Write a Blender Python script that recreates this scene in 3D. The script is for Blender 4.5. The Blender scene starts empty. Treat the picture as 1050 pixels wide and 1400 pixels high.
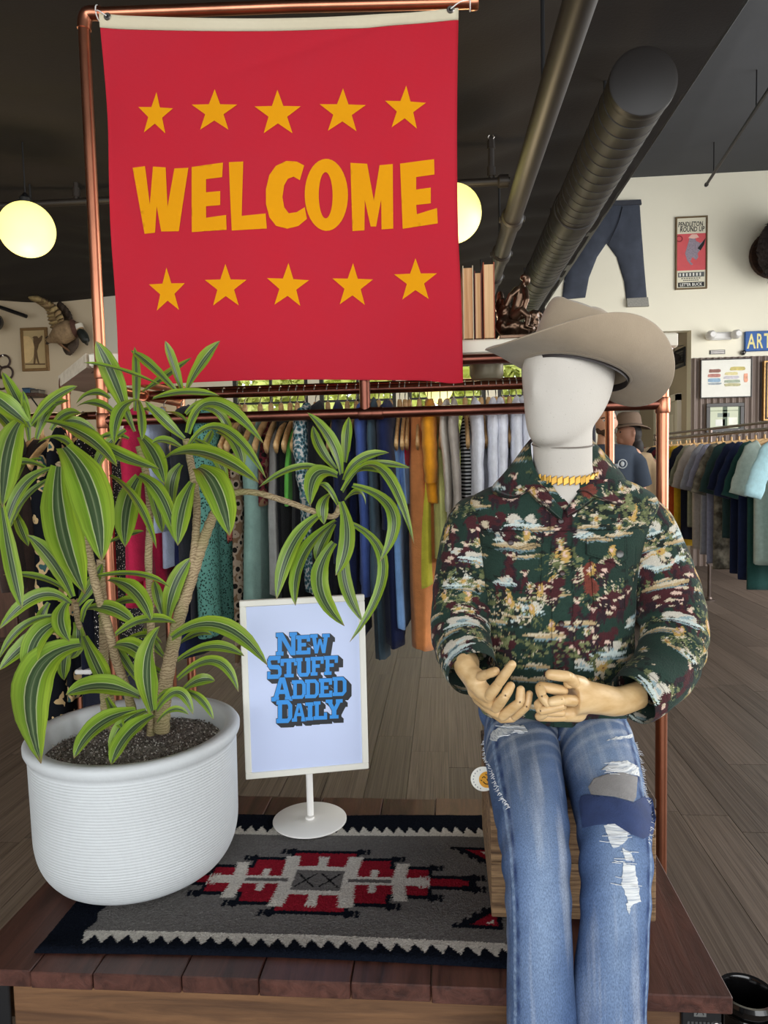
import bpy, bmesh, math, random
import numpy as np
from mathutils import Vector, Matrix
from mathutils.geometry import delaunay_2d_cdt

random.seed(7)
rng = np.random.default_rng(7)
SC = bpy.context.scene
COL = SC.collection
PI = math.pi

# ------------------------------------------------------------------ camera
CAM = np.array([0.0, 0.0, 1.42])
FPX = 1000.0                                    # focal length in pixels of the 1050x1400 frame
_y, _p, _r = (math.radians(a) for a in (4.75, 4.0, 1.3))
c_f = np.array([-math.sin(_y) * math.cos(_p), math.cos(_y) * math.cos(_p), -math.sin(_p)])
_rt = np.array([math.cos(_y), math.sin(_y), 0.0])
_up = np.cross(_rt, c_f)
c_r = _rt * math.cos(_r) - _up * math.sin(_r)
c_u = _up * math.cos(_r) + _rt * math.sin(_r)
cam = bpy.data.cameras.new('camera')
cam.sensor_fit = 'VERTICAL'
cam.sensor_height = 36.0
cam.lens = 36.0 * FPX / 1400.0
cam.clip_start = 0.05
camo = bpy.data.objects.new('camera', cam)
COL.objects.link(camo)
camo.matrix_world = Matrix(((c_r[0], c_u[0], -c_f[0], CAM[0]), (c_r[1], c_u[1], -c_f[1], CAM[1]),
                            (c_r[2], c_u[2], -c_f[2], CAM[2]), (0, 0, 0, 1)))
SC.camera = camo

# ------------------------------------------------------------------ light
SC.view_settings.view_transform = 'Standard'
SC.view_settings.look = 'None'
SC.view_settings.exposure = 0.14
SC.view_settings.gamma = 1.0
SC.view_settings.use_curve_mapping = False
W = bpy.data.worlds.new('World')
SC.world = W
W.use_nodes = True
W.node_tree.nodes['Background'].inputs[0].default_value = (0.90, 0.955, 1.0, 1)
W.node_tree.nodes['Background'].inputs[1].default_value = 1.9


def area(name, loc, rot, sx, sy, energy, col):
    l = bpy.data.lights.new(name, 'AREA')
    l.shape = 'RECTANGLE'
    l.size, l.size_y, l.energy, l.color = sx, sy, energy, col
    o = bpy.data.objects.new(name, l)
    COL.objects.link(o)
    o.location, o.rotation_euler = loc, rot
    return o


# daylight through the storefront glass behind the camera and the windows of the right side wall
area('storefront_daylight', (0.6, -3.2, 2.0), (math.radians(90), 0, 0), 8.0, 3.2, 160, (1.0, 0.985, 0.96))
area('side_window_daylight', (5.6, 4.2, 2.2), (math.radians(74), 0, math.radians(90)), 7.0, 3.0, 320, (1.0, 0.985, 0.96))


# ------------------------------------------------------------------ helpers
def lin(c):
    out = []
    for v in c[:3]:
        v = v / 255.0
        out.append(v / 12.92 if v <= 0.04045 else ((v + 0.055) / 1.055) ** 2.4)
    return tuple(out)


def lin4(c):
    return lin(c) + (1.0,)


def ray(px, py):
    return c_f + c_r * (px - 525) / FPX + c_u * (700 - py) / FPX


def at(px, py, Y):
    """world point at depth Y along the sight line of a measured pixel"""
    v = ray(px, py)
    return CAM + v * (Y - CAM[1]) / v[1]


def atz(px, py, Z):
    v = ray(px, py)
    return CAM + v * (Z - CAM[2]) / v[2]


def project(P):
    d = np.asarray(P) - CAM
    z = d @ c_f
    return 525 + FPX * (d @ c_r) / z, 700 - FPX * (d @ c_u) / z, z


class NT:
    def __init__(self, name):
        self.m = bpy.data.materials.new(name)
        self.m.use_nodes = True
        self.t = self.m.node_tree
        self.b = self.t.nodes['Principled BSDF']

    def n(self, typ, **kw):
        nd = self.t.nodes.new(typ)
        for k, v in kw.items():
            if k.startswith('i_'):
                key = k[2:]
                nd.inputs[int(key) if key.isdigit() else key].default_value = v
            else:
                setattr(nd, k, v)
        return nd

    def l(self, a, b):
        self.t.links.new(a, b)


def pmat(name, rgb, rough=0.6, metal=0.0, var=0.12, vscale=8.0, bump=0.0, bscale=120.0, stretch=(1, 1, 1), spec=0.5,
         attr=False, coord='Object', rand=0.0, coat=0.0, sheen=0.0, transmit=0.0):
    k = NT(name)
    b = k.b
    b.inputs['Roughness'].default_value = rough
    b.inputs['Metallic'].default_value = metal
    b.inputs['Specular IOR Level'].default_value = spec
    if coat:
        b.inputs['Coat Weight'].default_value = coat
        b.inputs['Coat Roughness'].default_value = 0.1
    if sheen:
        b.inputs['Sheen Weight'].default_value = sheen
    tc = k.n('ShaderNodeTexCoord')
    mp = k.n('ShaderNodeMapping')
    mp.inputs['Scale'].default_value = stretch
    k.l(tc.outputs[coord], mp.inputs[0])
    if attr:
        base = k.n('ShaderNodeVertexColor', layer_name='Col').outputs[0]
    else:
        base = k.n('ShaderNodeRGB')
        base.outputs[0].default_value = lin4(rgb)
        base = base.outputs[0]
    if var > 0:
        nz = k.n('ShaderNodeTexNoise', i_Scale=vscale, i_Detail=5.0, i_Roughness=0.6)
        k.l(mp.outputs[0], nz.inputs['Vector'])
        mr = k.n('ShaderNodeMapRange', i_1=0.3, i_2=0.7, i_3=1 - var, i_4=1 + var)
        k.l(nz.outputs[0], mr.inputs[0])
        v = mr.outputs[0]
        if rand:
            oi = k.n('ShaderNodeObjectInfo')
            m2 = k.n('ShaderNodeMapRange', i_1=0.0, i_2=1.0, i_3=1 - rand, i_4=1 + rand)
            k.l(oi.outputs['Random'], m2.inputs[0])
            mm = k.n('ShaderNodeMath', operation='MULTIPLY')
            k.l(v, mm.inputs[0])
            k.l(m2.outputs[0], mm.inputs[1])
            v = mm.outputs[0]
        vm = k.n('ShaderNodeVectorMath', operation='SCALE')
        k.l(base, vm.inputs[0])
        k.l(v, vm.inputs['Scale'])
        base = vm.outputs[0]
    k.l(base, b.inputs['Base Color'])
    if bump > 0:
        n2 = k.n('ShaderNodeTexNoise', i_Scale=bscale, i_Detail=3.0)
        k.l(mp.outputs[0], n2.inputs['Vector'])
        bp = k.n('ShaderNodeBump', i_Strength=bump, i_Distance=0.01)
        k.l(n2.outputs[0], bp.inputs['Height'])
        k.l(bp.outputs[0], b.inputs['Normal'])
    if transmit:
        tr = k.n('ShaderNodeBsdfTranslucent')
        k.l(base, tr.inputs[0])
        mx = k.n('ShaderNodeMixShader', i_0=transmit)
        k.l(b.outputs[0], mx.inputs[1])
        k.l(tr.outputs[0], mx.inputs[2])
        k.l(mx.outputs[0], k.t.nodes['Material Output'].inputs[0])
    return k.m


def woodmat(name, c1, c2, scale=(2, 30, 30), rough=0.5, rand=0.12, bump=0.15, coord='Object', dark=None):
    k = NT(name)
    tc = k.n('ShaderNodeTexCoord')
    mp = k.n('ShaderNodeMapping')
    mp.inputs['Scale'].default_value = scale
    k.l(tc.outputs[coord], mp.inputs[0])
    oi = k.n('ShaderNodeObjectInfo')
    ad = k.n('ShaderNodeVectorMath', operation='ADD')
    sc = k.n('ShaderNodeVectorMath', operation='SCALE')
    sc.inputs[0].default_value = (17.3, 9.1, 5.7)
    k.l(oi.outputs['Random'], sc.inputs['Scale'])
    k.l(mp.outputs[0], ad.inputs[0])
    k.l(sc.outputs[0], ad.inputs[1])
    nz = k.n('ShaderNodeTexNoise', i_Scale=1.0, i_Detail=7.0, i_Roughness=0.65, i_Distortion=0.6)
    k.l(ad.outputs[0], nz.inputs['Vector'])
    rp = k.n('ShaderNodeValToRGB')
    rp.color_ramp.elements[0].position = 0.38
    rp.color_ramp.elements[0].color = lin4(c1)
    rp.color_ramp.elements[1].position = 0.62
    rp.color_ramp.elements[1].color = lin4(c2)
    if dark:
        e = rp.color_ramp.elements.new(0.29)
        e.color = lin4(dark)
    k.l(nz.outputs[0], rp.inputs[0])
    m2 = k.n('ShaderNodeMapRange', i_1=0.0, i_2=1.0, i_3=1 - rand, i_4=1 + rand)
    k.l(oi.outputs['Random'], m2.inputs[0])
    vm = k.n('ShaderNodeVectorMath', operation='SCALE')
    k.l(rp.outputs[0], vm.inputs[0])
    k.l(m2.outputs[0], vm.inputs['Scale'])
    k.l(vm.outputs[0], k.b.inputs['Base Color'])
    k.b.inputs['Roughness'].default_value = rough
    if bump:
        bp = k.n('ShaderNodeBump', i_Strength=bump, i_Distance=0.004)
        k.l(nz.outputs[0], bp.inputs['Height'])
        k.l(bp.outputs[0], k.b.inputs['Normal'])
    return k.m


def emat(name, rgb, strength):
    k = NT(name)
    k.b.inputs['Base Color'].default_value = lin4(rgb)
    k.b.inputs['Emission Color'].default_value = lin4(rgb)
    k.b.inputs['Emission Strength'].default_value = strength
    return k.m


def mesh(name, V, F, mat=None, parent=None, smooth=False, cols=None, uv=None):
    me = bpy.data.meshes.new(name)
    V = np.asarray(V, dtype=float).reshape(-1, 3)
    me.from_pydata(V.tolist() if len(V) < 200000 else [tuple(v) for v in V.tolist()], [], F if isinstance(F, list) else F.tolist())
    if cols is not None:
        ca = me.color_attributes.new('Col', 'FLOAT_COLOR', 'POINT')
        c4 = np.ones((len(V), 4), dtype=np.float32)
        c4[:, :3] = cols
        ca.data.foreach_set('color', c4.ravel())
    if uv is not None:
        ul = me.uv_layers.new(name='UVMap')
        idx = np.zeros(len(me.loops), dtype=np.int32)
        me.loops.foreach_get('vertex_index', idx)
        ul.data.foreach_set('uv', np.asarray(uv, dtype=np.float32)[idx].ravel())
    if smooth:
        me.polygons.foreach_set('use_smooth', [True] * len(me.polygons))
    me.update()
    if mat is not None:
        me.materials.append(mat)
    return link(name, me, parent)


def link(name, data, parent=None):
    o = bpy.data.objects.new(name, data)
    COL.objects.link(o)
    if parent is not None:
        o.parent = parent
        o.matrix_parent_inverse = pinv(parent)
    return o


def pinv(p):
    """parts are modelled in world space: undo the placement of the thing's base"""
    return Matrix.Translation(-p.location) if p.parent is None else Matrix.Identity(4)


def tag(o, label=None, cat=None, group=None, kind=None):
    if label:
        o['label'] = label
    if cat:
        o['category'] = cat
    if group:
        o['group'] = group
    if kind:
        o['kind'] = kind
    return o


def thing(name, label, cat, loc=(0, 0, 0), group=None):
    o = bpy.data.objects.new(name, None)
    COL.objects.link(o)
    o.location = tuple(float(v) for v in loc)
    o.empty_display_size = 0.05
    return tag(o, label, cat, group)


class MB:
    def __init__(self):
        self.V, self.F = [], []

    def add(self, V, F):
        b = len(self.V)
        self.V.extend([tuple(float(c) for c in v) for v in V])
        self.F.extend([tuple(int(i) + b for i in f) for f in F])
        return self

    def box(self, x0, x1, y0, y1, z0, z1, ch=0.0):
        return self.add(*boxgeo(x0, x1, y0, y1, z0, z1, ch))

    def tube(self, pts, r, n=12, cap=True, sq=None):
        return self.add(*tubegeo(pts, r, n, cap, sq))

    def lathe(self, prof, n=32, c=(0, 0, 0), ax=2):
        return self.add(*lathegeo(prof, n, c, ax))

    def ball(self, c, r, n=12, R=None):
        return self.add(*ballgeo(c, r, n, R))

    def build(self, name, mat, parent=None, smooth=True, kind=None):
        o = mesh(name, self.V, self.F, mat, parent, smooth)
        if smooth:
            autosmooth(o)
        if kind:
            o['kind'] = kind
        return o


def autosmooth(o, ang=40):
    me = o.data
    bm = bmesh.new()
    bm.from_mesh(me)
    lim = math.radians(ang)
    for e in bm.edges:
        if len(e.link_faces) == 2 and e.calc_face_angle(0) > lim:
            e.smooth = False
    bm.to_mesh(me)
    bm.free()


def boxgeo(x0, x1, y0, y1, z0, z1, ch=0.0):
    if ch <= 0:
        V = [(x, y, z) for x in (x0, x1) for y in (y0, y1) for z in (z0, z1)]
        return V, [(0, 1, 3, 2), (4, 6, 7, 5), (0, 4, 5, 1), (2, 3, 7, 6), (0, 2, 6, 4), (1, 5, 7, 3)]
    c = ch
    V, idx = [], {}
    X, Y, Z = (x0, x1), (y0, y1), (z0, z1)
    for i in (0, 1):
        for j in (0, 1):
            for k in (0, 1):
                si, sj, sk = (1 - 2 * i) * c, (1 - 2 * j) * c, (1 - 2 * k) * c
                idx[i, j, k, 0] = len(V); V.append((X[i], Y[j] + sj, Z[k] + sk))
                idx[i, j, k, 1] = len(V); V.append((X[i] + si, Y[j], Z[k] + sk))
                idx[i, j, k, 2] = len(V); V.append((X[i] + si, Y[j] + sj, Z[k]))
    F = []
    for i in (0, 1):
        q = [idx[i, 0, 0, 0], idx[i, 1, 0, 0], idx[i, 1, 1, 0], idx[i, 0, 1, 0]]
        F.append(tuple(q if i else q[::-1]))
        q = [idx[0, i, 0, 1], idx[0, i, 1, 1], idx[1, i, 1, 1], idx[1, i, 0, 1]]
        F.append(tuple(q if i else q[::-1]))
        q = [idx[0, 0, i, 2], idx[1, 0, i, 2], idx[1, 1, i, 2], idx[0, 1, i, 2]]
        F.append(tuple(q if i else q[::-1]))
    for i in (0, 1):
        for j in (0, 1):
            F.append((idx[i, j, 0, 0], idx[i, j, 1, 0], idx[i, j, 1, 1], idx[i, j, 0, 1]))
            F.append((idx[i, 0, j, 0], idx[i, 1, j, 0], idx[i, 1, j, 2], idx[i, 0, j, 2]))
            F.append((idx[0, i, j, 1], idx[1, i, j, 1], idx[1, i, j, 2], idx[0, i, j, 2]))
            for k in (0, 1):
                F.append((idx[i, j, k, 0], idx[i, j, k, 1], idx[i, j, k, 2]))
    # orient faces outwards (convex solid)
    ctr = np.array([(x0 + x1) / 2, (y0 + y1) / 2, (z0 + z1) / 2])
    A = np.array(V)
    G = []
    for f in F:
        p = A[list(f)]
        nrm = np.cross(p[1] - p[0], p[2] - p[0])
        G.append(f if nrm @ (p.mean(0) - ctr) > 0 else f[::-1])
    return V, G


def spline(P, n):
    """Catmull-Rom through rows of P (any width), n samples"""
    P = np.asarray(P, float)
    m = len(P)
    if m == 2:
        t = np.linspace(0, 1, n)[:, None]
        return P[0] * (1 - t) + P[1] * t
    Q = np.vstack([2 * P[0] - P[1], P, 2 * P[-1] - P[-2]])
    t = np.linspace(0, m - 1 - 1e-9, n)
    i = t.astype(int)
    f = (t - i)[:, None]
    p0, p1, p2, p3 = Q[i], Q[i + 1], Q[i + 2], Q[i + 3]
    return 0.5 * (2 * p1 + (p2 - p0) * f + (2 * p0 - 5 * p1 + 4 * p2 - p3) * f * f + (3 * p1 - p0 - 3 * p2 + p3) * f ** 3)


def frames(P, ref=None):
    P = np.asarray(P, float)
    T = np.gradient(P, axis=0)
    T /= np.linalg.norm(T, axis=1)[:, None] + 1e-12
    if ref is None:
        ref = np.array([0, 0, 1.0]) if abs(T[0][2]) < 0.9 else np.array([1.0, 0, 0])
    A = []
    a = np.asarray(ref, float)
    for t in T:
        a = a - t * (a @ t)
        a = a / (np.linalg.norm(a) + 1e-12)
        A.append(a)
    A = np.array(A)
    return T, A, np.cross(T, A)


def tubegeo(pts, r, n=12, cap=True, sq=None, ref=None):
    P = np.asarray(pts, float)
    m = len(P)
    R = np.broadcast_to(np.asarray(r, float), (m,)) if np.ndim(r) < 2 else np.asarray(r, float)
    T, A, B = frames(P, ref)
    th = np.linspace(0, 2 * PI, n, endpoint=False)
    V = []
    for i in range(m):
        ra, rb = (R[i], R[i]) if np.ndim(R[i]) == 0 else (R[i][0], R[i][1])
        V.append(P[i] + np.outer(np.cos(th) * ra, A[i]) + np.outer(np.sin(th) * rb, B[i]))
    V = np.vstack(V)
    F = [(i * n + j, i * n + (j + 1) % n, (i + 1) * n + (j + 1) % n, (i + 1) * n + j) for i in range(m - 1) for j in range(n)]
    if cap:
        F.append(tuple(range(n))[::-1])
        F.append(tuple((m - 1) * n + j for j in range(n)))
    return V, F


def capsule(pts, radii, n=14, k=4):
    """points and radii with rounded ends added"""
    P = [np.asarray(p, float) for p in pts]
    R = list(radii)
    d0 = P[0] - P[1]; d0 /= np.linalg.norm(d0)
    d1 = P[-1] - P[-2]; d1 /= np.linalg.norm(d1)
    a, b = [], []
    for q in range(k, 0, -1):
        t = q / k * PI / 2 * 0.97
        a.append((P[0] + d0 * R[0] * math.sin(t), R[0] * math.cos(t)))
    for q in range(1, k + 1):
        t = q / k * PI / 2 * 0.97
        b.append((P[-1] + d1 * R[-1] * math.sin(t), R[-1] * math.cos(t)))
    pp = [x[0] for x in a] + P + [x[0] for x in b]
    rr = [x[1] for x in a] + R + [x[1] for x in b]
    return tubegeo(pp, rr, n, True)


def lathegeo(prof, n=32, c=(0, 0, 0), ax=2):
    th = np.linspace(0, 2 * PI, n, endpoint=False)
    V = []
    for r, z in prof:
        ring = np.stack([np.cos(th) * r, np.sin(th) * r, np.full(n, z)], 1)
        if ax == 1:
            ring = ring[:, [0, 2, 1]] * np.array([1, 1, -1])
        if ax == 0:
            ring = ring[:, [2, 0, 1]]
        V.append(ring + np.asarray(c, float))
    m = len(prof)
    F = [(i * n + j, i * n + (j + 1) % n, (i + 1) * n + (j + 1) % n, (i + 1) * n + j) for i in range(m - 1) for j in range(n)]
    F.append(tuple(range(n))[::-1])
    F.append(tuple((m - 1) * n + j for j in range(n)))
    return np.vstack(V), F


def ballgeo(c, r, n=12, R=None):
    r = np.broadcast_to(np.asarray(r, float), (3,))
    m = n // 2 + 1
    V = []
    for i in range(m):
        p = PI * (i + 0.02) / (m - 1 + 0.04)
        for j in range(n):
            t = 2 * PI * j / n
            V.append((math.sin(p) * math.cos(t), math.sin(p) * math.sin(t), -math.cos(p)))
    V = np.array(V) * r
    if R is not None:
        V = V @ np.asarray(R).T
    V = V + np.asarray(c, float)
    F = [(i * n + j, i * n + (j + 1) % n, (i + 1) * n + (j + 1) % n, (i + 1) * n + j) for i in range(m - 1) for j in range(n)]
    F.append(tuple(range(n))[::-1])
    F.append(tuple((m - 1) * n + j for j in range(n)))
    return V, F


def gridfaces(nu, nv, wrap=False):
    i, j = np.meshgrid(np.arange(nu - 1), np.arange(nv if wrap else nv - 1), indexing='ij')
    j2 = (j + 1) % nv
    F = np.stack([i * nv + j, i * nv + j2, (i + 1) * nv + j2, (i + 1) * nv + j], -1).reshape(-1, 4)
    return F


def blob(name, geos, mat, parent=None, voxel=0.008, it=4):
    """one continuous surface grown around overlapping solids"""
    mb = MB()
    for g in geos:
        mb.add(*g)
    me = bpy.data.meshes.new(name)
    me.from_pydata(mb.V, [], mb.F)
    o = bpy.data.objects.new(name, me)
    COL.objects.link(o)
    m = o.modifiers.new('r', 'REMESH')
    m.mode = 'VOXEL'
    m.voxel_size = voxel
    s = o.modifiers.new('s', 'SMOOTH')
    s.iterations = it
    dg = bpy.context.evaluated_depsgraph_get()
    me2 = bpy.data.meshes.new_from_object(o.evaluated_get(dg))
    me2.name = name
    o.modifiers.clear()
    o.data = me2
    bpy.data.meshes.remove(me)
    me2.polygons.foreach_set('use_smooth', [True] * len(me2.polygons))
    me2.materials.clear()
    me2.materials.append(mat)
    if parent is not None:
        o.parent = parent
        o.matrix_parent_inverse = pinv(parent)
    return o


def fbm(x, y, seed=0, octv=4, f=1.0):
    r = np.random.default_rng(seed)
    out = np.zeros_like(x, dtype=float)
    a = 1.0
    for _ in range(octv):
        for _k in range(4):
            an = r.uniform(0, 2 * PI)
            ph = r.uniform(0, 2 * PI)
            out += a * np.sin((x * math.cos(an) + y * math.sin(an)) * f * r.uniform(0.7, 1.4) + ph) / 4
        a *= 0.55
        f *= 2.0
    return out


def inpoly(X, Y, poly):
    r = np.zeros(X.shape, bool)
    n = len(poly)
    for i in range(n):
        x0, y0 = poly[i]
        x1, y1 = poly[(i + 1) % n]
        if y0 == y1:
            continue
        c = ((Y < y0) != (Y < y1)) & (X < (x1 - x0) * (Y - y0) / (y1 - y0) + x0)
        r ^= c
    return r


def densify(poly, step):
    out = []
    n = len(poly)
    for i in range(n):
        a, b = np.array(poly[i], float), np.array(poly[(i + 1) % n], float)
        k = max(1, int(np.linalg.norm(b - a) / step))
        for q in range(k):
            out.append(tuple(a + (b - a) * q / k))
    return out


def flatpoly(loops, step):
    """triangulate 2-D loops (even-odd) with inner points so the result can follow a curved sheet"""
    V, E = [], []
    for lp in loops:
        d = densify(lp, step)
        b = len(V)
        V += d
        E += [(b + i, b + (i + 1) % len(d)) for i in range(len(d))]
    A = np.array(V)
    lo, hi = A.min(0), A.max(0)
    gx, gy = np.meshgrid(np.arange(lo[0] + step * 0.53, hi[0], step), np.arange(lo[1] + step * 0.47, hi[1], step))

    def ins(X, Y):
        r = np.zeros(X.shape, bool)
        for lp in loops:
            r ^= inpoly(X, Y, lp)
        return r
    k = ins(gx, gy)
    pts = [Vector(v) for v in V] + [Vector((float(a), float(b))) for a, b in zip(gx[k], gy[k])]
    ov, oe, of = delaunay_2d_cdt(pts, E, [], 0, 1e-7)[:3]
    O = np.array([tuple(v) for v in ov])
    F = np.array([tuple(f) for f in of if len(f) == 3])
    c = O[F].mean(1)
    F = F[ins(c[:, 0], c[:, 1])]
    return O, F


def textgeo(txt, size=1.0, font=None):
    """outline letters as flat triangles: vertices (x, y) and faces"""
    cu = bpy.data.curves.new('t', 'FONT')
    cu.body = txt
    cu.size = size
    cu.offset = 0.018
    cu.align_x = 'CENTER'
    cu.align_y = 'CENTER'
    cu.resolution_u = 2
    o = bpy.data.objects.new('t', cu)
    COL.objects.link(o)
    dg = bpy.context.evaluated_depsgraph_get()
    me = bpy.data.meshes.new_from_object(o.evaluated_get(dg))
    V = [(v.co.x, v.co.y) for v in me.vertices]
    F = [tuple(p.vertices) for p in me.polygons]
    bpy.data.objects.remove(o)
    bpy.data.curves.remove(cu)
    bpy.data.meshes.remove(me)
    return np.array(V), F


def hull(pts):
    pts = sorted(set((round(p[0], 6), round(p[1], 6)) for p in pts))

    def half(ps):
        h = []
        for p in ps:
            while len(h) > 1 and (h[-1][0] - h[-2][0]) * (p[1] - h[-2][1]) - (h[-1][1] - h[-2][1]) * (p[0] - h[-2][0]) <= 0:
                h.pop()
            h.append(p)
        return h
    a, b = half(pts), half(pts[::-1])
    return a[:-1] + b[:-1]


# ------------------------------------------------------------------ shared materials
M = {}
M['copper'] = pmat('copper', (190, 124, 96), 0.3, 1.0, 0.22, 6, stretch=(1, 1, 0.6))
M['copper_dull'] = pmat('copper_dull', (116, 72, 60), 0.34, 1.0, 0.3, 7)
M['black_metal'] = pmat('black_metal', (24, 24, 26), 0.42, 0.0, 0.1, 10)
M['black_gloss'] = pmat('black_gloss', (10, 10, 11), 0.12, 0.0, 0.0, coat=0.5)
M['duct'] = pmat('duct', (30, 26, 24), 0.5, 0.0, 0.08, 5)
M['pipe'] = pmat('pipe', (40, 34, 30), 0.5, 0.0, 0.1, 5)
M['steel'] = pmat('steel', (170, 165, 160), 0.35, 1.0, 0.1, 20)
M['white_paint'] = pmat('white_paint', (232, 230, 226), 0.45, 0.0, 0.02, 4)
M['hanger_wood'] = woodmat('hanger_wood', (196, 152, 98), (222, 184, 130), (20, 20, 60), 0.5, 0.12)
M['cream_wall'] = pmat('cream_wall', (242, 236, 215), 0.85, 0, 0.02, 1.2, 0.05, 60)
M['tan_wall'] = pmat('tan_wall', (214, 196, 166), 0.85, 0, 0.04, 1.0, 0.05, 60)
M['trim_white'] = pmat('trim_white', (225, 218, 200), 0.6, 0, 0.02, 3)
M['black_fabric'] = pmat('black_fabric', (32, 25, 21), 0.9, 0, 0.15, 2, 0.1, 80)
M['grey_ceiling'] = pmat('grey_ceiling', (72, 73, 76), 0.9, 0, 0.05, 2)
M['dark_wood'] = woodmat('dark_wood', (52, 34, 26), (84, 56, 42), (3, 25, 25), 0.55)
M['paper'] = pmat('paper', (238, 236, 226), 0.8, 0, 0.03, 12)
M['ink'] = pmat('ink', (22, 22, 24), 0.7, 0, 0.0)


def ptmat(name, rgb, **kw):
    if name not in M:
        M[name] = pmat(name, rgb, **kw)
    return M[name]

# ------------------------------------------------------------------ the setting
YB, YL, ZC, ZG, XE = 9.5, 7.7, 3.3, 4.83, 1.23          # back wall, left wall, low ceiling, high ceiling, edge between them


def struct(name, V, F, mat, smooth=False, parent=None):
    o = mesh(name, V, F, mat, parent, smooth)
    o['kind'] = 'structure'
    return o


floor = struct('floor', *boxgeo(-7.5, 6.5, -3.4, YB + 0.1, -0.06, -0.012), M['black_metal'])
plank_mat = woodmat('floor_plank_wood', (74, 63, 55), (103, 91, 82), (26, 1.6, 20), 0.48, 0.18, 0.12, dark=(52, 43, 37))
plank_mat.node_tree.nodes['Principled BSDF'].inputs['Specular IOR Level'].default_value = 0.28
pk = []
PW = 0.182
for i in range(-26, 32):
    x = i * PW
    y = -1.2 - random.random() * 1.4
    while y < YB:
        L = random.choice((1.22, 1.22, 0.9, 1.5))
        pk.append((x + PW / 2, y + L / 2, L))
        y += L
pme = bpy.data.meshes.new('plank')
pv, pf = boxgeo(-0.5, 0.5, -0.5, 0.5, -0.012, 0.0)
pme.from_pydata(pv, [], pf)
pme.materials.append(plank_mat)


def seen_size(p):
    q = project((p[0], p[1], 0))
    if q[2] < 0.4 or not (-160 < q[0] < 1210) or q[1] > 1650 or q[1] < 640:
        return 0
    return p[2] / q[2] ** 2


pk.sort(key=seen_size, reverse=True)
rest = MB()
for i, (x, y, L) in enumerate(pk):
    if i < 290 and seen_size((x, y, L)) > 0:
        o = link('plank', pme, floor)
        o.location = (x, y, random.uniform(-0.0006, 0.0006))
        o.scale = (PW - 0.0022, L - 0.0025, 1)
    else:
        rest.box(x - PW / 2 + 0.001, x + PW / 2 - 0.001, y - L / 2 + 0.001, y + L / 2 - 0.001, -0.012, 0)
o = rest.build('far_planks', plank_mat, floor, False)
o['kind'] = 'stuff'


def holewall(name, a0, a1, z0, z1, holes, mk, mat, parent=None):
    """wall as boxes around rectangular openings (a along the wall)"""
    mb = MB()
    xs = sorted(set([a0, a1] + [h[0] for h in holes] + [h[1] for h in holes]))
    for xa, xb in zip(xs[:-1], xs[1:]):
        zz = [(z0, z1)]
        for h in holes:
            if h[0] < xb - 1e-6 and h[1] > xa + 1e-6:
                nz = []
                for (p, q) in zz:
                    if h[2] > p:
                        nz.append((p, min(q, h[2])))
                    if h[3] < q:
                        nz.append((max(p, h[3]), q))
                zz = nz
        for p, q in zz:
            if q - p > 1e-4:
                mb.box(*mk(xa, xb, p, q))
    o = mb.build(name, mat, parent, False)
    o['kind'] = 'structure'
    return o


WIN = [(-2.75, -1.75), (-1.6, -0.6), (-0.45, 0.55), (0.7, 1.35)]
DOOR = (2.12, 3.09, 0.0, 2.95)
holewall('wall_back', -3.5, 6.5, 0, ZG + 0.1, [(a, b, 1.15, 2.66) for a, b in WIN] + [DOOR],
         lambda a, b, p, q: (a, b, YB, YB + 0.16, p, q), M['cream_wall'])
M['window_frame'] = pmat('window_frame', (38, 36, 34), 0.5, 0, 0.05, 5)
k = NT('window_glass')
k.b.inputs['Base Color'].default_value = (1, 1, 1, 1)
k.b.inputs['Roughness'].default_value = 0.02
k.b.inputs['Transmission Weight'].default_value = 1.0
k.b.inputs['IOR'].default_value = 1.02
M['glass'] = k.m
for n, (a, b) in enumerate(WIN):
    mb = MB()
    for q in ((a, b, 1.15, 1.2), (a, b, 2.61, 2.66), (a, a + 0.05, 1.2, 2.61), (b - 0.05, b, 1.2, 2.61)):
        mb.box(q[0], q[1], YB + 0.02, YB + 0.1, q[2], q[3])
    wd = mb.build('window_%d' % (n + 1), M['window_frame'], None, False)
    wd['kind'] = 'structure'
    nx = 2
    for c in range(1, nx):
        x = a + (b - a) * c / nx
        MB().box(x - 0.015, x + 0.015, YB + 0.03, YB + 0.09, 1.2, 2.61).build('mullion', M['window_frame'], wd, False)
    MB().box(a + 0.05, b - 0.05, YB + 0.03, YB + 0.09, 2.2, 2.225).build('mullion', M['window_frame'], wd, False)
    for c in range(nx):
        x0 = a + 0.05 + (b - a - 0.1) * c / nx
        x1 = a + 0.05 + (b - a - 0.1) * (c + 1) / nx
        for z0, z1 in ((1.2, 2.2), (2.225, 2.61)):
            MB().box(x0 + 0.016, x1 - 0.016, YB + 0.055, YB + 0.062, z0, z1).build('pane', M['glass'], wd, False)
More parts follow.
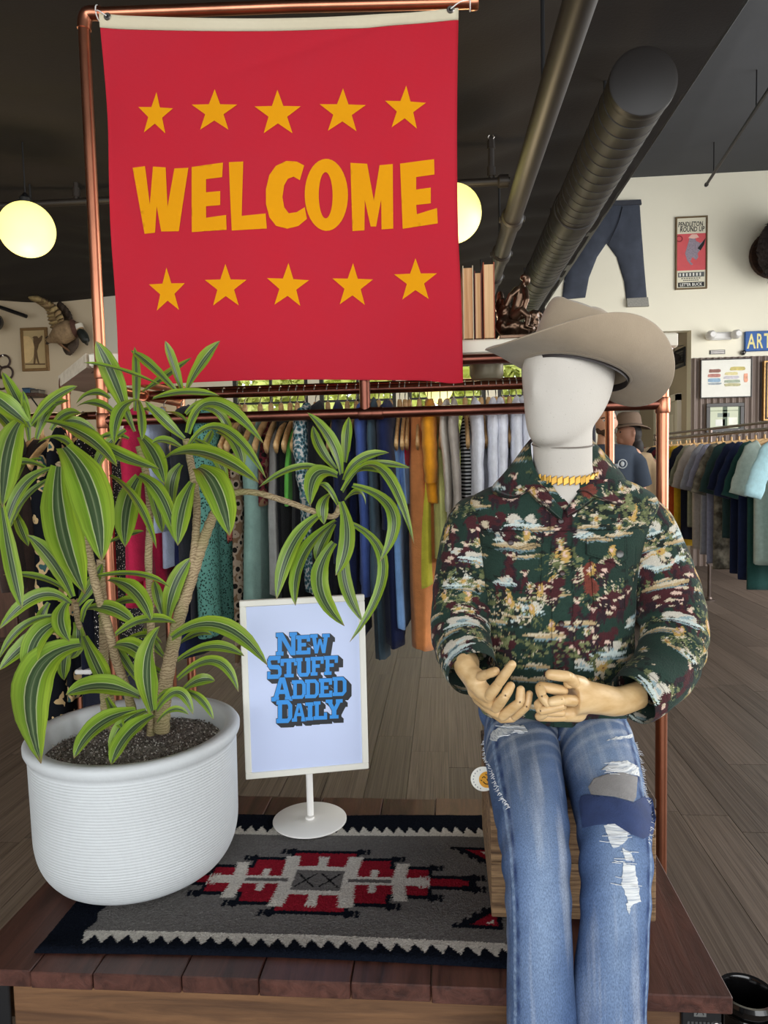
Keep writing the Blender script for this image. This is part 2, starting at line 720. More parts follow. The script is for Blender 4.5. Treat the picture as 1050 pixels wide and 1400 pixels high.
# leafy trees outside the windows
leafy = pmat('outdoor_leaves', (214, 220, 128), 0.7, 0, 0.3, 1.6)
bark = pmat('outdoor_bark', (96, 78, 60), 0.9, 0, 0.2, 8)
for q, (tx, ty, hh) in enumerate(((-3.6, 14.2, 4.2), (-1.25, 14.2, 4.8), (1.1, 14.2, 4.4), (3.5, 14.2, 4.6))):
    t = thing('street_tree', ('yellow green leafy tree seen through the window at far left', 'yellow green leafy tree seen through the second window',
              'yellow green leafy tree seen through the window behind the rack middle', 'yellow green leafy tree seen through the window behind the mannequin')[q],
              'tree', (tx, ty, -0.05))
    t['group'] = 'trees outside the back windows'
    MB().tube([(tx, ty, -0.05), (tx + 0.05, ty, 1.2), (tx, ty, 2.4)], [0.14, 0.11, 0.08], 10).build('trunk', bark, t)
    n = 2600
    ph = rng.uniform(0, 2 * PI, n)
    cz = rng.uniform(-1, 1, n)
    rr = rng.uniform(0.55, 1.0, n) ** 0.5
    s = np.sqrt(1 - cz * cz)
    C = np.stack([tx + 1.06 * rr * s * np.cos(ph), ty + 1.0 * rr * s * np.sin(ph), hh * 0.5 + hh * 0.42 * rr * cz], 1)
    d1 = rng.normal(size=(n, 3)) * 0.1
    d2 = rng.normal(size=(n, 3)) * 0.06
    V = np.stack([C - d1, C - d2, C + d1, C + d2], 1).reshape(-1, 3)
    o = mesh('foliage', V, np.arange(4 * n).reshape(-1, 4), leafy, t)
    o['kind'] = 'stuff'
struct('ground', *boxgeo(-9, 9, YB + 0.16, 19, -0.12, -0.05), pmat('outdoor_paving', (190, 186, 176), 0.9, 0, 0.1, 3))

# left wall with its pilaster, side walls, passage behind the doorway
struct('wall_left', *boxgeo(-7.5, -3.6, YL, YL + 0.15, 0, 3.36), M['tan_wall'])
struct('trim_1', *boxgeo(-3.62, -3.44, YL - 0.03, YL + 0.19, 0, 3.36, 0.006), M['trim_white'])
struct('wall_side', *boxgeo(-3.6, -3.5, YL + 0.19, YB, 0, 3.36), M['tan_wall'])
struct('wall_west', *boxgeo(-7.6, -7.5, -3.4, YL + 0.15, 0, 3.36), M['tan_wall'])
holewall('wall_east', -3.4, YB, 0, ZG + 0.1, [(0.8, 7.6, 0.7, 3.7)], lambda a, b, p, q: (6.5, 6.6, a, b, p, q), M['cream_wall'])
struct('wall_passage', *boxgeo(3.09, 3.2, YB + 0.16, YB + 2.4, 0, 3.2), pmat('passage_wall', (190, 176, 152), 0.85, 0, 0.02, 2))
struct('wall_passage_end', *boxgeo(1.6, 3.2, YB + 2.4, YB + 2.5, 0, 3.2), pmat('passage_end_wall', (224, 220, 208), 0.85, 0, 0.02, 2))
struct('wall_passage_side', *boxgeo(1.95, 2.05, YB + 0.16, YB + 2.4, 0, 3.2), M['cream_wall'])
struct('ceiling_passage', *boxgeo(1.6, 3.2, YB + 0.16, YB + 2.5, 3.0, 3.1), M['black_fabric'])
dr = struct('door_1', *boxgeo(3.055, 3.085, YB + 0.45, YB + 1.35, 0, 2.12, 0.004), pmat('door_paint', (206, 198, 178), 0.5, 0, 0.02, 3))
for z0, z1 in ((0.2, 0.95), (1.1, 1.95)):
    MB().box(3.045, 3.056, YB + 0.57, YB + 1.23, z0, z1, 0.004).build('door_panel', M['trim_white'], dr, False)
MB().ball((3.03, YB + 1.27, 1.0), 0.03).build('door_knob', M['steel'], dr)
mb = MB()
mb.box(3.035, 3.09, YB + 0.36, YB + 0.45, 0, 2.2).box(3.035, 3.09, YB + 1.35, YB + 1.44, 0, 2.2).box(3.035, 3.09, YB + 0.36, YB + 1.44, 2.12, 2.21)
mb.build('door_frame', M['trim_white'], dr, False)

# low draped black ceiling: sheets of cloth with folds, carried by battens
nx, ny = 90, 190
X, Y = np.meshgrid(np.linspace(-7.5, XE, nx), np.linspace(-3.4, YB, ny))
seam = np.minimum(np.abs((X + 0.35) % 1.9 - 0.95), 1)
Z = ZC - 0.02 - 0.05 * np.sin(np.clip(seam / 0.95, 0, 1) * PI / 2) - 0.018 * np.abs(np.sin(Y * 6.5 + 2.2 * np.sin(X * 1.3) + fbm(X, Y, 3, 3, 1.2))) \
    - 0.015 * fbm(X, Y, 9, 4, 2.0)
o = mesh('ceiling', np.stack([X, Y, Z], -1).reshape(-1, 3), gridfaces(ny, nx)[:, ::-1], M['black_fabric'], None, True)
o['kind'] = 'structure'
struct('ceiling_deck', *boxgeo(-7.5, XE, -3.4, YB, ZC + 0.05, ZC + 0.12), M['black_fabric'])
struct('ceiling_high', *boxgeo(XE, 6.5, -3.4, YB, ZG, ZG + 0.1), M['grey_ceiling'])
struct('trim_2', *boxgeo(XE - 0.03, XE + 0.03, -3.4, YB, ZC - 0.06, ZC + 0.03, 0.004), M['black_metal'])
struct('wall_fascia', *boxgeo(XE - 0.02, XE + 0.02, -3.4, YB, ZC + 0.03, ZG), M['black_fabric'])
struct('trim_4', *boxgeo(-3.5, 1.3, YB - 0.02, YB - 0.001, 2.68, 3.3), M['black_fabric'])
struct('trim_3', *boxgeo(-7.5, -3.4, YL - 0.14, YL, 3.3, 3.36), M['black_fabric'])

# ------------------------------------------------------------------ under the ceiling
DX, DZ, DR = 0.818, 2.905, 0.131
prof = [(0.0, 0), (DR - 0.006, 0), (DR + 0.003, 0.004), (DR + 0.003, 0.02)]
y = 0.02
while y < 6.3:
    y += 0.105
    prof += [(DR, y - 0.009), (DR - 0.004, y - 0.0065), (DR - 0.004, y - 0.0035), (DR + 0.0015, y - 0.001), (DR, y + 0.004)]
prof += [(DR, 6.39), (0.0, 6.39)]
dt = thing('air_duct', 'large black spiral ribbed round duct with capped end under the dark ceiling', 'duct', (DX, 3.1, DZ))
MB().lathe(prof[1:-1], 56, (DX, 3.1, DZ), 1).build('duct_tube', M['duct'], dt)
MB().lathe([(0.001, -0.006), (DR - 0.012, -0.006), (DR + 0.002, 0.0), (DR + 0.004, 0.02), (DR + 0.004, 0.045), (DR, 0.05)], 56, (DX, 3.1, DZ), 1).build('end_cap', M['duct'], dt)
for yy in (4.55, 6.05):
    MB().lathe([(DR, 0), (DR + 0.007, 0.004), (DR + 0.007, 0.16), (DR, 0.165)], 56, (DX, yy, DZ), 1).build('coupling', M['duct'], dt)
for yy in (3.8, 5.6, 7.4):
    MB().tube([(DX, yy, DZ + DR - 0.005), (DX, yy, ZC)], 0.008, 8).build('hanger_rod', M['black_metal'], dt)

pp = thing('sprinkler_pipe', 'thick black sprinkler main pipe left of the ribbed duct with branches and upright heads', 'pipe', (0.41, 0.6, 2.74))
PA, PB = np.array([0.43, 0.6, 2.74]), np.array([0.372, 7.6, 2.74])
MB().tube([PA, (PA + PB) / 2, PB], 0.05, 24).build('main_pipe', M['pipe'], pp)
for yy in (4.21, 4.9, 5.5):
    c = PA + (PB - PA) * (yy - 0.6) / 7
    cp = MB().tube([c + (0, -0.06, 0), c + (0, -0.05, 0), c + (0, 0.05, 0), c + (0, 0.06, 0)], [0.052, 0.062, 0.062, 0.052], 20).build('pipe_coupling', M['pipe'], pp)
    for s in (-1, 1):
        MB().box(c[0] + s * 0.06 - 0.012, c[0] + s * 0.06 + 0.012, c[1] - 0.02, c[1] + 0.02, c[2] - 0.012, c[2] + 0.012, 0.003).build('coupling_bolt', M['pipe'], cp, False)
for yy in (1.2, 3.0, 5.0, 7.0):
    c = PA + (PB - PA) * (yy - 0.6) / 7
    MB().tube([c + (0, 0, 0.045), (c[0], c[1], ZC)], 0.008, 8).build('hanger_rod', M['black_metal'], pp)


def sprinkler(P, x, y, z):
    h = 0.25
    st = MB().tube([(x, y, z), (x, y, z + 0.12), (x, y, z + h - 0.07)], 0.017, 12)
    st.tube([(x, y, z + 0.02), (x, y, z + 0.07)], 0.024, 12).tube([(x, y, z + h - 0.08), (x, y, z + h - 0.03)], [0.024, 0.02], 6)
    st = st.build('sprinkler_head', M['pipe'], P)
    br = MB()
    for s in (-1, 1):
        br.tube([(x, y, z + h - 0.04), (x + s * 0.018, y, z + h - 0.015), (x, y, z + h + 0.012)], 0.003, 6)
    br.tube([(x, y, z + h + 0.010), (x, y, z + h + 0.014)], [0.022, 0.024], 14)
    br.build('deflector', M['steel'], st)


c1 = at(702, 247, 4.3)
br1 = MB().tube([(-1.6, 4.3, c1[2]), (c1[0] - 0.02, 4.3, c1[2])], 0.022, 14)
br1.build('branch_pipe', M['pipe'], pp)
MB().tube([(c1[0] - 0.09, 4.3, c1[2]), (c1[0] - 0.08, 4.3, c1[2]), (c1[0] - 0.03, 4.3, c1[2])], [0.024, 0.036, 0.036], 14).build('branch_fitting', M['pipe'], pp)
h = at(672, 250, 4.3)
sprinkler(pp, h[0], 4.3, c1[2] + 0.01)
p2 = thing('sprinkler_pipe', 'thin dark sprinkler branch pipe with one upright head beside the left globe lamp', 'pipe', at(105, 276, 4.6))
cz = at(105, 276, 4.6)
MB().tube([(-4.6, 4.6, cz[2]), (-1.9, 4.6, cz[2])], 0.022, 14).build('branch_pipe', M['pipe'], p2)
sprinkler(p2, cz[0], 4.6, cz[2] + 0.01)
MB().tube([(-2.6, 4.6, cz[2]), (-2.6, 4.6, ZC)], 0.007, 8).build('hanger_rod', M['black_metal'], p2)
MB().tube([(-4.1, 4.6, cz[2]), (-4.1, 4.6, ZC)], 0.007, 8).build('hanger_rod', M['black_metal'], p2)

# pendant globes
gk = NT('lit_globe')
gk.b.inputs['Base Color'].default_value = lin4((255, 240, 170))
gk.b.inputs['Emission Color'].default_value = lin4((255, 240, 138))
gk.b.inputs['Emission Strength'].default_value = 1.15
M['globe'] = gk.m


def pendant(cx, cy, cz, r, label):
    t = thing('pendant_lamp', label, 'lamp', (cx, cy, ZC - 0.03), 'round globe pendant lamps')
    prof = [(0.001, -r), *[(r * math.sin(a), -r * math.cos(a)) for a in np.linspace(0.12, PI - 0.22, 22)], (0.03, r + 0.0)]
    MB().lathe(prof, 40, (cx, cy, cz)).build('globe_shade', M['globe'], t)
    MB().lathe([(0.034, r - 0.006), (0.034, r + 0.02), (0.02, r + 0.035), (0.008, r + 0.05)], 20, (cx, cy, cz)).build('socket_cap', M['black_metal'], t)
    MB().tube([(cx, cy, cz + r + 0.04), (cx, cy, ZC - 0.05)], 0.004, 8).build('cord', M['black_metal'], t)
    MB().lathe([(0.001, -0.035), (0.06, -0.034), (0.066, -0.028), (0.066, 0.0)], 28, (cx, cy, ZC - 0.028)).build('ceiling_canopy', M['black_metal'], t)
    l = bpy.data.lights.new('pendant_bulb', 'POINT')
    l.energy, l.color, l.shadow_soft_size = 16, (1.0, 0.78, 0.46), r * 0.9
    lo = link('pendant_bulb', l, t)
    lo.matrix_parent_inverse = Matrix.Identity(4)
    lo.location = (0, 0, cz - r - 0.42 - (ZC - 0.03))


g = at(37, 314, 4.0)
pendant(g[0], 4.0, g[2], 0.149, 'glowing round globe pendant lamp left of the red flag')
g = at(619, 292, 4.0)
pendant(g[0], 4.0, g[2], 0.152, 'glowing round globe pendant lamp half behind the flag right edge')
g = at(600, 532, 8.0)
pendant(g[0], 8.0, g[2], 0.15, 'distant glowing globe pendant lamp peeking below the copper rail')
# rod that hangs under the high grey ceiling
b = at(966, 252, 8.9)
a = atz(1050, 124, b[2])
t = thing('conduit_rod', 'slim black rod slanting below the grey ceiling at upper right', 'rod', b)
MB().tube([a + (a - b) * 0.3, (a + b) / 2, b], 0.016, 12).build('rod', M['black_metal'], t)
MB().tube([b + (0, 0.0, 0), b - (a - b) / np.linalg.norm(a - b) * 0.03], [0.024, 0.02], 12).build('end_knob', M['black_metal'], t)
for f in (0.15, 0.85, 1.2):
    c = b + (a - b) * f
    MB().tube([c, (c[0], c[1], ZG)], 0.006, 8).build('hanger_rod', M['black_metal'], t)

# ------------------------------------------------------------------ on the back wall, right
def onwall(px, py, d=0.0):
    return at(px, py, YB - d)


def facet(loops2, y0, y1, name, mat, parent=None, smooth=False):
    """a flat shape in the wall plane (x, z) with thickness from y0 (front) to y1"""
    V2, F = flatpoly(loops2, 0.2)
    n = len(V2)
    V = np.vstack([np.stack([V2[:, 0], np.full(n, y0), V2[:, 1]], 1), np.stack([V2[:, 0], np.full(n, y1), V2[:, 1]], 1)])
    FF = []
    E = {}
    for f in F:
        p = V2[f]
        cr = (p[1][0] - p[0][0]) * (p[2][1] - p[0][1]) - (p[1][1] - p[0][1]) * (p[2][0] - p[0][0])
        f = list(f) if cr > 0 else list(f)[::-1]
        FF.append(tuple(int(i) for i in f))
        FF.append(tuple(int(i) + n for i in f[::-1]))
        for i in range(3):
            E[(f[i], f[(i + 1) % 3])] = 1
    for (i, j) in E:
        if (j, i) not in E:
            FF.append((int(j), int(i), int(i) + n, int(j) + n))
    return mesh(name, V, FF, mat, parent, smooth)


def frame_rect(x0, x1, z0, z1, w, y0, y1, name, mat, parent):
    mb = MB()
    mb.box(x0, x1, y0, y1, z1 - w, z1, 0.003).box(x0, x1, y0, y1, z0, z0 + w, 0.003)
    mb.box(x0, x0 + w, y0, y1, z0 + w, z1 - w, 0.003).box(x1 - w, x1, y0, y1, z0 + w, z1 - w, 0.003)
    return mb.build(name, mat, parent, False)


def flattext(txt, cx, cz, w, h, y, name, mat, parent, shear=0.0):
    V2, F = textgeo(txt)
    lo, hi = V2.min(0), V2.max(0)
    s = np.array([w, h]) / (hi - lo)
    V2 = (V2 - (lo + hi) / 2) * s
    V = np.stack([cx + V2[:, 0] + shear * V2[:, 1], np.full(len(V2), y), cz + V2[:, 1]], 1)
    return mesh(name, V, [tuple(f) for f in F], mat, parent)


def prect(px0, py0, px1, py1, Y):
    a, b = at(px0, py0, Y), at(px1, py1, Y)
    return a[0], b[0], b[2], a[2]


# raw denim jeans pinned to the wall
k = NT('raw_denim')
tc = k.n('ShaderNodeTexCoord')
nz = k.n('ShaderNodeTexNoise', i_Scale=7.0, i_Detail=6.0)
k.l(tc.outputs['Object'], nz.inputs['Vector'])
rp = k.n('ShaderNodeValToRGB')
rp.color_ramp.elements[0].color = lin4((46, 50, 60))
rp.color_ramp.elements[1].color = lin4((78, 84, 98))
k.l(nz.outputs[0], rp.inputs[0])
k.l(rp.outputs[0], k.b.inputs['Base Color'])
k.b.inputs['Roughness'].default_value = 0.9
raw = k.m
jp = [(826, 277), (874, 275), (877, 320), (880, 360), (885, 418), (857, 419), (853, 385), (843, 352), (829, 333), (816, 352), (805, 380), (800, 407), (768, 410), (772, 378), (784, 350), (806, 312)]
jl = [tuple(onwall(*p)[[0, 2]]) for p in jp]
t = thing('wall_jeans', 'dark indigo jeans with pale turned cuff pinned on the cream wall', 'jeans', (jl[0][0], YB, jl[4][1]))


def puffy(loop, ya, depth, name, mat, parent, step=0.03):
    """cloth shape lying on a wall, swelling towards its middle"""
    V2, F = flatpoly([loop], step)
    d = densify(loop, step * 0.5)
    D = np.array(d)
    dist = np.min(np.linalg.norm(V2[:, None, :] - D[None], axis=2), axis=1)
    hgt = depth * (1 - np.exp(-dist / 0.05)) + 0.006 * fbm(V2[:, 0] * 18, V2[:, 1] * 7, 4, 3) * np.minimum(dist / 0.05, 1)
    n = len(V2)
    V = np.vstack([np.stack([V2[:, 0], ya - 0.012 - hgt, V2[:, 1]], 1), np.stack([V2[:, 0], np.full(n, ya - 0.002), V2[:, 1]], 1)])
    FF, E = [], {}
    for f in F:
        p = V2[f]
        cr = (p[1][0] - p[0][0]) * (p[2][1] - p[0][1]) - (p[1][1] - p[0][1]) * (p[2][0] - p[0][0])
        f = list(f) if cr > 0 else list(f)[::-1]
        FF.append(tuple(int(i) for i in f)); FF.append(tuple(int(i) + n for i in f[::-1]))
        for i in range(3):
            E[(f[i], f[(i + 1) % 3])] = 1
    for (i, j) in E:
        if (j, i) not in E:
            FF.append((int(j), int(i), int(i) + n, int(j) + n))
    return mesh(name, V, FF, mat, parent, True)


puffy(jl, YB, 0.035, 'denim_body', raw, t)
cf = [tuple(onwall(*p)[[0, 2]]) for p in ((856, 409), (884.5, 407.5), (886, 419.5), (856.5, 420.5))]
facet([cf], YB - 0.05, YB - 0.004, 'turned_cuff', pmat('cuff_selvedge', (150, 148, 140), 0.9, 0, 0.2, 60), t)
wb = [tuple(onwall(*p)[[0, 2]]) for p in ((825, 276.5), (875, 274.5), (876, 281), (823, 283))]
facet([wb], YB - 0.05, YB - 0.01, 'waistband', pmat('waistband_denim', (60, 62, 70), 0.9, 0, 0.1, 30), t)
sm = np.array([onwall(851, 283, 0.05), onwall(845, 305, 0.062), onwall(831, 335, 0.05)])
MB().tube(spline(sm, 8), 0.005, 6).build('fly_seam', pmat('seam_thread', (40, 42, 50), 0.9), t)

# narrow rodeo poster
x0, x1, z0, z1 = prect(923, 297.5, 966, 395, YB)
t = thing('framed_poster', 'narrow framed rodeo poster with red middle and cream ends on cream wall', 'poster', ((x0 + x1) / 2, YB, z0))
wd, hh = x1 - x0, z1 - z0
frame_rect(x0, x1, z0, z1, 0.018, YB - 0.03, YB - 0.003, 'frame', pmat('bronze_frame', (112, 92, 62), 0.5, 0.3, 0.1, 10), t)
MB().box(x0 + 0.015, x1 - 0.015, YB - 0.015, YB - 0.004, z0 + 0.015, z1 - 0.015).build('poster_sheet', pmat('poster_cream', (226, 220, 196), 0.8, 0, 0.04, 10), t, False)
MB().box(x0 + 0.018, x1 - 0.018, YB - 0.0165, YB - 0.0152, z0 + hh * 0.262, z0 + hh * 0.765).build('red_panel', pmat('poster_red', (216, 92, 96), 0.8, 0, 0.05, 10), t, False)
cx = (x0 + x1) / 2
yy = YB - 0.0168
flattext('PENDLETON', cx - 0.01, z1 - hh * 0.105, wd * 0.76, hh * 0.068, yy, 'poster_lettering', M['ink'], t, 0.08)
flattext('ROUND UP', cx + 0.012, z1 - hh * 0.175, wd * 0.76, hh * 0.07, yy, 'poster_lettering', M['ink'], t, 0.08)
MB().box(x0 + 0.035, x1 - 0.035, yy, yy + 0.0012, z0 + hh * 0.17, z0 + hh * 0.235).build('date_strip', pmat('poster_grey', (96, 98, 96), 0.8), t, False)
for q in range(7):
    xa = x0 + 0.05 + q * (wd - 0.1) / 7
    MB().box(xa, xa + 0.016, yy - 0.0006, yy, z0 + hh * 0.182, z0 + hh * 0.225).build('date_letter', M['paper'], t, False)
for q, ww in ((0.145, 0.62), (0.118, 0.5)):
    for s in range(8):
        xa = cx - wd * ww / 2 + s * wd * ww / 8
        MB().box(xa, xa + wd * ww / 8 * 0.72, yy, yy + 0.0012, z0 + hh * q, z0 + hh * (q + 0.014)).build('small_print', pmat('poster_small_print', (110, 108, 100), 0.8) if 'sp' not in M else M['sp'], t, False)
MB().box(x0 + 0.035, x1 - 0.035, yy, yy + 0.0012, z0 + hh * 0.035, z0 + hh * 0.098).build('slogan_strip', M['ink'], t, False)
flattext("LET'ER BUCK", cx, z0 + hh * 0.067, wd * 0.7, hh * 0.042, yy - 0.0006, 'poster_lettering', M['paper'], t)
# plain rider-and-horse shape of the poster
gm = pmat('poster_figure', (150, 138, 150), 0.8, 0, 0.25, 60)
for name, pl, mt in (('rider_figure', [(943, 322), (949, 322), (951, 330), (957, 333), (961, 330), (960, 338), (953, 347), (954, 352), (951, 356), (946, 352), (943, 358), (947, 362), (944, 363), (939, 357), (936, 347), (939, 337), (941, 330)], gm),
                     ('rider_hat', [(940, 326), (945, 321), (952, 321), (955, 325), (948, 327)], pmat('poster_pink', (236, 190, 176), 0.8)),
                     ('neck_figure', [(953, 340), (960, 331), (964, 326), (962, 335), (957, 343)], M['ink']),
                     ('brand_ring', [(928 + 5 * math.cos(a), 327 + 4.6 * math.sin(a)) for a in np.linspace(0, 2 * PI, 14)[:-1]], pmat('poster_dark_red', (150, 52, 60), 0.8))):
    lp = [tuple(onwall(*p)[[0, 2]]) for p in pl]
    loops = [lp]
    if name == 'brand_ring':
        loops.append([tuple(onwall(928 + 3.4 * math.cos(a), 327 + 3.1 * math.sin(a))[[0, 2]]) for a in np.linspace(0, 2 * PI, 14)[:-1]])
    facet(loops, YB - 0.0185 - 0.0006 * (name != 'rider_figure'), YB - 0.0166, name, mt, t)

# dark fur mount at the right edge
fk = pmat('dark_fur', (62, 54, 56), 0.95, 0, 0.5, 24, 0.6, 60)
c = at(1078, 336, YB - 0.42)
t = thing('animal_mount', 'shaggy dark brown animal head mount cut by the right edge', 'animal head', (c[0], YB, c[2]))
geos = [ballgeo(c, (0.30, 0.36, 0.36), 28), ballgeo(c + (0.02, -0.22, -0.12), (0.2, 0.26, 0.24), 20), ballgeo(c + (0.05, -0.42, -0.26), (0.1, 0.14, 0.12), 14)]
hd = blob('fur_head', geos, fk, t, 0.02, 3)
me = hd.data
co = np.zeros(len(me.vertices) * 3)
me.vertices.foreach_get('co', co)
co = co.reshape(-1, 3)
nr = np.zeros_like(co).ravel()
me.vertices.foreach_get('normal', nr)
co += nr.reshape(-1, 3) * (rng.random(len(co))[:, None] * 0.03)
me.vertices.foreach_set('co', co.ravel())
fur = MB()
for q in range(900):
    v = rng.integers(len(co))
    p, n_ = co[v], nr.reshape(-1, 3)[v]
    d = n_ * 0.035 + np.array([0, 0, -0.03]) + rng.normal(size=3) * 0.012
    sd = np.cross(d, n_) + rng.normal(size=3) * 0.003
    sd = sd / (np.linalg.norm(sd) + 1e-9) * 0.012
    fur.add([p - sd, p + sd, p + d], [(0, 1, 2)])
fur.build('fur_tufts', fk, t, False, 'stuff')
MB().lathe([(0.28, 0.0), (0.29, -0.03), (0.27, -0.05)], 28, (c[0], YB - 0.004, c[2]), 1).build('backing_board', M['dark_wood'], t)

# blue ART sign
x0, x1, z0, z1 = prect(1017, 454, 1110, 478, YB)
t = thing('wall_sign', 'blue painted wooden sign with pale raised letters at right edge', 'sign', ((x0 + x1) / 2, YB, z0))
MB().box(x0, x1, YB - 0.05, YB - 0.003, z0, z1, 0.006).build('sign_board', pmat('sign_blue', (44, 92, 160), 0.6, 0, 0.15, 14), t, False)
lm = pmat('sign_letter_cream', (232, 220, 150), 0.6, 0, 0.15, 20)
for ch, pa, pb in (('A', 1019, 1031), ('R', 1032.5, 1041), ('T', 1042, 1052)):
    a = onwall(pa, 466)
    b = onwall(pb, 466)
    flattext(ch, (a[0] + b[0]) / 2, (z0 + z1) / 2, b[0] - a[0], (z1 - z0) * 0.74, YB - 0.0512, 'sign_lettering', lm, t)

# twin emergency lamp, vent plate, round sensor
c = onwall(985, 460.5)
t = thing('emergency_light', 'white twin head emergency light above the corrugated panel', 'lamp', (c[0], YB, c[2]))
MB().box(c[0] - 0.16, c[0] + 0.13, YB - 0.075, YB - 0.003, c[2] - 0.045, c[2] + 0.05, 0.02).build('housing', M['white_paint'], t, False)
for s in (-1, 1):
    q = MB().lathe([(0.05, 0.05), (0.056, 0.0), (0.05, -0.06), (0.03, -0.085)][::-1], 22, (c[0] + s * 0.15 - 0.01, YB - 0.12, c[2] + 0.005), 1)
    q = q.build('lamp_head', M['white_paint'], t)
    MB().lathe([(0.001, 0.002), (0.036, 0.0), (0.042, -0.006)], 20, (c[0] + s * 0.15 - 0.01, YB - 0.172, c[2] + 0.005), 1).build('lens', pmat('lamp_lens', (196, 200, 196), 0.15), q)
x0, x1, z0, z1 = prect(970, 479, 991, 484, YB)
t = thing('vent_grille', 'small black slotted vent strip just above the corrugated panel', 'vent', ((x0 + x1) / 2, YB, z0))
MB().box(x0, x1, YB - 0.012, YB - 0.002, z0, z1, 0.002).build('vent_plate', M['black_metal'], t, False)
for q in range(3):
    MB().box(x0 + 0.01, x1 - 0.01, YB - 0.018, YB - 0.012, z0 + 0.008 + q * 0.014, z0 + 0.013 + q * 0.014).build('vent_bar', M['steel'], t, False)
c = onwall(1015, 482.5)
t = thing('motion_sensor', 'small round black sensor below the blue sign', 'sensor', (c[0], YB, c[2]))
MB().lathe([(0.03, 0.0), (0.034, -0.02), (0.024, -0.05), (0.001, -0.06)][::-1], 18, (c[0], YB - 0.003, c[2]), 1).build('sensor_body', M['black_gloss'], t)
MB().ball((c[0], YB - 0.058, c[2]), 0.012).build('sensor_eye', M['steel'], t)

# corrugated metal cladding with framed pictures
x0, x1, z1 = onwall(945, 490)[0], 6.45, onwall(945, 490)[2]
cor = thing('corrugated_panel', 'rust grey corrugated metal cladding on the lower back wall', 'wall panel', ((x0 + x1) / 2, YB, 0))
cmats = pmat('corrugated_metal', (120, 106, 98), 0.5, 0.25, 0.22, 3, stretch=(3, 3, 0.4))
pitch = 0.0765
n = int((x1 - x0) / pitch)
seg = 10
sme = None
for q in range(0, n, 1):
    xa = x0 + q * pitch
    if q < 40:
        if sme is None:
            us = np.linspace(0, 1, seg + 1)
            V = []
            for zz in (0, z1):
                for u in us:
                    V.append((u * pitch, -0.004 - 0.026 * (0.5 - 0.5 * math.cos(2 * PI * u)), zz))
            V += [(0, 0, 0), (pitch, 0, 0), (0, 0, z1), (pitch, 0, z1)]
            F = [(i, i + 1, seg + 2 + i, seg + 1 + i) for i in range(seg)]
            sme = bpy.data.meshes.new('corrugation')
            sme.from_pydata(V, [], F)
            sme.polygons.foreach_set('use_smooth', [True] * len(sme.polygons))
            sme.materials.append(cmats)
        o = link('corrugation', sme, cor)
        o.location = (xa, YB, 0)


def picture(name, label, px, Y, fw, fmat, mat_col, depth=0.03):
    x0, x1, z0, z1 = prect(*px, Y)
    t = thing(name, label, 'picture', ((x0 + x1) / 2, Y, z0))
    frame_rect(x0, x1, z0, z1, fw, Y - depth, Y - 0.001, 'frame', fmat, t)
    MB().box(x0 + fw * 0.7, x1 - fw * 0.7, Y - depth * 0.55, Y - 0.002, z0 + fw * 0.7, z1 - fw * 0.7).build('picture_sheet', mat_col, t, False)
    return t, x0, x1, z0, z1


fr_dark = pmat('dark_frame', (52, 48, 46), 0.4, 0, 0.05, 10)
yw = YB - 0.034
t, x0, x1, z0, z1 = picture('framed_picture', 'white framed watercolour of two stacks of folded clothes on corrugated panel', (957, 492, 1027, 543), yw, 0.012, fr_dark, M['paper'])
wc = [((205, 190, 120), 0.72, 0.74, 0.3, 0.10), ((150, 110, 100), 0.28, 0.70, 0.24, 0.09), ((196, 140, 130), 0.27, 0.58, 0.26, 0.09), ((150, 178, 200), 0.27, 0.46, 0.26, 0.10),
      ((226, 214, 160), 0.6, 0.62, 0.26, 0.08), ((205, 200, 205), 0.6, 0.52, 0.3, 0.08), ((170, 180, 160), 0.62, 0.42, 0.32, 0.08), ((196, 190, 150), 0.62, 0.33, 0.32, 0.08), ((232, 168, 140), 0.88, 0.5, 0.08, 0.22), ((160, 170, 176), 0.28, 0.37, 0.26, 0.05)]
for q, (cc, u, v, w_, h_) in enumerate(wc):
    lp = []
    for a in np.linspace(0, 2 * PI, 16)[:-1]:
        ca, sa = math.cos(a), math.sin(a)
        lp.append((x0 + (u + 0.5 * w_ * math.copysign(abs(ca) ** 0.4, ca) * random.uniform(0.9, 1.05)) * (x1 - x0), z0 + (v + 0.5 * h_ * math.copysign(abs(sa) ** 0.4, sa) * random.uniform(0.85, 1.1)) * (z1 - z0)))
    facet([lp], yw - 0.0185 - q * 0.0004, yw - 0.016, 'painted_garment', pmat('watercolour', cc, 0.9, 0, 0.2, 30), t)
t, x0, x1, z0, z1 = picture('framed_picture', 'dark framed pale green window picture below the white one', (965, 552, 1016, 590), yw, 0.045, fr_dark, pmat('pale_green_sheet', (206, 212, 184), 0.5, 0, 0.06, 6))
for u0, u1, v0, v1, cc in ((0.44, 0.56, 0.1, 0.9, (96, 110, 92)), (0.3, 0.62, 0.52, 0.66, (150, 160, 150)), (0.25, 0.5, 0.22, 0.44, (235, 236, 228)), (0.6, 0.82, 0.25, 0.5, (240, 240, 226)), (0.85, 0.93, 0.1, 0.9, (96, 110, 92)), (0.1, 0.85, 0.72, 0.76, (170, 178, 150))):
    MB().box(x0 + u0 * (x1 - x0), x0 + u1 * (x1 - x0), yw - 0.0178, yw - 0.0166, z0 + v0 * (z1 - z0), z0 + v1 * (z1 - z0)).build('picture_patch', pmat('picture_patch', cc, 0.7), t, False)
t, x0, x1, z0, z1 = picture('framed_mirror', 'gold framed pale picture at right edge on corrugated panel', (1042, 494, 1100, 574), yw, 0.07, pmat('gold_frame', (170, 132, 78), 0.4, 0.5, 0.2, 30), pmat('mirror_pale', (226, 214, 186), 0.3, 0, 0.03, 3), 0.06)
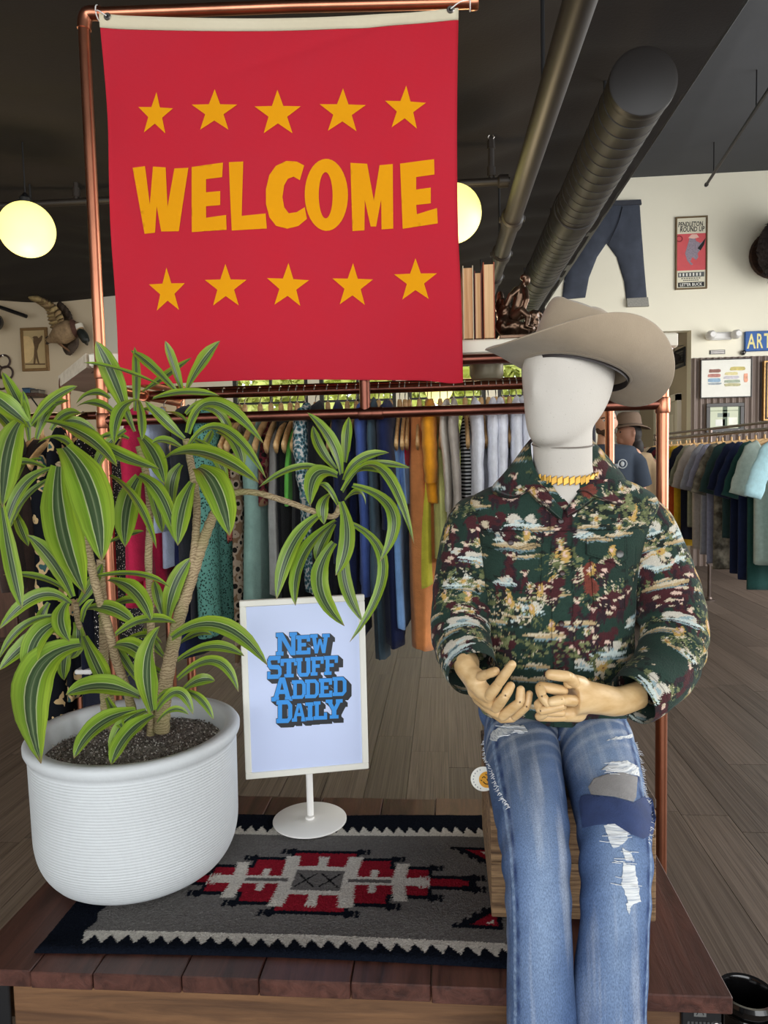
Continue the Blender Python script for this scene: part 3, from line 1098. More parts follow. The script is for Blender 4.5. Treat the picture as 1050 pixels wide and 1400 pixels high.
frame_rect(x0 + 0.02, x1 - 0.02, z0 + 0.02, z1 - 0.02, 0.02, yw - 0.07, yw - 0.058, 'inner_moulding', M['dark_wood'], t)

# passage: black notice and black cap
Yp = YB + 1.75
a, b = at(934, 476, YB + 0.35), at(941.5, 503, YB + 0.45)
t = thing('wall_plaque', 'narrow black framed plaque on the passage side wall', 'plaque', (3.085, YB + 0.4, b[2]))
MB().box(3.07, 3.089, YB + 0.2, YB + 0.62, b[2], a[2], 0.004).build('plaque_board', M['black_metal'], t, False)
for q in range(6):
    zz = b[2] + (a[2] - b[2]) * (0.12 + 0.13 * q)
    MB().box(3.0685, 3.07, YB + 0.26, YB + 0.56, zz, zz + 0.018).build('plaque_bar', pmat('plaque_grey', (120, 116, 108), 0.7) if 'pg' not in M else M['pg'], t, False)
c = at(921, 491, YB + 0.3)
t = thing('black_hat', 'black visored cap hanging in the passage beside the black plaque', 'cap', c)
MB().ball(c, (0.09, 0.08, 0.075), 18).build('cap_crown', M['black_fabric'], t)
MB().ball(c + (0.02, -0.06, -0.045), (0.085, 0.09, 0.012), 16).build('cap_visor', M['black_fabric'], t)
MB().tube([c + (0, 0, 0.07), c + (0.02, 0.0, 0.16), (3.09, c[1], c[2] + 0.17)], 0.006, 8).build('wall_hook', M['steel'], t)

# ------------------------------------------------------------------ on the left wall
t, x0, x1, z0, z1 = picture('framed_picture', 'tan framed picture of a slim standing figure before a pale disc', (29, 449, 68.5, 507), YL, 0.03, pmat('oak_frame', (132, 100, 58), 0.5, 0, 0.1, 20), pmat('tan_sheet', (196, 170, 122), 0.7, 0, 0.05, 6))
u = lambda px, py: tuple(at(px, py, YL)[[0, 2]])
lp = [u(38.5 + 9.5 * math.cos(a), 478 + 18 * math.sin(a)) for a in np.linspace(-PI / 2, PI / 2, 14)] + [u(33, 496), u(33, 460)]
facet([lp], YL - 0.0195, YL - 0.017, 'pale_disc', pmat('picture_pale', (228, 196, 140), 0.8), t)
fg = pmat('figure_brown', (106, 82, 54), 0.8, 0, 0.15, 40)
facet([[u(*p) for p in ((47, 463), (50, 460), (54, 463), (58, 459), (59.5, 460), (58, 466), (54.5, 471), (52, 480), (53, 488), (55.5, 498), (53.5, 498), (50.5, 489), (49.5, 498), (47, 498), (48, 487), (48.5, 475), (47, 468))]], YL - 0.0205, YL - 0.017, 'standing_figure', fg, t)
facet([[u(*p) for p in ((45.5, 462), (48, 460), (52, 460), (54.5, 463.5), (49, 463.5))]], YL - 0.021, YL - 0.017, 'figure_hat', fg, t)
facet([[u(*p) for p in ((36, 497.5), (63, 497), (63, 499), (36, 499))]], YL - 0.0203, YL - 0.017, 'ground_line', fg, t)

# flying duck mount
dk = thing('duck_mount', 'mounted flying duck with raised wings and dark head on the left wall', 'bird mount', at(95, 470, YL))
P = lambda px, py, d: at(px, py, YL - d)
bm_ = pmat('duck_body_brown', (150, 124, 92), 0.85, 0, 0.3, 26)
blob('body', [capsule([P(68, 465, 0.26), P(84, 457, 0.28), P(97, 450, 0.28), P(106, 448, 0.27)], [0.035, 0.11, 0.105, 0.06], 16),
              capsule([P(104, 447, 0.27), P(111, 453, 0.28), P(115, 461, 0.29)], [0.055, 0.042, 0.045], 14)], bm_, dk, 0.012, 4)
blob('head', [capsule([P(110, 453, 0.28), P(114, 459, 0.29), P(116.5, 464, 0.295)], [0.045, 0.05, 0.045], 14)], pmat('duck_head_dark', (34, 38, 34), 0.5, 0, 0.1, 20), dk, 0.008, 4)
MB().tube([P(117, 466, 0.295), P(118.5, 469, 0.3), P(120, 472, 0.3)], [(0.03, 0.018), (0.026, 0.01), (0.008, 0.004)], 12).build('bill', pmat('duck_bill', (66, 60, 48), 0.5), dk)
MB().tube([P(106, 447, 0.275), P(109, 451, 0.28)], [0.062, 0.05], 16).build('neck_ring', pmat('duck_white', (220, 212, 196), 0.8), dk)
MB().tube([P(101, 449, 0.28), P(106, 448, 0.275)], [0.1, 0.066], 16).build('breast', pmat('duck_breast', (84, 52, 40), 0.85, 0, 0.2, 30), dk)


wl = [pmat('wing_pale', (176, 152, 104), 0.85, 0, 0.3, 22), pmat('wing_buff', (150, 124, 86), 0.85, 0, 0.3, 22)]
wdk = [pmat('wing_dark', (66, 52, 42), 0.85, 0, 0.3, 22), pmat('wing_dark_grey', (84, 70, 58), 0.85, 0, 0.3, 22)]


def wing(px_chain, tips_chain, d0, d1, n, w, mats):
    A = spline(np.array([P(*p, d0) for p in px_chain]), n)
    B = spline(np.array([P(*p, d1) for p in tips_chain]), n)
    for i in range(n):
        r_, t_ = A[i], B[i]
        pts = spline([r_, (r_ + t_) / 2 + (0, -0.012, 0), t_], 7)
        dirn = (t_ - r_) / np.linalg.norm(t_ - r_)
        side = np.cross(dirn, (0, 1, 0))
        side /= np.linalg.norm(side)
        ww = np.array([0.6, 0.9, 1, 1, 0.9, 0.65, 0.12]) * w
        V = []
        for p_, q_ in zip(pts, ww):
            V += [p_ - side * q_, p_ + (0, -0.006, 0), p_ + side * q_, p_ + (0, 0.006, 0)]
        F = [(4 * a + b, 4 * a + (b + 1) % 4, 4 * a + 4 + (b + 1) % 4, 4 * a + 4 + b) for a in range(6) for b in range(4)]
        mesh('feather', np.array(V) + (0, -0.004 * i, 0), F, mats[i % 2], dk, True)


wing([(88, 446), (85, 432), (79, 420), (68, 414), (60, 411)], [(70, 453), (66, 438), (64, 425), (55, 416), (42, 408)], 0.26, 0.20, 13, 0.034, wl)
wing([(66, 414), (80, 421), (88, 436), (90, 446)], [(42, 408.5), (72, 430), (80, 442), (84, 450)], 0.275, 0.27, 8, 0.03, wl)
wing([(98, 445), (99, 436), (94, 426), (86, 419)], [(86, 444), (88, 432), (84, 424), (80, 417)], 0.12, 0.08, 9, 0.045, wdk)
wing([(90, 462), (97, 460), (105, 458)], [(91, 485), (98, 486), (106, 478)], 0.15, 0.12, 8, 0.04, [wdk[1], wdk[1]])
wing([(70, 463), (71, 465)], [(62, 462), (64, 471)], 0.25, 0.22, 5, 0.022, [wdk[0], wl[0]])
for q in ((76, 466, 92, 477), (80, 468, 95, 480)):
    MB().tube([P(q[0], q[1], 0.25), P((q[0] + q[2]) / 2, (q[1] + q[3]) / 2 + 1, 0.22), P(q[2], q[3], 0.18)], [0.012, 0.009, 0.008], 8).build('leg', pmat('duck_leg', (120, 84, 56), 0.7), dk)
MB().tube([P(97, 452, 0.2), P(98, 455, 0.0)], [0.03, 0.04], 12).build('wall_peg', M['dark_wood'], dk)

# swing arm lamp, ring chain, small shelf with tins
t = thing('wall_lamp', 'black swing arm wall lamp with round shade at left edge', 'lamp', at(-10, 420, YL))
MB().tube([P(-30, 410, 0.1), P(0, 420, 0.16), P(36, 432.5, 0.22)], 0.02, 12).build('swing_arm', M['black_metal'], t)
MB().lathe([(0.001, 0.05), (0.05, 0.045), (0.09, 0.0), (0.1, -0.06)][::-1], 24, P(-6, 441, 0.2), 1).build('lamp_shade', M['black_metal'], t)
MB().tube([P(-2, 421, 0.16), P(-5, 432, 0.18), P(-6, 441, 0.2)], 0.012, 10).build('shade_link', M['black_metal'], t)
MB().lathe([(0.06, 0.02), (0.06, -0.02)], 20, P(-30, 410, 0.02), 1).build('wall_plate', M['black_metal'], t)
MB().tube([P(-30, 410, 0.02), P(-30, 410, 0.1)], 0.014, 10).build('wall_stem', M['black_metal'], t)
t = thing('ring_chain', 'chain of three dark iron rings hanging on the left wall', 'wall decor', at(5, 490, YL))
for px, py, r_ in ((5, 494, 8.5), (8.5, 510, 9), (2, 524, 8)):
    MB().tube([P(px + r_ * math.cos(a), py + r_ * math.sin(a), 0.03) for a in np.linspace(0, 2 * PI, 25)], 0.011, 8, False).build('ring', pmat('iron_brown', (62, 44, 38), 0.6) if 'ib' not in M else M['ib'], t)
MB().tube([P(4, 486, 0.0), P(4, 486, 0.04)], 0.01, 8).build('nail', M['steel'], t)
x0, x1, z0, z1 = prect(16, 541, 66, 544, YL)
t = thing('wall_shelf', 'thin dark shelf on left wall behind the plant leaves', 'shelf', ((x0 + x1) / 2, YL, z0))
MB().box(x0, x1, YL - 0.24, YL - 0.002, z0, z1, 0.004).build('shelf_board', M['dark_wood'], t, False)
for f in (0.2, 0.8):
    xx = x0 + (x1 - x0) * f
    MB().tube([(xx, YL - 0.01, z0 - 0.14), (xx, YL - 0.2, z0 - 0.002)], 0.008, 8).build('shelf_bracket', M['black_metal'], t)
for q, (pa, pb, top, cc, lb) in enumerate(((35, 45, 531, (58, 92, 122), 'blue square tin on the dark wall shelf'), (46, 58, 533, (112, 106, 96), 'grey tin beside the blue tin on wall shelf'))):
    xa, xb = at(pa, 540, YL - 0.12)[0], at(pb, 540, YL - 0.12)[0]
    zt = at(pa, top, YL - 0.12)[2]
    b = thing('storage_tin', lb, 'tin', ((xa + xb) / 2, YL - 0.12, z1))
    MB().box(xa, xb, YL - 0.18, YL - 0.06, z1, zt - 0.012, 0.006).build('tin_body', pmat('tin_paint', cc, 0.5, 0, 0.1, 12), b, False)
    MB().box(xa - 0.004, xb + 0.004, YL - 0.184, YL - 0.056, zt - 0.014, zt, 0.005).build('lid', pmat('tin_lid', [v * 0.8 for v in cc], 0.5), b, False)
# dark cabinet low at the left
t = thing('display_cabinet', 'dark wooden cabinet low behind the plant at left edge', 'cabinet', (-3.2, 5.2, 0))
MB().box(-4.2, -2.5, 5.0, 5.6, 0.16, 1.02, 0.008).build('body', M['dark_wood'], t, False)
MB().box(-4.24, -2.46, 4.96, 5.64, 1.02, 1.06, 0.008).build('top', M['dark_wood'], t, False)
for q in range(3):
    xa = -4.16 + q * 0.55
    d = MB().box(xa, xa + 0.52, 4.978, 4.999, 0.2, 0.98, 0.006).build('door', woodmat('cabinet_door', (70, 46, 36), (96, 66, 50), (20, 3, 3)), t, False)
    MB().ball((xa + 0.47, 4.965, 0.6), 0.014).build('knob', M['steel'], d)
for xa in (-4.15, -2.56):
    for ya in (5.04, 5.55):
        MB().tube([(xa, ya, 0), (xa, ya, 0.16)], [0.02, 0.028], 10).build('leg', M['dark_wood'], t)

# ------------------------------------------------------------------ copper pipe rack with shelf
YF, YR = 2.1, 2.75
XL, XR = -1.0, 0.607
rk = thing('copper_rack', 'copper pipe clothes rack with tall sign frame and white shelf behind the platform', 'clothes rack', ((XL + XR) / 2, (YF + YR) / 2, 0))
PR = 0.0165


def cpipe(name, pts, r=PR, mat='copper', parent=None, n=20):
    return MB().tube(pts, r, n).build(name, M[mat], parent if parent is not None else rk)


def collar(p, axis, parent=None, r=PR + 0.0035, h=0.022, mat='copper'):
    p, axis = np.asarray(p, float), np.asarray(axis, float)
    return MB().tube([p - axis * h, p - axis * (h - 0.004), p + axis * (h - 0.004), p + axis * h], [r - 0.002, r, r, r - 0.002], 20).build('pipe_fitting', M[mat], parent if parent is not None else rk)


ex, ey, ez = np.eye(3)
ztop = 2.705
cpipe('post', [(XL, YF, 0), (XL, YF, 1.2), (XL, YF, ztop - 0.03)])
cpipe('post', [(XR, YF, 0), (XR, YF, 1.70)])
cpipe('post', [(XL, YR, 0), (XL, YR, 1.70)])
cpipe('post', [(XR, YR, 0), (XR, YR, 1.70)])
for x in (XL, XR):
    for y in (YF, YR):
        MB().lathe([(0.036, 0), (0.036, 0.006), (0.021, 0.01), (0.021, 0.03)], 24, (x, y, 0)).build('floor_flange', M['copper_dull'], rk)
ra, rb_ = at(112, 15, YF), at(650, 3, YF)
MB().tube(spline([(XL, YF, ztop - 0.04), (XL + 0.004, YF, ztop - 0.012), (XL + 0.016, YF, ztop + 0.002), (XL + 0.05, YF, ztop)], 10), PR + 0.003, 20).build('elbow', M['copper'], rk)
cpipe('top_rail', [(XL + 0.03, YF, ztop), (-0.4, YF, ztop - 0.02), (rb_[0], YF, rb_[2])])
collar((rb_[0] - 0.004, YF, rb_[2]), ex, h=0.012)
zl = 1.556
cpipe('front_rail', [(XL, YF, zl), (-0.2, YF, zl + 0.001), (XR, YF, zl + 0.004)], 0.0155, 'copper_dull')
for x in (XL, XR):
    collar((x, YF, zl), ez)
collar((-0.2, YF, zl), ex, r=0.0185, h=0.03, mat='copper_dull')
YH, ZH = 2.42, 1.657                                     # hanging rail in the middle of the rack
cpipe('hanging_rail', [(XL, YH, ZH), (-0.2, YH, ZH), (XR, YH, ZH)], 0.0155, 'copper_dull')
for x in (XL, XR):
    cpipe('side_rail', [(x, YF, 1.70), (x, YR, 1.70)])
    cpipe('side_rail', [(x, YF, ZH), (x, YR, ZH)], 0.0145)
    cpipe('side_rail', [(x, YF, 0.22), (x, YR, 0.22)], 0.0145)
    collar((x, YF, 1.70), ez)
    collar((x, YR, 1.70), ez)
    collar((x, YH, ZH), ey)
cpipe('back_rail', [(XL, YR, 1.70), (XR, YR, 1.70)])
dz = at(500, 545, YF + 0.02)
cpipe('drop_post', [(dz[0], YF, zl), (dz[0], YF, 1.70)], 0.0155, 'copper_dull')
collar((dz[0], YF, zl), ex, r=0.019, h=0.02, mat='copper_dull')
cpipe('front_top_rail', [(XL, YF, 1.70), (XR, YF, 1.70)], 0.0145, 'copper_dull')
shm = woodmat('pale_shelf_wood', (206, 192, 170), (226, 214, 194), (2, 24, 40), 0.6, 0.04)
z0 = 1.7165
sh = MB().box(-1.045, 0.655, 2.122, 2.36, z0, z0 + 0.042, 0.005).build('shelf_board', shm, rk, False)
MB().box(-1.043, 0.653, 2.115, 2.1225, z0 + 0.004, z0 + 0.038, 0.002).build('edge_strip', M['trim_white'], sh, False)
# chrome clamp that ties the shelf end
mb = MB()
for q in range(3):
    mb.tube([(0.607, 2.12, z0 - 0.004 - 0.012 * q), (0.628, 2.09, z0 - 0.008 - 0.012 * q), (0.607, 2.08, z0 - 0.012 - 0.012 * q)], 0.004, 8)
mb.build('shelf_clamp', M['steel'], rk)

# neighbouring small copper rack at the left
lk = thing('copper_rack', 'second copper pipe rack with elbow end at far left behind the plant', 'clothes rack', (-1.3, 2.6, 0))
e0 = at(88, 516, 2.6)
e1 = at(131, 496, 2.2)
LX = e0[0]
MB().tube(spline([(LX, 2.6, e0[2] - 0.06), (LX, 2.6, e0[2] - 0.015), (LX + 0.03, 2.57, e0[2] - 0.002), (LX + 0.07, 2.53, e0[2] - 0.004)], 10), 0.02, 20).build('elbow', M['copper_dull'], lk)
cpipe('arm_pipe', [(LX + 0.05, 2.55, e0[2] - 0.003), (e1[0], 2.2, e1[2] - 0.01)], 0.0175, 'copper_dull', lk)
cpipe('post', [(LX, 2.6, 0), (LX, 2.6, e0[2] - 0.05)], 0.0165, 'copper', lk)
wa, wb2 = np.array([-1.052, 2.122]), np.array([-1.41, 2.62])
wn = np.array([0.0, 0.235])
V, F = boxgeo(0, 1, 0, 1, z0, z0 + 0.042, 0.004)
mesh('shelf_board', [tuple(wa + (wb2 - wa) * v[0] + wn * (v[1] - 0.02)) + (v[2] + 0.0,) for v in V], [f[::-1] for f in F], shm, lk)
cpipe('rail', [(-2.3, 2.75, 1.62), (-1.08, 2.75, 1.62)], 0.0155, 'copper_dull', lk)
cpipe('rail', [(LX, 2.6, 1.58), (LX, 2.75, 1.62)], 0.0145, 'copper_dull', lk)
cpipe('post', [(-1.08, 2.75, 0), (-1.08, 2.75, 1.62)], 0.0165, 'copper', lk)
cpipe('post', [(-2.3, 2.75, 0), (-2.3, 2.75, 1.62)], 0.0165, 'copper', lk)
for x, y in ((LX, 2.6), (-1.08, 2.75), (-2.3, 2.75)):
    MB().lathe([(0.036, 0), (0.036, 0.006), (0.021, 0.01), (0.021, 0.03)], 24, (x, y, 0)).build('floor_flange', M['copper_dull'], lk)

# ------------------------------------------------------------------ books and bronze bookend on the shelf
zs = z0 + 0.0425
pgm = woodmat('book_pages', (196, 152, 104), (224, 186, 140), (90, 3, 3), 0.85, 0.08, 0.1)
ys = 2.13
for q, (pa, pb, top, cc, lb) in enumerate(((633, 647.5, 363, (206, 196, 166), 'cream covered old book with tan page edges next to the flag'),
                                           (649, 659, 370, (96, 34, 30), 'thin dark red old book between two thicker books'),
                                           (661, 676.5, 358, (150, 70, 40), 'thick tan paged book beside the bronze bookend'))):
    xa, xb = at(pa, 420, ys)[0], at(pb, 420, ys)[0]
    zt = at((pa + pb) / 2, top, ys)[2]
    b = thing('old_book', lb, 'book', ((xa + xb) / 2, ys, zs), 'old books on the shelf')
    dpt = 0.17
    MB().box(xa + 0.0025, xb - 0.0025, ys + 0.004, ys + dpt, zs + 0.004, zt - 0.006).build('pages', pgm, b, False)
    cv = pmat('book_cover', cc, 0.7, 0, 0.12, 20)
    for c0, c1 in ((xa, xa + 0.0025), (xb - 0.0025, xb)):
        MB().box(c0, c1, ys, ys + dpt + 0.004, zs, zt, 0.0006).build('cover', cv, b, False)
    MB().box(xa, xb, ys + dpt, ys + dpt + 0.004, zs, zt, 0.001).build('spine', cv, b, False)
bz = pmat('bronze', (92, 72, 58), 0.34, 0.9, 0.45, 22)
S = lambda px, py, dy=0.0: at(px, py, 2.18 + dy)
bk = thing('bronze_bookend', 'dark glossy bronze bookend of a seated figure on rocks by the books', 'bookend', (S(708, 455)[0], 2.18, zs))
rock = [ballgeo(S(690, 432, 0.02), (0.022, 0.03, 0.05), 14), ballgeo(S(687, 446, 0), (0.02, 0.03, 0.025), 14), ballgeo(S(700, 448, 0.0), (0.03, 0.035, 0.024), 14),
        ballgeo(S(716, 450, 0), (0.032, 0.03, 0.02), 14), ballgeo(S(729, 438, 0.02), (0.02, 0.026, 0.03), 14), ballgeo(S(735, 430, 0.03), (0.014, 0.02, 0.014), 12),
        ballgeo(S(684, 422, 0.04), (0.014, 0.03, 0.05), 12), boxgeo(S(681, 450)[0], S(733, 450)[0], 2.135, 2.24, zs, zs + 0.012)]
rk_o = blob('rock_base', rock, bz, bk, 0.0035, 2)
vv = rk_o.data.vertices
co = np.array([v.co for v in vv])
nn = np.array([v.normal for v in vv])
dd = 0.004 * fbm(co[:, 0] * 160, co[:, 2] * 160 + co[:, 1] * 90, 5, 3)
co2 = co + nn * dd[:, None] * (co[:, 2] > zs + 0.012)[:, None]
rk_o.data.vertices.foreach_set('co', co2.ravel())
fig = [capsule([S(704, 430), S(707, 420), S(712, 403), S(713, 396)], [0.018, 0.016, 0.021, 0.013], 12),
       capsule([S(713, 395), S(716, 388)], [0.007, 0.007], 10), ballgeo(S(720, 383), (0.011, 0.013, 0.0155), 12), ballgeo(S(716, 379), (0.011, 0.014, 0.009), 12),
       capsule([S(707, 396, -0.01), S(698, 404, -0.03), S(692, 418, -0.03)], [0.0105, 0.008, 0.006], 10),
       capsule([S(718, 397, -0.01), S(720, 410, -0.03), S(716, 422, -0.03)], [0.01, 0.008, 0.0065], 10),
       capsule([S(704, 432, -0.01), S(714, 424, -0.03), S(722, 432, -0.035)], [0.014, 0.012, 0.009], 10),
       capsule([S(722, 432, -0.035), S(720, 446, -0.03), S(727, 448, -0.035)], [0.0085, 0.007, 0.005], 10),
       capsule([S(706, 434, 0.01), S(718, 430, 0.02), S(727, 432, 0.02), S(731, 446, 0.0)], [0.013, 0.011, 0.008, 0.006], 10)]
blob('seated_figure', fig, bz, bk, 0.0025, 2)
# dented metal tin hanging below the shelf
tc_ = at(665, 498, 2.35)
t = thing('hanging_tin', 'pale green tin can hanging under the shelf next to the flag', 'tin', (tc_[0], 2.35, 1.7))
MB().lathe([(0.05, 0.045), (0.053, 0.04), (0.053, -0.03), (0.045, -0.045), (0.001, -0.048)][::-1], 28, (tc_[0], 2.35, tc_[2] - 0.002)).build('tin_body', pmat('tin_olive', (140, 132, 110), 0.4, 0.3, 0.1, 10), t)
MB().lathe([(0.001, 0.044), (0.048, 0.046), (0.054, 0.05), (0.054, 0.04)], 28, (tc_[0], 2.35, tc_[2])).build('lid', M['black_metal'], t)
MB().tube([(tc_[0], 2.35, tc_[2] + 0.045), (tc_[0], 2.35, z0)], 0.006, 8).build('hook', M['steel'], t)

# ------------------------------------------------------------------ red flag
YFL = 2.066


def flag_y(x, z):
    x, z = np.asarray(x, float), np.asarray(z, float)
    d = np.clip((2.70 - z) / 1.05, 0, 1)
    y = YFL + 0.010 * d * np.sin(x * 9.5 + 0.8 + z * 1.5) + 0.006 * np.sin(x * 4.2 - z * 5.0) * d + 0.004 * fbm(x * 7, z * 6, 12, 3) * np.minimum(d * 3, 1)
    y += 0.008 * np.exp(-((x + 0.95) / 0.05) ** 2) * np.sin(z * 11) + 0.006 * np.exp(-((x - 0.06) / 0.06) ** 2) * np.sin(z * 9 + 1)
    # faint diagonal crease
    u = (z - 2.53) - (x + 0.45) * 0.25
    y += 0.004 * np.exp(-(u / 0.012) ** 2) * np.exp(-((x + 0.3) / 0.35) ** 2)
    return y


pe_l = [(137, 22), (146, 180), (153, 330), (158, 450), (161, 528)]
pe_r = [(627, 14), (625, 150), (626, 300), (631, 420), (633, 520)]
nu, nv = 110, 110
vs = np.linspace(0, 1, nv)
L_ = spline(pe_l, nv)
R_ = spline(pe_r, nv)
PXY = np.zeros((nv, nu, 2))
for j in range(nu):
    f = j / (nu - 1)
    PXY[:, j] = L_ * (1 - f) + R_ * f
    sag = 9 * math.sin(PI * f) * (1 - vs) ** 2 * (1 if True else 0)
    bot = 5 * math.sin(PI * f * 1.0 + 0.2) * vs ** 4 * -1 + 4 * np.exp(-((f - 0.97) / 0.05) ** 2) * vs ** 6
    PXY[:, j, 1] += sag + bot
XZ = np.array([[at(p[0], p[1], YFL)[[0, 2]] for p in row] for row in PXY])


def sheet(name, XZg, off, mat, parent, thick=0.0012):
    """closed thin cloth following flag_y"""
    a, b = XZg.shape[:2]
    yy = flag_y(XZg[..., 0], XZg[..., 1]) - off
    V0 = np.stack([XZg[..., 0], yy, XZg[..., 1]], -1).reshape(-1, 3)
    V1 = V0 + (0, thick, 0)
    F0 = gridfaces(a, b)
    n = a * b
    F = [tuple(f) for f in F0.tolist()] + [tuple(i + n for i in f[::-1]) for f in F0.tolist()]
    rim = list(range(b)) + [b * i + b - 1 for i in range(1, a)] + [b * (a - 1) + j for j in range(b - 2, -1, -1)] + [b * i for i in range(a - 2, 0, -1)]
    for i in range(len(rim)):
        p, q = rim[i], rim[(i + 1) % len(rim)]
        F.append((p, q, q + n, p + n))
    return mesh(name, np.vstack([V0, V1]), F, mat, parent, True)


def weave(name, rgb, rgb2, tr):
    k = NT(name)
    tc = k.n('ShaderNodeTexCoord')
    nz = k.n('ShaderNodeTexNoise', i_Scale=3.0, i_Detail=8.0, i_Roughness=0.7)
    k.l(tc.outputs['Object'], nz.inputs['Vector'])
    mx = k.n('ShaderNodeMix', data_type='RGBA')
    mx.inputs[6].default_value = lin4(rgb)
    mx.inputs[7].default_value = lin4(rgb2)
    k.l(nz.outputs[0], mx.inputs[0])
    last = mx.outputs[2]
    for d, sc in (('X', 900.0), ('Z', 900.0)):
        wv = k.n('ShaderNodeTexWave', wave_type='BANDS', bands_direction=d, i_Scale=sc / 6.28, i_Distortion=1.5)
        k.l(tc.outputs['Object'], wv.inputs['Vector'])
        mr = k.n('ShaderNodeMapRange', i_1=0.0, i_2=1.0, i_3=0.94, i_4=1.06)
        k.l(wv.outputs[1], mr.inputs[0])
        vm = k.n('ShaderNodeVectorMath', operation='SCALE')
        k.l(last, vm.inputs[0])
        k.l(mr.outputs[0], vm.inputs['Scale'])
        last = vm.outputs[0]
    k.l(last, k.b.inputs['Base Color'])
    k.b.inputs['Roughness'].default_value = 0.9
    k.b.inputs['Specular IOR Level'].default_value = 0.15
    if tr:
        t_ = k.n('ShaderNodeBsdfTranslucent')
        k.l(last, t_.inputs[0])
        ms = k.n('ShaderNodeMixShader', i_0=tr)
        k.l(k.b.outputs[0], ms.inputs[1])
        k.l(t_.outputs[0], ms.inputs[2])
        k.l(ms.outputs[0], k.t.nodes['Material Output'].inputs[0])
    return k.m


fl = thing('welcome_flag', 'red cotton flag with orange welcome letters and ten stars hung on the copper frame', 'flag', (-0.45, YFL, 2.67))
red = weave('flag_red', (216, 40, 56), (204, 54, 72), 0.26)
orange = weave('flag_orange', (240, 166, 16), (226, 150, 14), 0.05)
cream = weave('flag_cream', (232, 222, 196), (214, 202, 172), 0.05)
hrow = max(3, int(nv * 0.033)) + 1
cloth = sheet('cloth', XZ, 0.0, red, fl)
hd_xz = XZ[:hrow].copy()
hd_xz[0, :, 1] += 0.003
sheet('header_band', hd_xz, 0.0022, cream, fl, 0.0058)
for px, py in ((148, 24.5), (616, 15)):
    c = at(px, py, YFL)
    yy = float(flag_y(c[0], c[2])) - 0.0035
    gr = MB().lathe([(0.004, 0.0), (0.0055, -0.0022), (0.0085, -0.0022), (0.0105, 0.0)], 18, (c[0], yy, c[2]), 1).build('grommet', M['steel'], fl)
    MB().lathe([(0.0042, -0.0003), (0.001, -0.0006)], 14, (c[0], yy - 0.0008, c[2]), 1).build('grommet_hole', M['black_metal'], gr)
    # cord from grommet to the pipe
    tp = (XL + 0.045, YF, ztop) if px < 300 else (rb_[0] - 0.015, YF, rb_[2])
    mb = MB()
    mb.tube(spline([(c[0], yy - 0.003, c[2]), ((c[0] + tp[0]) / 2, yy - 0.006, (c[2] + tp[2]) / 2 - 0.004), (tp[0], tp[1] - 0.02, tp[2] - 0.004)], 9), 0.0016, 6)
    mb.tube([(tp[0] + 0.0, tp[1] + 0.02 * math.cos(a), tp[2] + 0.02 * math.sin(a)) for a in np.linspace(0, 2 * PI, 17)], 0.0018, 6, False)
    mb.build('tie_cord', M['white_paint'], fl)


def applique(name, loops_px, mat, off=0.0022):
    loops = [[tuple(at(x, y, YFL)[[0, 2]]) for x, y in lp] for lp in loops_px]
    V2, F = flatpoly(loops, 0.012)
    yy = flag_y(V2[:, 0], V2[:, 1]) - off
    V = np.stack([V2[:, 0], yy, V2[:, 1]], 1)
    return mesh(name, V, [tuple(int(i) for i in f) for f in F], mat, fl, True)


def star(cx, cy, r, rot, sx=1.0):
    P = []
    for i in range(10):
        a = -PI / 2 + rot + i * PI / 5
        q = r if i % 2 == 0 else r * 0.40
        P.append((cx + sx * q * math.cos(a), cy + q * math.sin(a)))
    return P


for cx, cy, r, rot, sx in ((213.5, 158, 31, 0.05, 0.82), (294.5, 154.5, 31, 0.0, 1.06), (380.5, 157, 33, -0.02, 1.0), (468.5, 153.5, 32, 0.02, 1.04), (554, 150, 32, 0.05, 0.92),
                           (228.5, 398, 32, -0.02, 0.82), (309.5, 393, 31, 0.0, 0.97), (393.5, 391.5, 32, 0.03, 0.93), (481.5, 390, 31.5, 0.02, 0.93), (568, 384, 31, 0.0, 1.0)):
    applique('star', [star(cx, cy, r, rot, sx)], orange)
H2 = lambda pts, ox=0: [((x + ox) / 2, y / 2) for x, y in pts]
letters = {
    'letter_w': [H2([(364, 460), (398, 456), (411, 560), (420, 457), (455, 460), (460, 568), (479, 463), (518, 462), (491, 634), (442, 634), (430, 565), (425, 637), (396, 640)])],
    'letter_e': [H2([(527, 460), (613, 449), (611, 489), (567, 494), (567, 530), (606, 527), (606, 565), (567, 568), (567, 599), (622, 592), (623, 632), (527, 637)])],
    'letter_l': [H2([(629, 448), (668, 446), (664, 594), (728, 586), (731, 627), (637, 634)])],
    'letter_c': [H2([(832, 453), (820, 493), (803, 484), (788, 490), (778, 508), (773, 540), (778, 568), (790, 584), (812, 580), (833, 566), (839, 598), (816, 618), (786, 626), (756, 619), (738, 596), (729, 560), (729, 520), (738, 482), (756, 456), (784, 442), (812, 443)])],
    'letter_o': [H2([(892 + 59 * math.cos(a), 532 + 98 * math.sin(a)) for a in np.linspace(0, 2 * PI, 40)[:-1]]), H2([(890 + 19 * math.cos(a), 533 + 63 * math.sin(a)) for a in np.linspace(0, 2 * PI, 30)[:-1]])],
    'letter_m': [H2([(958, 445), (1004, 448), (1022, 548), (1038, 452), (1074, 449), (1075, 624), (1043, 626), (1042, 545), (1028, 618), (1013, 618), (997, 545), (996, 628), (963, 630)])],
    'letter_e.': [H2([(44, 448), (137, 436), (138, 478), (88, 485), (88, 519), (128, 514), (128, 557), (88, 561), (90, 586), (145, 570), (147, 612), (51, 625)], 1050)],
}
for nm, lp in letters.items():
    applique(nm.rstrip('.'), lp, orange)

# ------------------------------------------------------------------ hangers and clothes
GM = {}


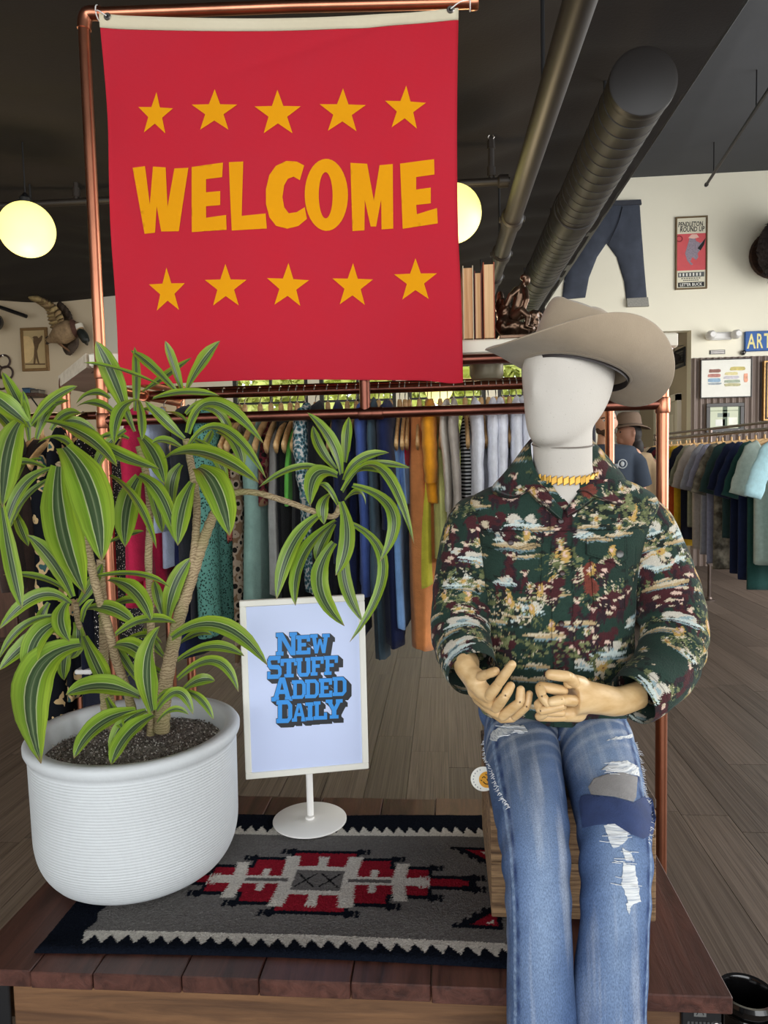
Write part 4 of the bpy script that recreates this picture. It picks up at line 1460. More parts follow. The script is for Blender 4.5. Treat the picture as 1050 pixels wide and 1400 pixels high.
def cloth_mat(key, rgb, kind='plain'):
    if (key, kind) in GM:
        return GM[key, kind]
    if kind == 'plain':
        m = pmat('cloth_' + key, rgb, 0.92, 0, 0.12, 30, 0.25, 240, spec=0.15, sheen=0.1)
    else:
        k = NT('cloth_' + key)
        tc = k.n('ShaderNodeTexCoord')
        out = None
        base = lin4(rgb)
        if kind == 'stripes':
            wv = k.n('ShaderNodeTexWave', wave_type='BANDS', bands_direction='Z', i_Scale=28.0)
            k.l(tc.outputs['Object'], wv.inputs['Vector'])
            rp = k.n('ShaderNodeValToRGB')
            rp.color_ramp.interpolation = 'CONSTANT'
            rp.color_ramp.elements[0].color = lin4((28, 28, 32))
            rp.color_ramp.elements[1].color = lin4((226, 224, 222))
            rp.color_ramp.elements[1].position = 0.5
            k.l(wv.outputs[1], rp.inputs[0])
            out = rp.outputs[0]
        else:
            cs = {'leopard': ((28, 24, 22), rgb, (118, 92, 70)), 'floral': ((20, 22, 28), (60, 92, 92), (206, 176, 128)), 'dots': (rgb, rgb, (230, 220, 210)),
                  'mesh': (tuple(v * 0.45 for v in rgb), rgb, rgb), 'camo': ((70, 66, 58), (108, 104, 92), (150, 144, 128)), 'plaid': ((150, 52, 56), (214, 200, 196), (96, 40, 46)), 'print': ((40, 60, 66), (86, 120, 128), (200, 196, 190))}[kind]
            sc = {'leopard': 42, 'floral': 14, 'dots': 110, 'mesh': 130, 'camo': 16, 'plaid': 30, 'print': 90}[kind]
            vo = k.n('ShaderNodeTexVoronoi' if kind in ('leopard', 'dots', 'mesh', 'plaid', 'print') else 'ShaderNodeTexNoise', i_Scale=float(sc))
            k.l(tc.outputs['Object'], vo.inputs['Vector'])
            rp = k.n('ShaderNodeValToRGB')
            rp.color_ramp.interpolation = 'CONSTANT' if kind != 'camo' else 'LINEAR'
            e = rp.color_ramp.elements
            if kind == 'floral':
                e[0].color, e[0].position = lin4(cs[0]), 0.0
                e[1].color, e[1].position = lin4(cs[2]), 0.56
                x = e.new(0.63); x.color = lin4(cs[1])
                x = e.new(0.68); x.color = lin4(cs[0])
            elif kind == 'camo':
                e[0].color, e[0].position = lin4(cs[0]), 0.35
                e[1].color, e[1].position = lin4(cs[2]), 0.7
                x = e.new(0.5); x.color = lin4(cs[1])
            else:
                e[0].color, e[0].position = lin4(cs[0] if kind != 'dots' else cs[2]), 0.0
                e[1].color, e[1].position = lin4(cs[1]), 0.36 if kind != 'dots' else 0.22
                x = e.new(0.62); x.color = lin4(cs[2] if kind != 'dots' else rgb)
            k.l(vo.outputs[0], rp.inputs[0])
            out = rp.outputs[0]
            if kind == 'mesh':
                bp = k.n('ShaderNodeBump', i_Strength=0.6, i_Distance=0.004)
                k.l(vo.outputs[0], bp.inputs['Height'])
                k.l(bp.outputs[0], k.b.inputs['Normal'])
        k.l(out, k.b.inputs['Base Color'])
        k.b.inputs['Roughness'].default_value = 0.92
        k.b.inputs['Specular IOR Level'].default_value = 0.15
        m = k.m
    GM[key, kind] = m
    return m


def garment_geo(kind, L, Wd, T, seed):
    """hanging garment about the hook point: u along the hanger, w across it, z down from 0. Returns body, sleeves"""
    r = np.random.default_rng(seed)
    nr, nz = 40, 30
    th = np.linspace(0, 2 * PI, nr, endpoint=False)
    ts = np.linspace(0, 1, nz) ** 1.15
    V = np.zeros((nz, nr, 3))
    k1, k2, p1, p2 = r.integers(3, 6), r.integers(6, 10), r.uniform(0, 6), r.uniform(0, 6)
    for i, t in enumerate(ts):
        if kind == 'trousers':
            hw = Wd * (0.62 + 0.1 * t)
            z = -t * L
            ht = T * (0.55 + 0.25 * math.sin(t * 3))
        else:
            a = min(t * L / 0.085, 1.0)
            neck = 0.36 if kind != 'tank' else 0.5
            hw = Wd * (neck + (1 - neck) * a ** 0.9)
            if kind == 'tank':
                hw *= 0.8 if t < 0.25 else 0.8 + 0.25 * min((t - 0.25) / 0.3, 1)
            if kind == 'dress':
                hw *= 1 + 0.12 * t - 0.12 * math.exp(-((t - 0.35) / 0.15) ** 2)
            z = -t * L
            ht = T * (0.35 + 0.65 * min(t / 0.18, 1)) * (1 + 0.15 * t)
        fold = 1 + (0.10 + 0.20 * t) * np.sin(k1 * th + p1 + 1.2 * t) + (0.05 + 0.10 * t) * np.sin(k2 * th + p2 - 2 * t)
        c, s = np.cos(th), np.sin(th)
        V[i, :, 0] = hw * np.sign(c) * np.abs(c) ** 0.75 * (1 + 0.02 * np.sin(k2 * th + p1))
        V[i, :, 1] = ht * np.sign(s) * np.abs(s) ** 0.8 * fold + 0.006 * math.sin(3 * t + p1) * t
        V[i, :, 2] = z + 0.008 * np.sin(2 * th + p2) * (t > 0.97)
    F = gridfaces(nz, nr, True).tolist()
    F = [tuple(f) for f in F] + [tuple(range(nr))[::-1], tuple((nz - 1) * nr + j for j in range(nr))]
    return V.reshape(-1, 3), F


def sleeve_geo(Wd, T, SL, side, seed, spread=0.25):
    r = np.random.default_rng(seed + side + 5)
    P = np.array([(side * (Wd - 0.045), 0, -0.09), (side * (Wd + 0.01), r.uniform(-0.01, 0.01), -0.13), (side * (Wd + 0.02 + spread * SL * 0.4), r.uniform(-0.006, 0.006), -0.13 - SL * 0.5), (side * (Wd + 0.01 + spread * SL * 0.75), r.uniform(-0.008, 0.008), -0.12 - SL)])
    n = 14
    Q = spline(P, n)
    R = np.stack([np.interp(np.linspace(0, 1, n), [0, 0.3, 1], [0.06, 0.075, 0.068]), np.interp(np.linspace(0, 1, n), [0, 0.3, 1], [T * 0.75, T * 0.85, T * 0.75])], 1)
    R *= (1 + 0.07 * np.sin(np.arange(n) * 1.9 + r.uniform(0, 6)))[:, None]
    return tubegeo(Q, R[:, ::-1], 16, True, ref=(0, 1, 0))


def to_world(V, origin, ang):
    c, s = math.cos(ang), math.sin(ang)
    V = np.asarray(V)
    return np.stack([origin[0] + V[:, 0] * c - V[:, 1] * s, origin[1] + V[:, 0] * s + V[:, 1] * c, origin[2] + V[:, 2]], 1)


# one hanger with its parts, then copies
def make_hanger(origin, ang, label, group):
    h = thing('clothes_hanger', label, 'hanger', origin, group)
    up = origin
    A = spline([(-0.232, 0, -0.140), (-0.17, 0, -0.092), (-0.08, 0, -0.052), (-0.02, 0, -0.035), (0.02, 0, -0.035), (0.08, 0, -0.052), (0.17, 0, -0.092), (0.232, 0, -0.140)], 22)
    V, F = tubegeo(A, np.stack([np.full(22, 0.0065), np.interp(np.abs(np.linspace(-1, 1, 22)), [0, 0.8, 1], [0.015, 0.018, 0.023])], 1), 8, True, ref=(0, 1, 0))
    mesh('wooden_arms', to_world(V, origin, ang), F, M['hanger_wood'], h, True)
    V, F = tubegeo([(0, 0, -0.045), (0, 0, 0.004), (0, 0, 0.014)], [0.0095, 0.0085, 0.006], 10)
    mesh('wooden_neck', to_world(V, origin, ang), F, M['hanger_wood'], h, True)
    hk = [(0, 0, 0.008), (0, 0, 0.02), (0.004, 0, 0.028)] + [(0.021 * math.cos(a), 0, 0.048 + 0.021 * math.sin(a)) for a in np.linspace(-0.9, PI * 0.95, 12)]
    V, F = tubegeo(hk, 0.0018, 6)
    mesh('wire_hook', to_world(V, origin, ang), F, M['steel'], h, True)
    return h


def dup(root, loc, label=None, group=None):
    r_ = root.copy()
    COL.objects.link(r_)
    r_.location = tuple(float(v) for v in loc)
    if label:
        r_['label'] = label
    if group:
        r_['group'] = group
    for ch in list(root.children):
        c_ = ch.copy()
        COL.objects.link(c_)
        c_.parent = r_
        c_.matrix_parent_inverse = ch.matrix_parent_inverse.copy()
        for g_ in ch.children:
            d_ = g_.copy()
            COL.objects.link(d_)
            d_.parent = c_
            d_.matrix_parent_inverse = g_.matrix_parent_inverse.copy()
    return r_


RZ = ZH - 0.048 - 0.0035                        # hanger base under the hanging rail
hang0 = None


def put_hanger(x, y, z, ang, label, group, store):
    if store.get('o') is None:
        store['o'] = make_hanger(np.array([x, y, z]), ang, label, group)
    else:
        dup(store['o'], (x, y, z), label, group)


def put_garment(name, label, cat, key, rgb, pat, kind, org, ang, L, Wd, T, SL, seed, group, spread=0.25):
    t = thing(name, label, cat, org, group)
    m = cloth_mat(key, rgb, pat)
    V, F = garment_geo(kind, L, Wd, T, seed)
    V = V + (0, 0, -0.037)
    mesh('body' if kind != 'trousers' else 'folded_legs', to_world(V, org, ang), F, m, t, True)
    if SL > 0:
        for sd in (-1, 1):
            V, F = sleeve_geo(Wd, T, SL, sd, seed, spread)
            mesh('sleeve', to_world(V + (0, 0, 0.035), org, ang), F, m, t, True)
    return t


G1 = 'clothes on the middle copper rack'
def HL(nm, lb):
    if nm == 'white_shirt':
        return 'wooden hanger holding the ' + lb.replace('plain ', '').replace(',', '')
    if nm == 'dark_shirt':
        return 'wooden hanger holding the ' + lb.split(' shirt')[0] + ' shirt behind the mannequin neck'
    return 'wooden hanger holding the ' + nm.replace('_', ' ') + ' on a copper rail'


# px of the near edge, half thickness in px, hem py, colour, pattern, kind, sleeve length, name, label
CEN = [
    (166, 13, 835, (205, 44, 84), 'plain', 'dress', 0.0, 'pink_dress', 'hot pink sleeveless dress just right of the left copper post'),
    (192, 13, 828, (196, 40, 78), 'plain', 'shirt', 0.45, 'pink_cardigan', 'deep pink long sleeved cardigan behind the plant stems'),
    (218, 9, 775, (172, 182, 206), 'plain', 'shirt', 0.3, 'chambray_shirt', 'pale blue grey shirt next to the pink cardigan'),
    (238, 10, 905, (30, 36, 72), 'plain', 'dress', 0.0, 'navy_dress', 'long navy dress behind the thick plant cane'),
    (260, 10, 850, (48, 48, 54), 'plain', 'shirt', 0.4, 'charcoal_sweater', 'charcoal sweater left of the teal open knit'),
    (284, 15, 862, (98, 152, 140), 'mesh', 'shirt', 0.62, 'teal_sweater', 'teal open knit sweater with mesh holes'),
    (304, 8, 745, (190, 104, 94), 'mesh', 'tank', 0.0, 'salmon_top', 'dusty salmon knit top above the leopard print'),
    (312, 8, 912, (160, 140, 122), 'leopard', 'dress', 0.0, 'leopard_dress', 'leopard print dress between teal sweater and sage dress'),
    (336, 15, 910, (136, 166, 156), 'plain', 'dress', 0.0, 'sage_dress', 'long sage green ribbed dress left of the sign'),
    (352, 7, 690, (92, 34, 40), 'leopard', 'tank', 0.0, 'red_print_top', 'dark red patterned top above the grey tank'),
    (367, 9, 815, (158, 156, 152), 'plain', 'tank', 0.0, 'grey_tank_top', 'heather grey tank top hanging above the sign left corner'),
    (380, 7, 830, (20, 20, 23), 'plain', 'trousers', 0.0, 'black_trousers', 'black trousers left of the bright green straps'),
    (391, 5, 690, (112, 196, 84), 'plain', 'tank', 0.0, 'green_camisole', 'bright green strappy camisole among black clothes'),
    (402, 8, 860, (26, 26, 30), 'plain', 'dress', 0.0, 'black_dress', 'black dress right of the bright green camisole'),
    (418, 12, 815, (70, 110, 124), 'print', 'shirt', 0.2, 'teal_print_blouse', 'teal blouse with small dotted print behind the arching leaf'),
    (436, 8, 850, (22, 22, 26), 'plain', 'shirt', 0.5, 'black_shirt', 'black long sleeved shirt behind the arching leaves'),
    (451, 8, 870, (38, 38, 46), 'plain', 'dress', 0.0, 'charcoal_dress', 'charcoal dress right of the black shirt'),
    (465, 7, 870, (28, 34, 62), 'plain', 'shirt', 0.4, 'midnight_shirt', 'midnight blue shirt left of the royal blue one'),
    (478, 7, 885, (38, 46, 84), 'plain', 'dress', 0.0, 'indigo_dress', 'indigo dress left of the royal blue shirt'),
    (498, 9, 800, (68, 88, 150), 'plain', 'shirt', 0.5, 'royal_blue_shirt', 'royal blue long sleeved shirt right of the arching leaves'),
    (512, 6, 906, (60, 78, 90), 'plain', 'shirt', 0.5, 'slate_dress', 'long slate green dress below the royal blue sleeve'),
    (529, 11, 884, (28, 36, 70), 'plain', 'shirt', 0.3, 'navy_gown', 'long navy dress with sleeves left of the pale blue straps'),
    (543, 6, 862, (124, 164, 216), 'plain', 'dress', 0.0, 'light_blue_dress', 'light blue long dress beside the peach trousers'),
    (551, 5, 692, (136, 172, 222), 'plain', 'tank', 0.0, 'blue_strap_top', 'light blue strappy top above the light blue dress'),
    (557, 4, 640, (168, 32, 48), 'plain', 'tank', 0.0, 'red_camisole', 'small red camisole squeezed left of the peach trousers'),
    (572, 21, 893, (206, 132, 78), 'plain', 'trousers', 0.0, 'peach_trousers', 'long peach orange trousers folded over a hanger'),
    (584, 8, 805, (206, 196, 66), 'plain', 'dress', 0.0, 'yellow_dress', 'yellow dress between peach trousers and mustard blouse'),
    (590, 10, 690, (230, 152, 36), 'plain', 'shirt', 0.16, 'mustard_blouse', 'mustard orange ruffled blouse'),
    (603, 9, 770, (206, 208, 132), 'plain', 'dress', 0.0, 'lime_dress', 'pale lime dress right of the mustard blouse'),
    (614, 6, 720, (196, 188, 176), 'plain', 'shirt', 0.25, 'beige_shirt', 'beige shirt right of the pale lime dress'),
    (623, 6, 712, (172, 162, 152), 'plain', 'shirt', 0.3, 'taupe_shirt', 'taupe shirt left of the striped top'),
    (640, 7, 716, (226, 224, 222), 'stripes', 'tank', 0.0, 'striped_top', 'black and white striped top beside the jacket shoulder'),
]
for q, px in enumerate((653, 664, 675, 686, 696, 706, 716, 727, 742)):
    WL = 'plain white ' + ('shirt', 'sleeveless top', 'shirt')[q % 3] + ', ' + ('first', 'second', 'third', 'fourth', 'fifth', 'sixth', 'seventh', 'eighth', 'ninth')[q] + ' to the right of the striped top'
    CEN.append((px, 8, 740 + 6 * (q % 3), ((232, 233, 240), (236, 236, 240), (224, 226, 236))[q % 3], 'plain', ('shirt', 'tank', 'shirt')[q % 3], 0.25 if q % 3 != 1 else 0.0, 'white_shirt', WL))
for q, px in enumerate((760, 776, 792, 806)):
    CEN.append((px, 7, 760, ((60, 60, 66), (150, 60, 60), (40, 52, 80), (120, 120, 128))[q], 'plain', 'shirt', 0.3, 'dark_shirt', ('charcoal', 'brick red', 'dark blue', 'mid grey')[q] + ' shirt hanging right of the whites behind the mannequin neck'))
hs = {}
for q, (px, hpx, hem, rgb, pat, kind, SL, nm, lb) in enumerate(CEN):
    YN = YH - 0.21
    x = at(px, 640, YN)[0]
    zt = RZ - 0.037
    L = zt - at(px, hem, YN)[2]
    T = max(0.010, 1.22 * hpx * YN / FPX)
    org = np.array([x, YH + random.uniform(-0.008, 0.008), RZ])
    cat = 'dress' if 'dress' in nm or 'gown' in nm else 'trousers' if 'trousers' in nm else 'top'
    Wd = {'tank': 0.165, 'shirt': 0.205, 'dress': 0.19, 'trousers': 0.28}[kind]
    t = put_garment(nm, lb, cat, nm, rgb, pat, kind, org, PI / 2 + random.uniform(-0.03, 0.03), L, Wd, T, SL, 100 + q, G1, 0.05)
    put_hanger(org[0], org[1], org[2], PI / 2, HL(nm, lb), 'wooden hangers on the middle rack', hs)
# clothes on the small rack at the left edge
G2 = 'clothes on the far left copper rack'
hs2 = {}
for q, (px, hpx, hem, rgb, pat, kind, SL, nm, lb) in enumerate((
        (20, 14, 850, (64, 50, 44), 'plain', 'shirt', 0.5, 'brown_shirt', 'dark brown shirt at the left edge behind hanging leaves'),
        (48, 20, 1000, (26, 30, 36), 'floral', 'dress', 0.0, 'floral_dress', 'black dress with tan and teal floral print behind lower left leaves'),
        (82, 13, 960, (20, 22, 28), 'floral', 'shirt', 0.4, 'floral_shirt', 'black floral long shirt right of the floral dress'),
        (104, 9, 990, (24, 28, 44), 'plain', 'dress', 0.0, 'navy_stripe_dress', 'navy dress with white hem bands low behind the plant'),
        (124, 9, 930, (26, 26, 30), 'dots', 'shirt', 0.3, 'spotted_shirt', 'black shirt with small pale spots beside the left copper post'))):
    yn = 2.54
    x = at(px, 700, yn)[0]
    org = np.array([x, 2.75, 1.62 - 0.052])
    L = org[2] - 0.037 - at(px, hem, yn)[2]
    put_garment(nm, lb, 'dress' if 'dress' in nm else 'top', nm, rgb, pat, kind, org, PI / 2, L, 0.2, hpx * yn / FPX, SL, 300 + q, G2, 0.08)
    put_hanger(x, 2.75, org[2], PI / 2, HL(nm, lb), 'wooden hangers on the left rack', hs2)
    if nm == 'navy_stripe_dress':
        tt = [o for o in COL.objects if o.name.startswith('navy_stripe_dress')][0]
        for zz in (0.14, 0.19):
            z1 = org[2] - 0.037 - L + zz
            V, F = garment_geo('dress', 0.02, 0.228, hpx * yn / FPX * 1.2, 3)
            V[:, 0] = np.sign(V[:, 0]) * np.minimum(np.abs(V[:, 0]) * 3, 0.236)
            MB().box(x - hpx * yn / FPX * 1.35, x + hpx * yn / FPX * 1.35, 2.75 - 0.225, 2.75 + 0.225, z1, z1 + 0.018, 0.004).build('white_band', M['white_paint'], tt)

# ------------------------------------------------------------------ rack along the right
rr = thing('garment_rack', 'long pipe garment rack of tee shirts running back along the right side', 'clothes rack', (2.55, 7.2, 0))
RX, RZB = 2.55, 1.6
gp = pmat('rack_pipe', (110, 98, 92), 0.35, 0.9, 0.2, 10)
MB().tube([(RX, 4.9, RZB), (RX, 7.0, RZB), (RX, 9.15, RZB)], 0.017, 14).build('hanging_bar', gp, rr)
MB().tube([(RX, 4.9, RZB + 0.055), (RX, 7.0, RZB + 0.055), (RX, 9.15, RZB + 0.055)], 0.012, 12).build('upper_bar', gp, rr)
for yy in (5.0, 7.27, 9.1):
    p = MB().tube([(RX, yy, 0), (RX, yy, RZB + 0.06)], 0.017, 14).build('upright', gp, rr)
    MB().lathe([(0.06, 0), (0.06, 0.008), (0.03, 0.014), (0.026, 0.03)], 20, (RX, yy, 0)).build('floor_flange', gp, rr)
    MB().tube([(RX, yy, 0.36), (RX + 0.3, yy, 0.36)], 0.014, 10).build('cross_arm', gp, rr)
    MB().tube([(RX, yy - 0.03, 0.36), (RX, yy + 0.03, 0.36)], 0.022, 12).build('pipe_fitting', gp, rr)
G3 = 'shirts on the right garment rack'
RS = [  # y, colour, pattern, length, half width, name, label
    (9.0, (206, 200, 196), 'plaid', 0.72, 'plaid_shirt', 'red and white plaid shirt at the far end of the right rack'),
    (8.88, (170, 60, 66), 'plain', 0.74, 'dark_red_shirt', 'dark red shirt near the far end of the right rack'),
    (8.74, (190, 190, 192), 'plaid', 0.74, 'pink_plaid_shirt', 'pale pink checked shirt behind the man'),
    (8.6, (150, 36, 46), 'plain', 0.78, 'crimson_shirt', 'crimson shirt beside the man with the phone'),
    (8.46, (176, 158, 132), 'plain', 0.78, 'tan_shirt', 'tan shirt between crimson and black shirts'),
    (8.3, (26, 26, 32), 'plain', 0.8, 'black_tee_shirt', 'black tee shirt left of the right copper post'),
    (8.14, (30, 34, 48), 'plain', 0.8, 'ink_blue_tee_shirt', 'ink blue tee shirt behind the right copper post'),
    (7.98, (96, 34, 48), 'plain', 0.8, 'maroon_tee_shirt', 'maroon tee shirt just right of the copper post'),
    (7.84, (36, 84, 78), 'plain', 0.88, 'deep_teal_tee_shirt', 'deep teal tee shirt behind the orange one'),
    (7.7, (196, 92, 50), 'plain', 0.8, 'orange_tee_shirt', 'burnt orange tee shirt left of the yellow one'),
    (7.5, (200, 160, 40), 'plain', 1.0, 'yellow_tee_shirt', 'long mustard yellow tee shirt above the rack foot'),
    (7.34, (32, 34, 48), 'plain', 0.92, 'navy_tee_shirt', 'navy tee shirt with pale trim right of the yellow one'),
    (7.12, (150, 152, 132), 'plain', 0.78, 'olive_tee_shirt', 'pale olive grey tee shirt right of the navy one'),
    (6.96, (176, 166, 156), 'plain', 0.96, 'stone_tee_shirt', 'stone beige tee shirt among the grey ones'),
    (6.78, (160, 162, 170), 'plain', 1.0, 'pale_grey_tee_shirt', 'pale grey tee shirt with rolled sleeve'),
    (6.6, (150, 152, 172), 'plain', 1.05, 'lavender_tee_shirt', 'lavender grey tee shirt in the middle of the right rack'),
    (6.44, (92, 94, 92), 'camo', 1.08, 'camo_tee_shirt', 'faded camouflage tee shirt on the right rack'),
    (6.28, (44, 66, 66), 'plain', 0.8, 'dark_green_tee_shirt', 'dark green tee shirt between camouflage and navy'),
    (6.1, (28, 36, 62), 'plain', 1.06, 'dark_navy_tee_shirt', 'dark navy tee shirt left of another navy tee'),
    (5.94, (32, 42, 72), 'plain', 1.08, 'blue_navy_tee_shirt', 'bluish navy tee shirt left of the sage one'),
    (5.78, (36, 72, 68), 'plain', 1.14, 'sea_green_tee_shirt', 'sea green tee shirt whose hem shows below the pale ones'),
    (5.64, (176, 192, 184), 'plain', 0.92, 'sage_tee_shirt', 'pale sage tee shirt behind the light blue one'),
    (5.36, (168, 206, 214), 'plain', 0.98, 'light_blue_tee_shirt', 'light aqua blue tee shirt nearest at the right edge'),
]
hs3 = {}
for q, (y, rgb, pat, L, nm, lb) in enumerate(RS):
    org = np.array([RX + random.uniform(-0.015, 0.015), y, RZB - 0.05])
    a = random.uniform(-0.03, 0.03) + 0.12
    put_garment(nm, lb, 'shirt', nm, rgb, pat, 'shirt', org - np.array([0, 0, 0.04]), a, L - 0.04, 0.275, 0.034, random.uniform(0.29, 0.36), 500 + q, G3, 0.5)
    put_hanger(org[0], org[1], org[2], 0.12, 'pale wooden hanger holding the ' + nm.replace('_', ' ') + ' on the right rack', 'wooden hangers on the right rack', hs3)

# ------------------------------------------------------------------ wooden platform
PX0, PX1, PY0, PY1, PZ = -0.953, 0.5, 1.288, 2.04, 0.45
pf_ = thing('wooden_platform', 'low dark stained plank platform on black iron legs', 'platform', ((PX0 + PX1) / 2, (PY0 + PY1) / 2, 0))
pw = woodmat('platform_plank_wood', (58, 33, 27), (88, 54, 45), (30, 3, 30), 0.42, 0.14, 0.5, dark=(34, 21, 19))
edges = [PX0, -0.815, -0.69, -0.515, -0.365, -0.19, -0.04, 0.125, 0.3, PX1]
for a, b in zip(edges[:-1], edges[1:]):
    o = MB().box(a + 0.0008, b - 0.0008, PY0 + random.uniform(-0.002, 0.002), PY1 + random.uniform(-0.004, 0.004), PZ - 0.034, PZ + random.uniform(-0.0015, 0.0005), 0.0022).build('plank', pw, pf_, False)
ap = woodmat('apron_wood', (88, 61, 40), (120, 86, 57), (3, 20, 34), 0.55, 0.05, 0.3, dark=(76, 50, 32))
MB().box(PX0 + 0.09, PX1 - 0.085, PY0 + 0.016, PY0 + 0.05, PZ - 0.17, PZ - 0.0345, 0.003).build('front_apron', ap, pf_, False)
MB().box(PX0 + 0.09, PX1 - 0.085, PY1 - 0.05, PY1 - 0.016, PZ - 0.17, PZ - 0.0345, 0.003).build('back_apron', ap, pf_, False)
for x in (PX0 + 0.02, PX1 - 0.05):
    MB().box(x, x + 0.03, PY0 + 0.09, PY1 - 0.09, PZ - 0.17, PZ - 0.0345, 0.003).build('side_apron', ap, pf_, False)
for x0 in (PX0 + 0.012, PX1 - 0.087):
    for y0 in (PY0 + 0.008, PY1 - 0.083):
        lg = MB()
        lg.box(x0, x0 + 0.075, y0, y0 + 0.008, 0.0, PZ - 0.0345, 0.002)
        xs = x0 if x0 < 0 else x0 + 0.067
        lg.box(xs, xs + 0.008, y0, y0 + 0.075, 0.0, PZ - 0.0345, 0.002)
        lg.box(x0, x0 + 0.075, y0, y0 + 0.075, 0.0, 0.008, 0.002)
        lg = lg.build('leg', M['black_metal'], pf_, False)
        if y0 < 1.5:
            for zz in (PZ - 0.06, PZ - 0.13):
                for xx in ((x0 + 0.06,) if x0 > 0 else (x0 + 0.02,)):
                    MB().lathe([(0.006, 0.0), (0.006, -0.003), (0.001, -0.005)][::-1], 12, (xx, y0, zz), 1).build('bolt', M['steel'], lg)
# small maker's plate on the right front leg
c = at(957, 1382, PY0 + 0.007)
s = 0.011
pl = MB().box(c[0] - s, c[0] + s, PY0 + 0.0062, PY0 + 0.0078, c[2] - s, c[2] + s, 0.0003).build('maker_plate', pmat('plate_grey', (118, 118, 116), 0.4, 0.4, 0.1, 30), pf_, False)
mb = MB()
for pts in (((-0.006, -0.007), (0.001, 0.008), (0.006, -0.007)), ((-0.004, -0.002), (0.004, -0.001)), ((-0.007, 0.004), (-0.001, 0.0))):
    mb.tube([(c[0] + a, PY0 + 0.0058, c[2] + b) for a, b in pts], 0.0009, 5)
mb.build('plate_emblem', M['ink'], pl, False)
mb = MB()
for r_ in range(2):
    for q in range(9):
        xx = c[0] - 0.022 + q * 0.007
        mb.box(xx, xx + 0.004, PY0 + 0.0068, PY0 + 0.0078, c[2] - 0.026 - r_ * 0.011, c[2] - 0.021 - r_ * 0.011)
mb.build('plate_lines', pmat('plate_faint', (70, 70, 70), 0.5), pl, False)
# black cable ring at the back right corner of the platform
mb = MB()
cc = at(915, 1198, 1.95)
mb.tube([(0.545 + 0.02 * math.cos(a), 2.0 + 0.02 * math.sin(a), 0.012) for a in np.linspace(0, 2 * PI, 20)], 0.006, 8, False)

# ------------------------------------------------------------------ woven rug
RX0, RX1, RY0, RY1 = -0.835, 0.205, 1.338, 1.925
nu, nv = 520, 300
U, Vv = np.meshgrid(np.linspace(RX0, RX1, nu), np.linspace(RY0, RY1, nv))
nzx = rng.normal(size=U.shape)
ju = U + 0.0012 * rng.normal(size=U.shape)
jv = Vv + 0.0006 * rng.normal(size=U.shape)
navy, grey, ivory, rd, blk = (np.array(lin(c)) for c in ((15, 19, 28), (103, 100, 98), (192, 187, 178), (132, 26, 40), (14, 14, 18)))
Cc = np.broadcast_to(grey, U.shape + (3,)).copy()
ucen, vcen = -0.305, 1.597


def paint(mask, col):
    Cc[mask] = col


# borders: navy with ivory saw teeth
ft = ((ju - RX0) / 0.0345) % 1.0
tooth = np.where(ft < 0.72, ft / 0.72, (1 - ft) / 0.28)
fb = 1.398
paint(jv < fb, ivory)
paint(jv < fb - 0.013 - 0.030 * tooth, navy)
bb = 1.805
ft2 = ((ju - RX0) / 0.03) % 1.0
tooth2 = np.where(ft2 < 0.3, ft2 / 0.3, (1 - ft2) / 0.7)
paint(jv > bb, ivory)
paint(jv > bb + 0.012 + 0.034 * tooth2, navy)
paint(ju < RX0 + 0.085 - 0.02 * np.abs(((jv - RY0) / 0.06) % 1 - 0.5), navy)
paint(ju > RX1 - 0.07, navy)
# stepped lozenge, outlined in black with hooked corners
au, av = ju - ucen, jv - vcen
AU, AV = np.abs(au), np.abs(av)


def rect(hu, hv, grow=0.0):
    return (AU < hu + grow) & (AV < hv + grow)


steps = [(0.078, 0.118), (0.165, 0.086), (0.256, 0.05), (0.352, 0.014)]
for hu, hv in steps:
    paint((AU < hu + 0.004) & (AV < hv + 0.013), navy)
hook = np.zeros(U.shape, bool)
for hu, hv in steps:
    # barbs flare outwards from each step corner
    d = AU - hu
    hook |= (d > -0.012) & (d < 0.034) & (AV > hv - 0.004) & (AV < hv + 0.006 + 0.5 * np.clip(d + 0.006, 0, 0.03)) & ((((d * 90) % 1) < 0.8))
    hook |= (d > 0.004) & (d < 0.016) & (AV > hv - 0.004) & (AV < hv + 0.026 - (d - 0.004) * 0.9)
    hook |= (d > -0.002) & (d < 0.006) & (AV > hv - 0.028) & (AV < hv + 0.02)
paint(hook, navy)
for hu, hv in steps:
    paint((AU < hu - 0.003) & (AV < hv), rd)
paint((AU > 0.33) & (AU < 0.362) & (AV < 0.03), navy)
paint((AU < 0.345) & (AV < 0.0085) & (AU > 0.25), rd)
# ivory figure
iv = np.zeros(U.shape, bool)
iv |= (AU < 0.075) & (AV < 0.058)
for s_ in (0.0, ):
    iv |= (AU < 0.25) & (AU > 0.05) & (AV < 0.016)
zig = 0.006 * (((AV * 120) % 1) - 0.5)
iv |= (np.abs(AU - 0.072 - 0.10 * np.clip(AV - 0.05, 0, 1)) < 0.017 + zig) & (AV < 0.104)
iv |= (np.abs(AU - 0.187 - 0.12 * np.clip(AV - 0.02, 0, 1)) < 0.015 + zig) & (AV < 0.074)
iv |= (AU < 0.011 + 0.08 * np.clip(AV - 0.075, 0, 1)) & (AV < 0.094 + 0.01 * np.abs(np.sin(au * 400)))
iv |= (np.abs(AU - 0.128) < 0.008 + zig) & (AV < 0.046)
iv |= (np.abs(AU - 0.245) < 0.012) & (AV < 0.008 + 0.016 * (((AU * 160) % 1) > 0.5))
paint(iv, ivory)
paint((AU > 0.07) & (AU < 0.17) & (AV < 0.0065), grey * 0.8)
paint((AU < 0.057) & (AV < 0.041), grey * 0.95)
for cx in (-0.028, 0.027):
    dx, dy = au - cx, av
    for sg in (1, -1):
        paint((np.abs(dx * 1.25 - sg * dy) < 0.0036) & (np.abs(dy) < 0.028), blk)
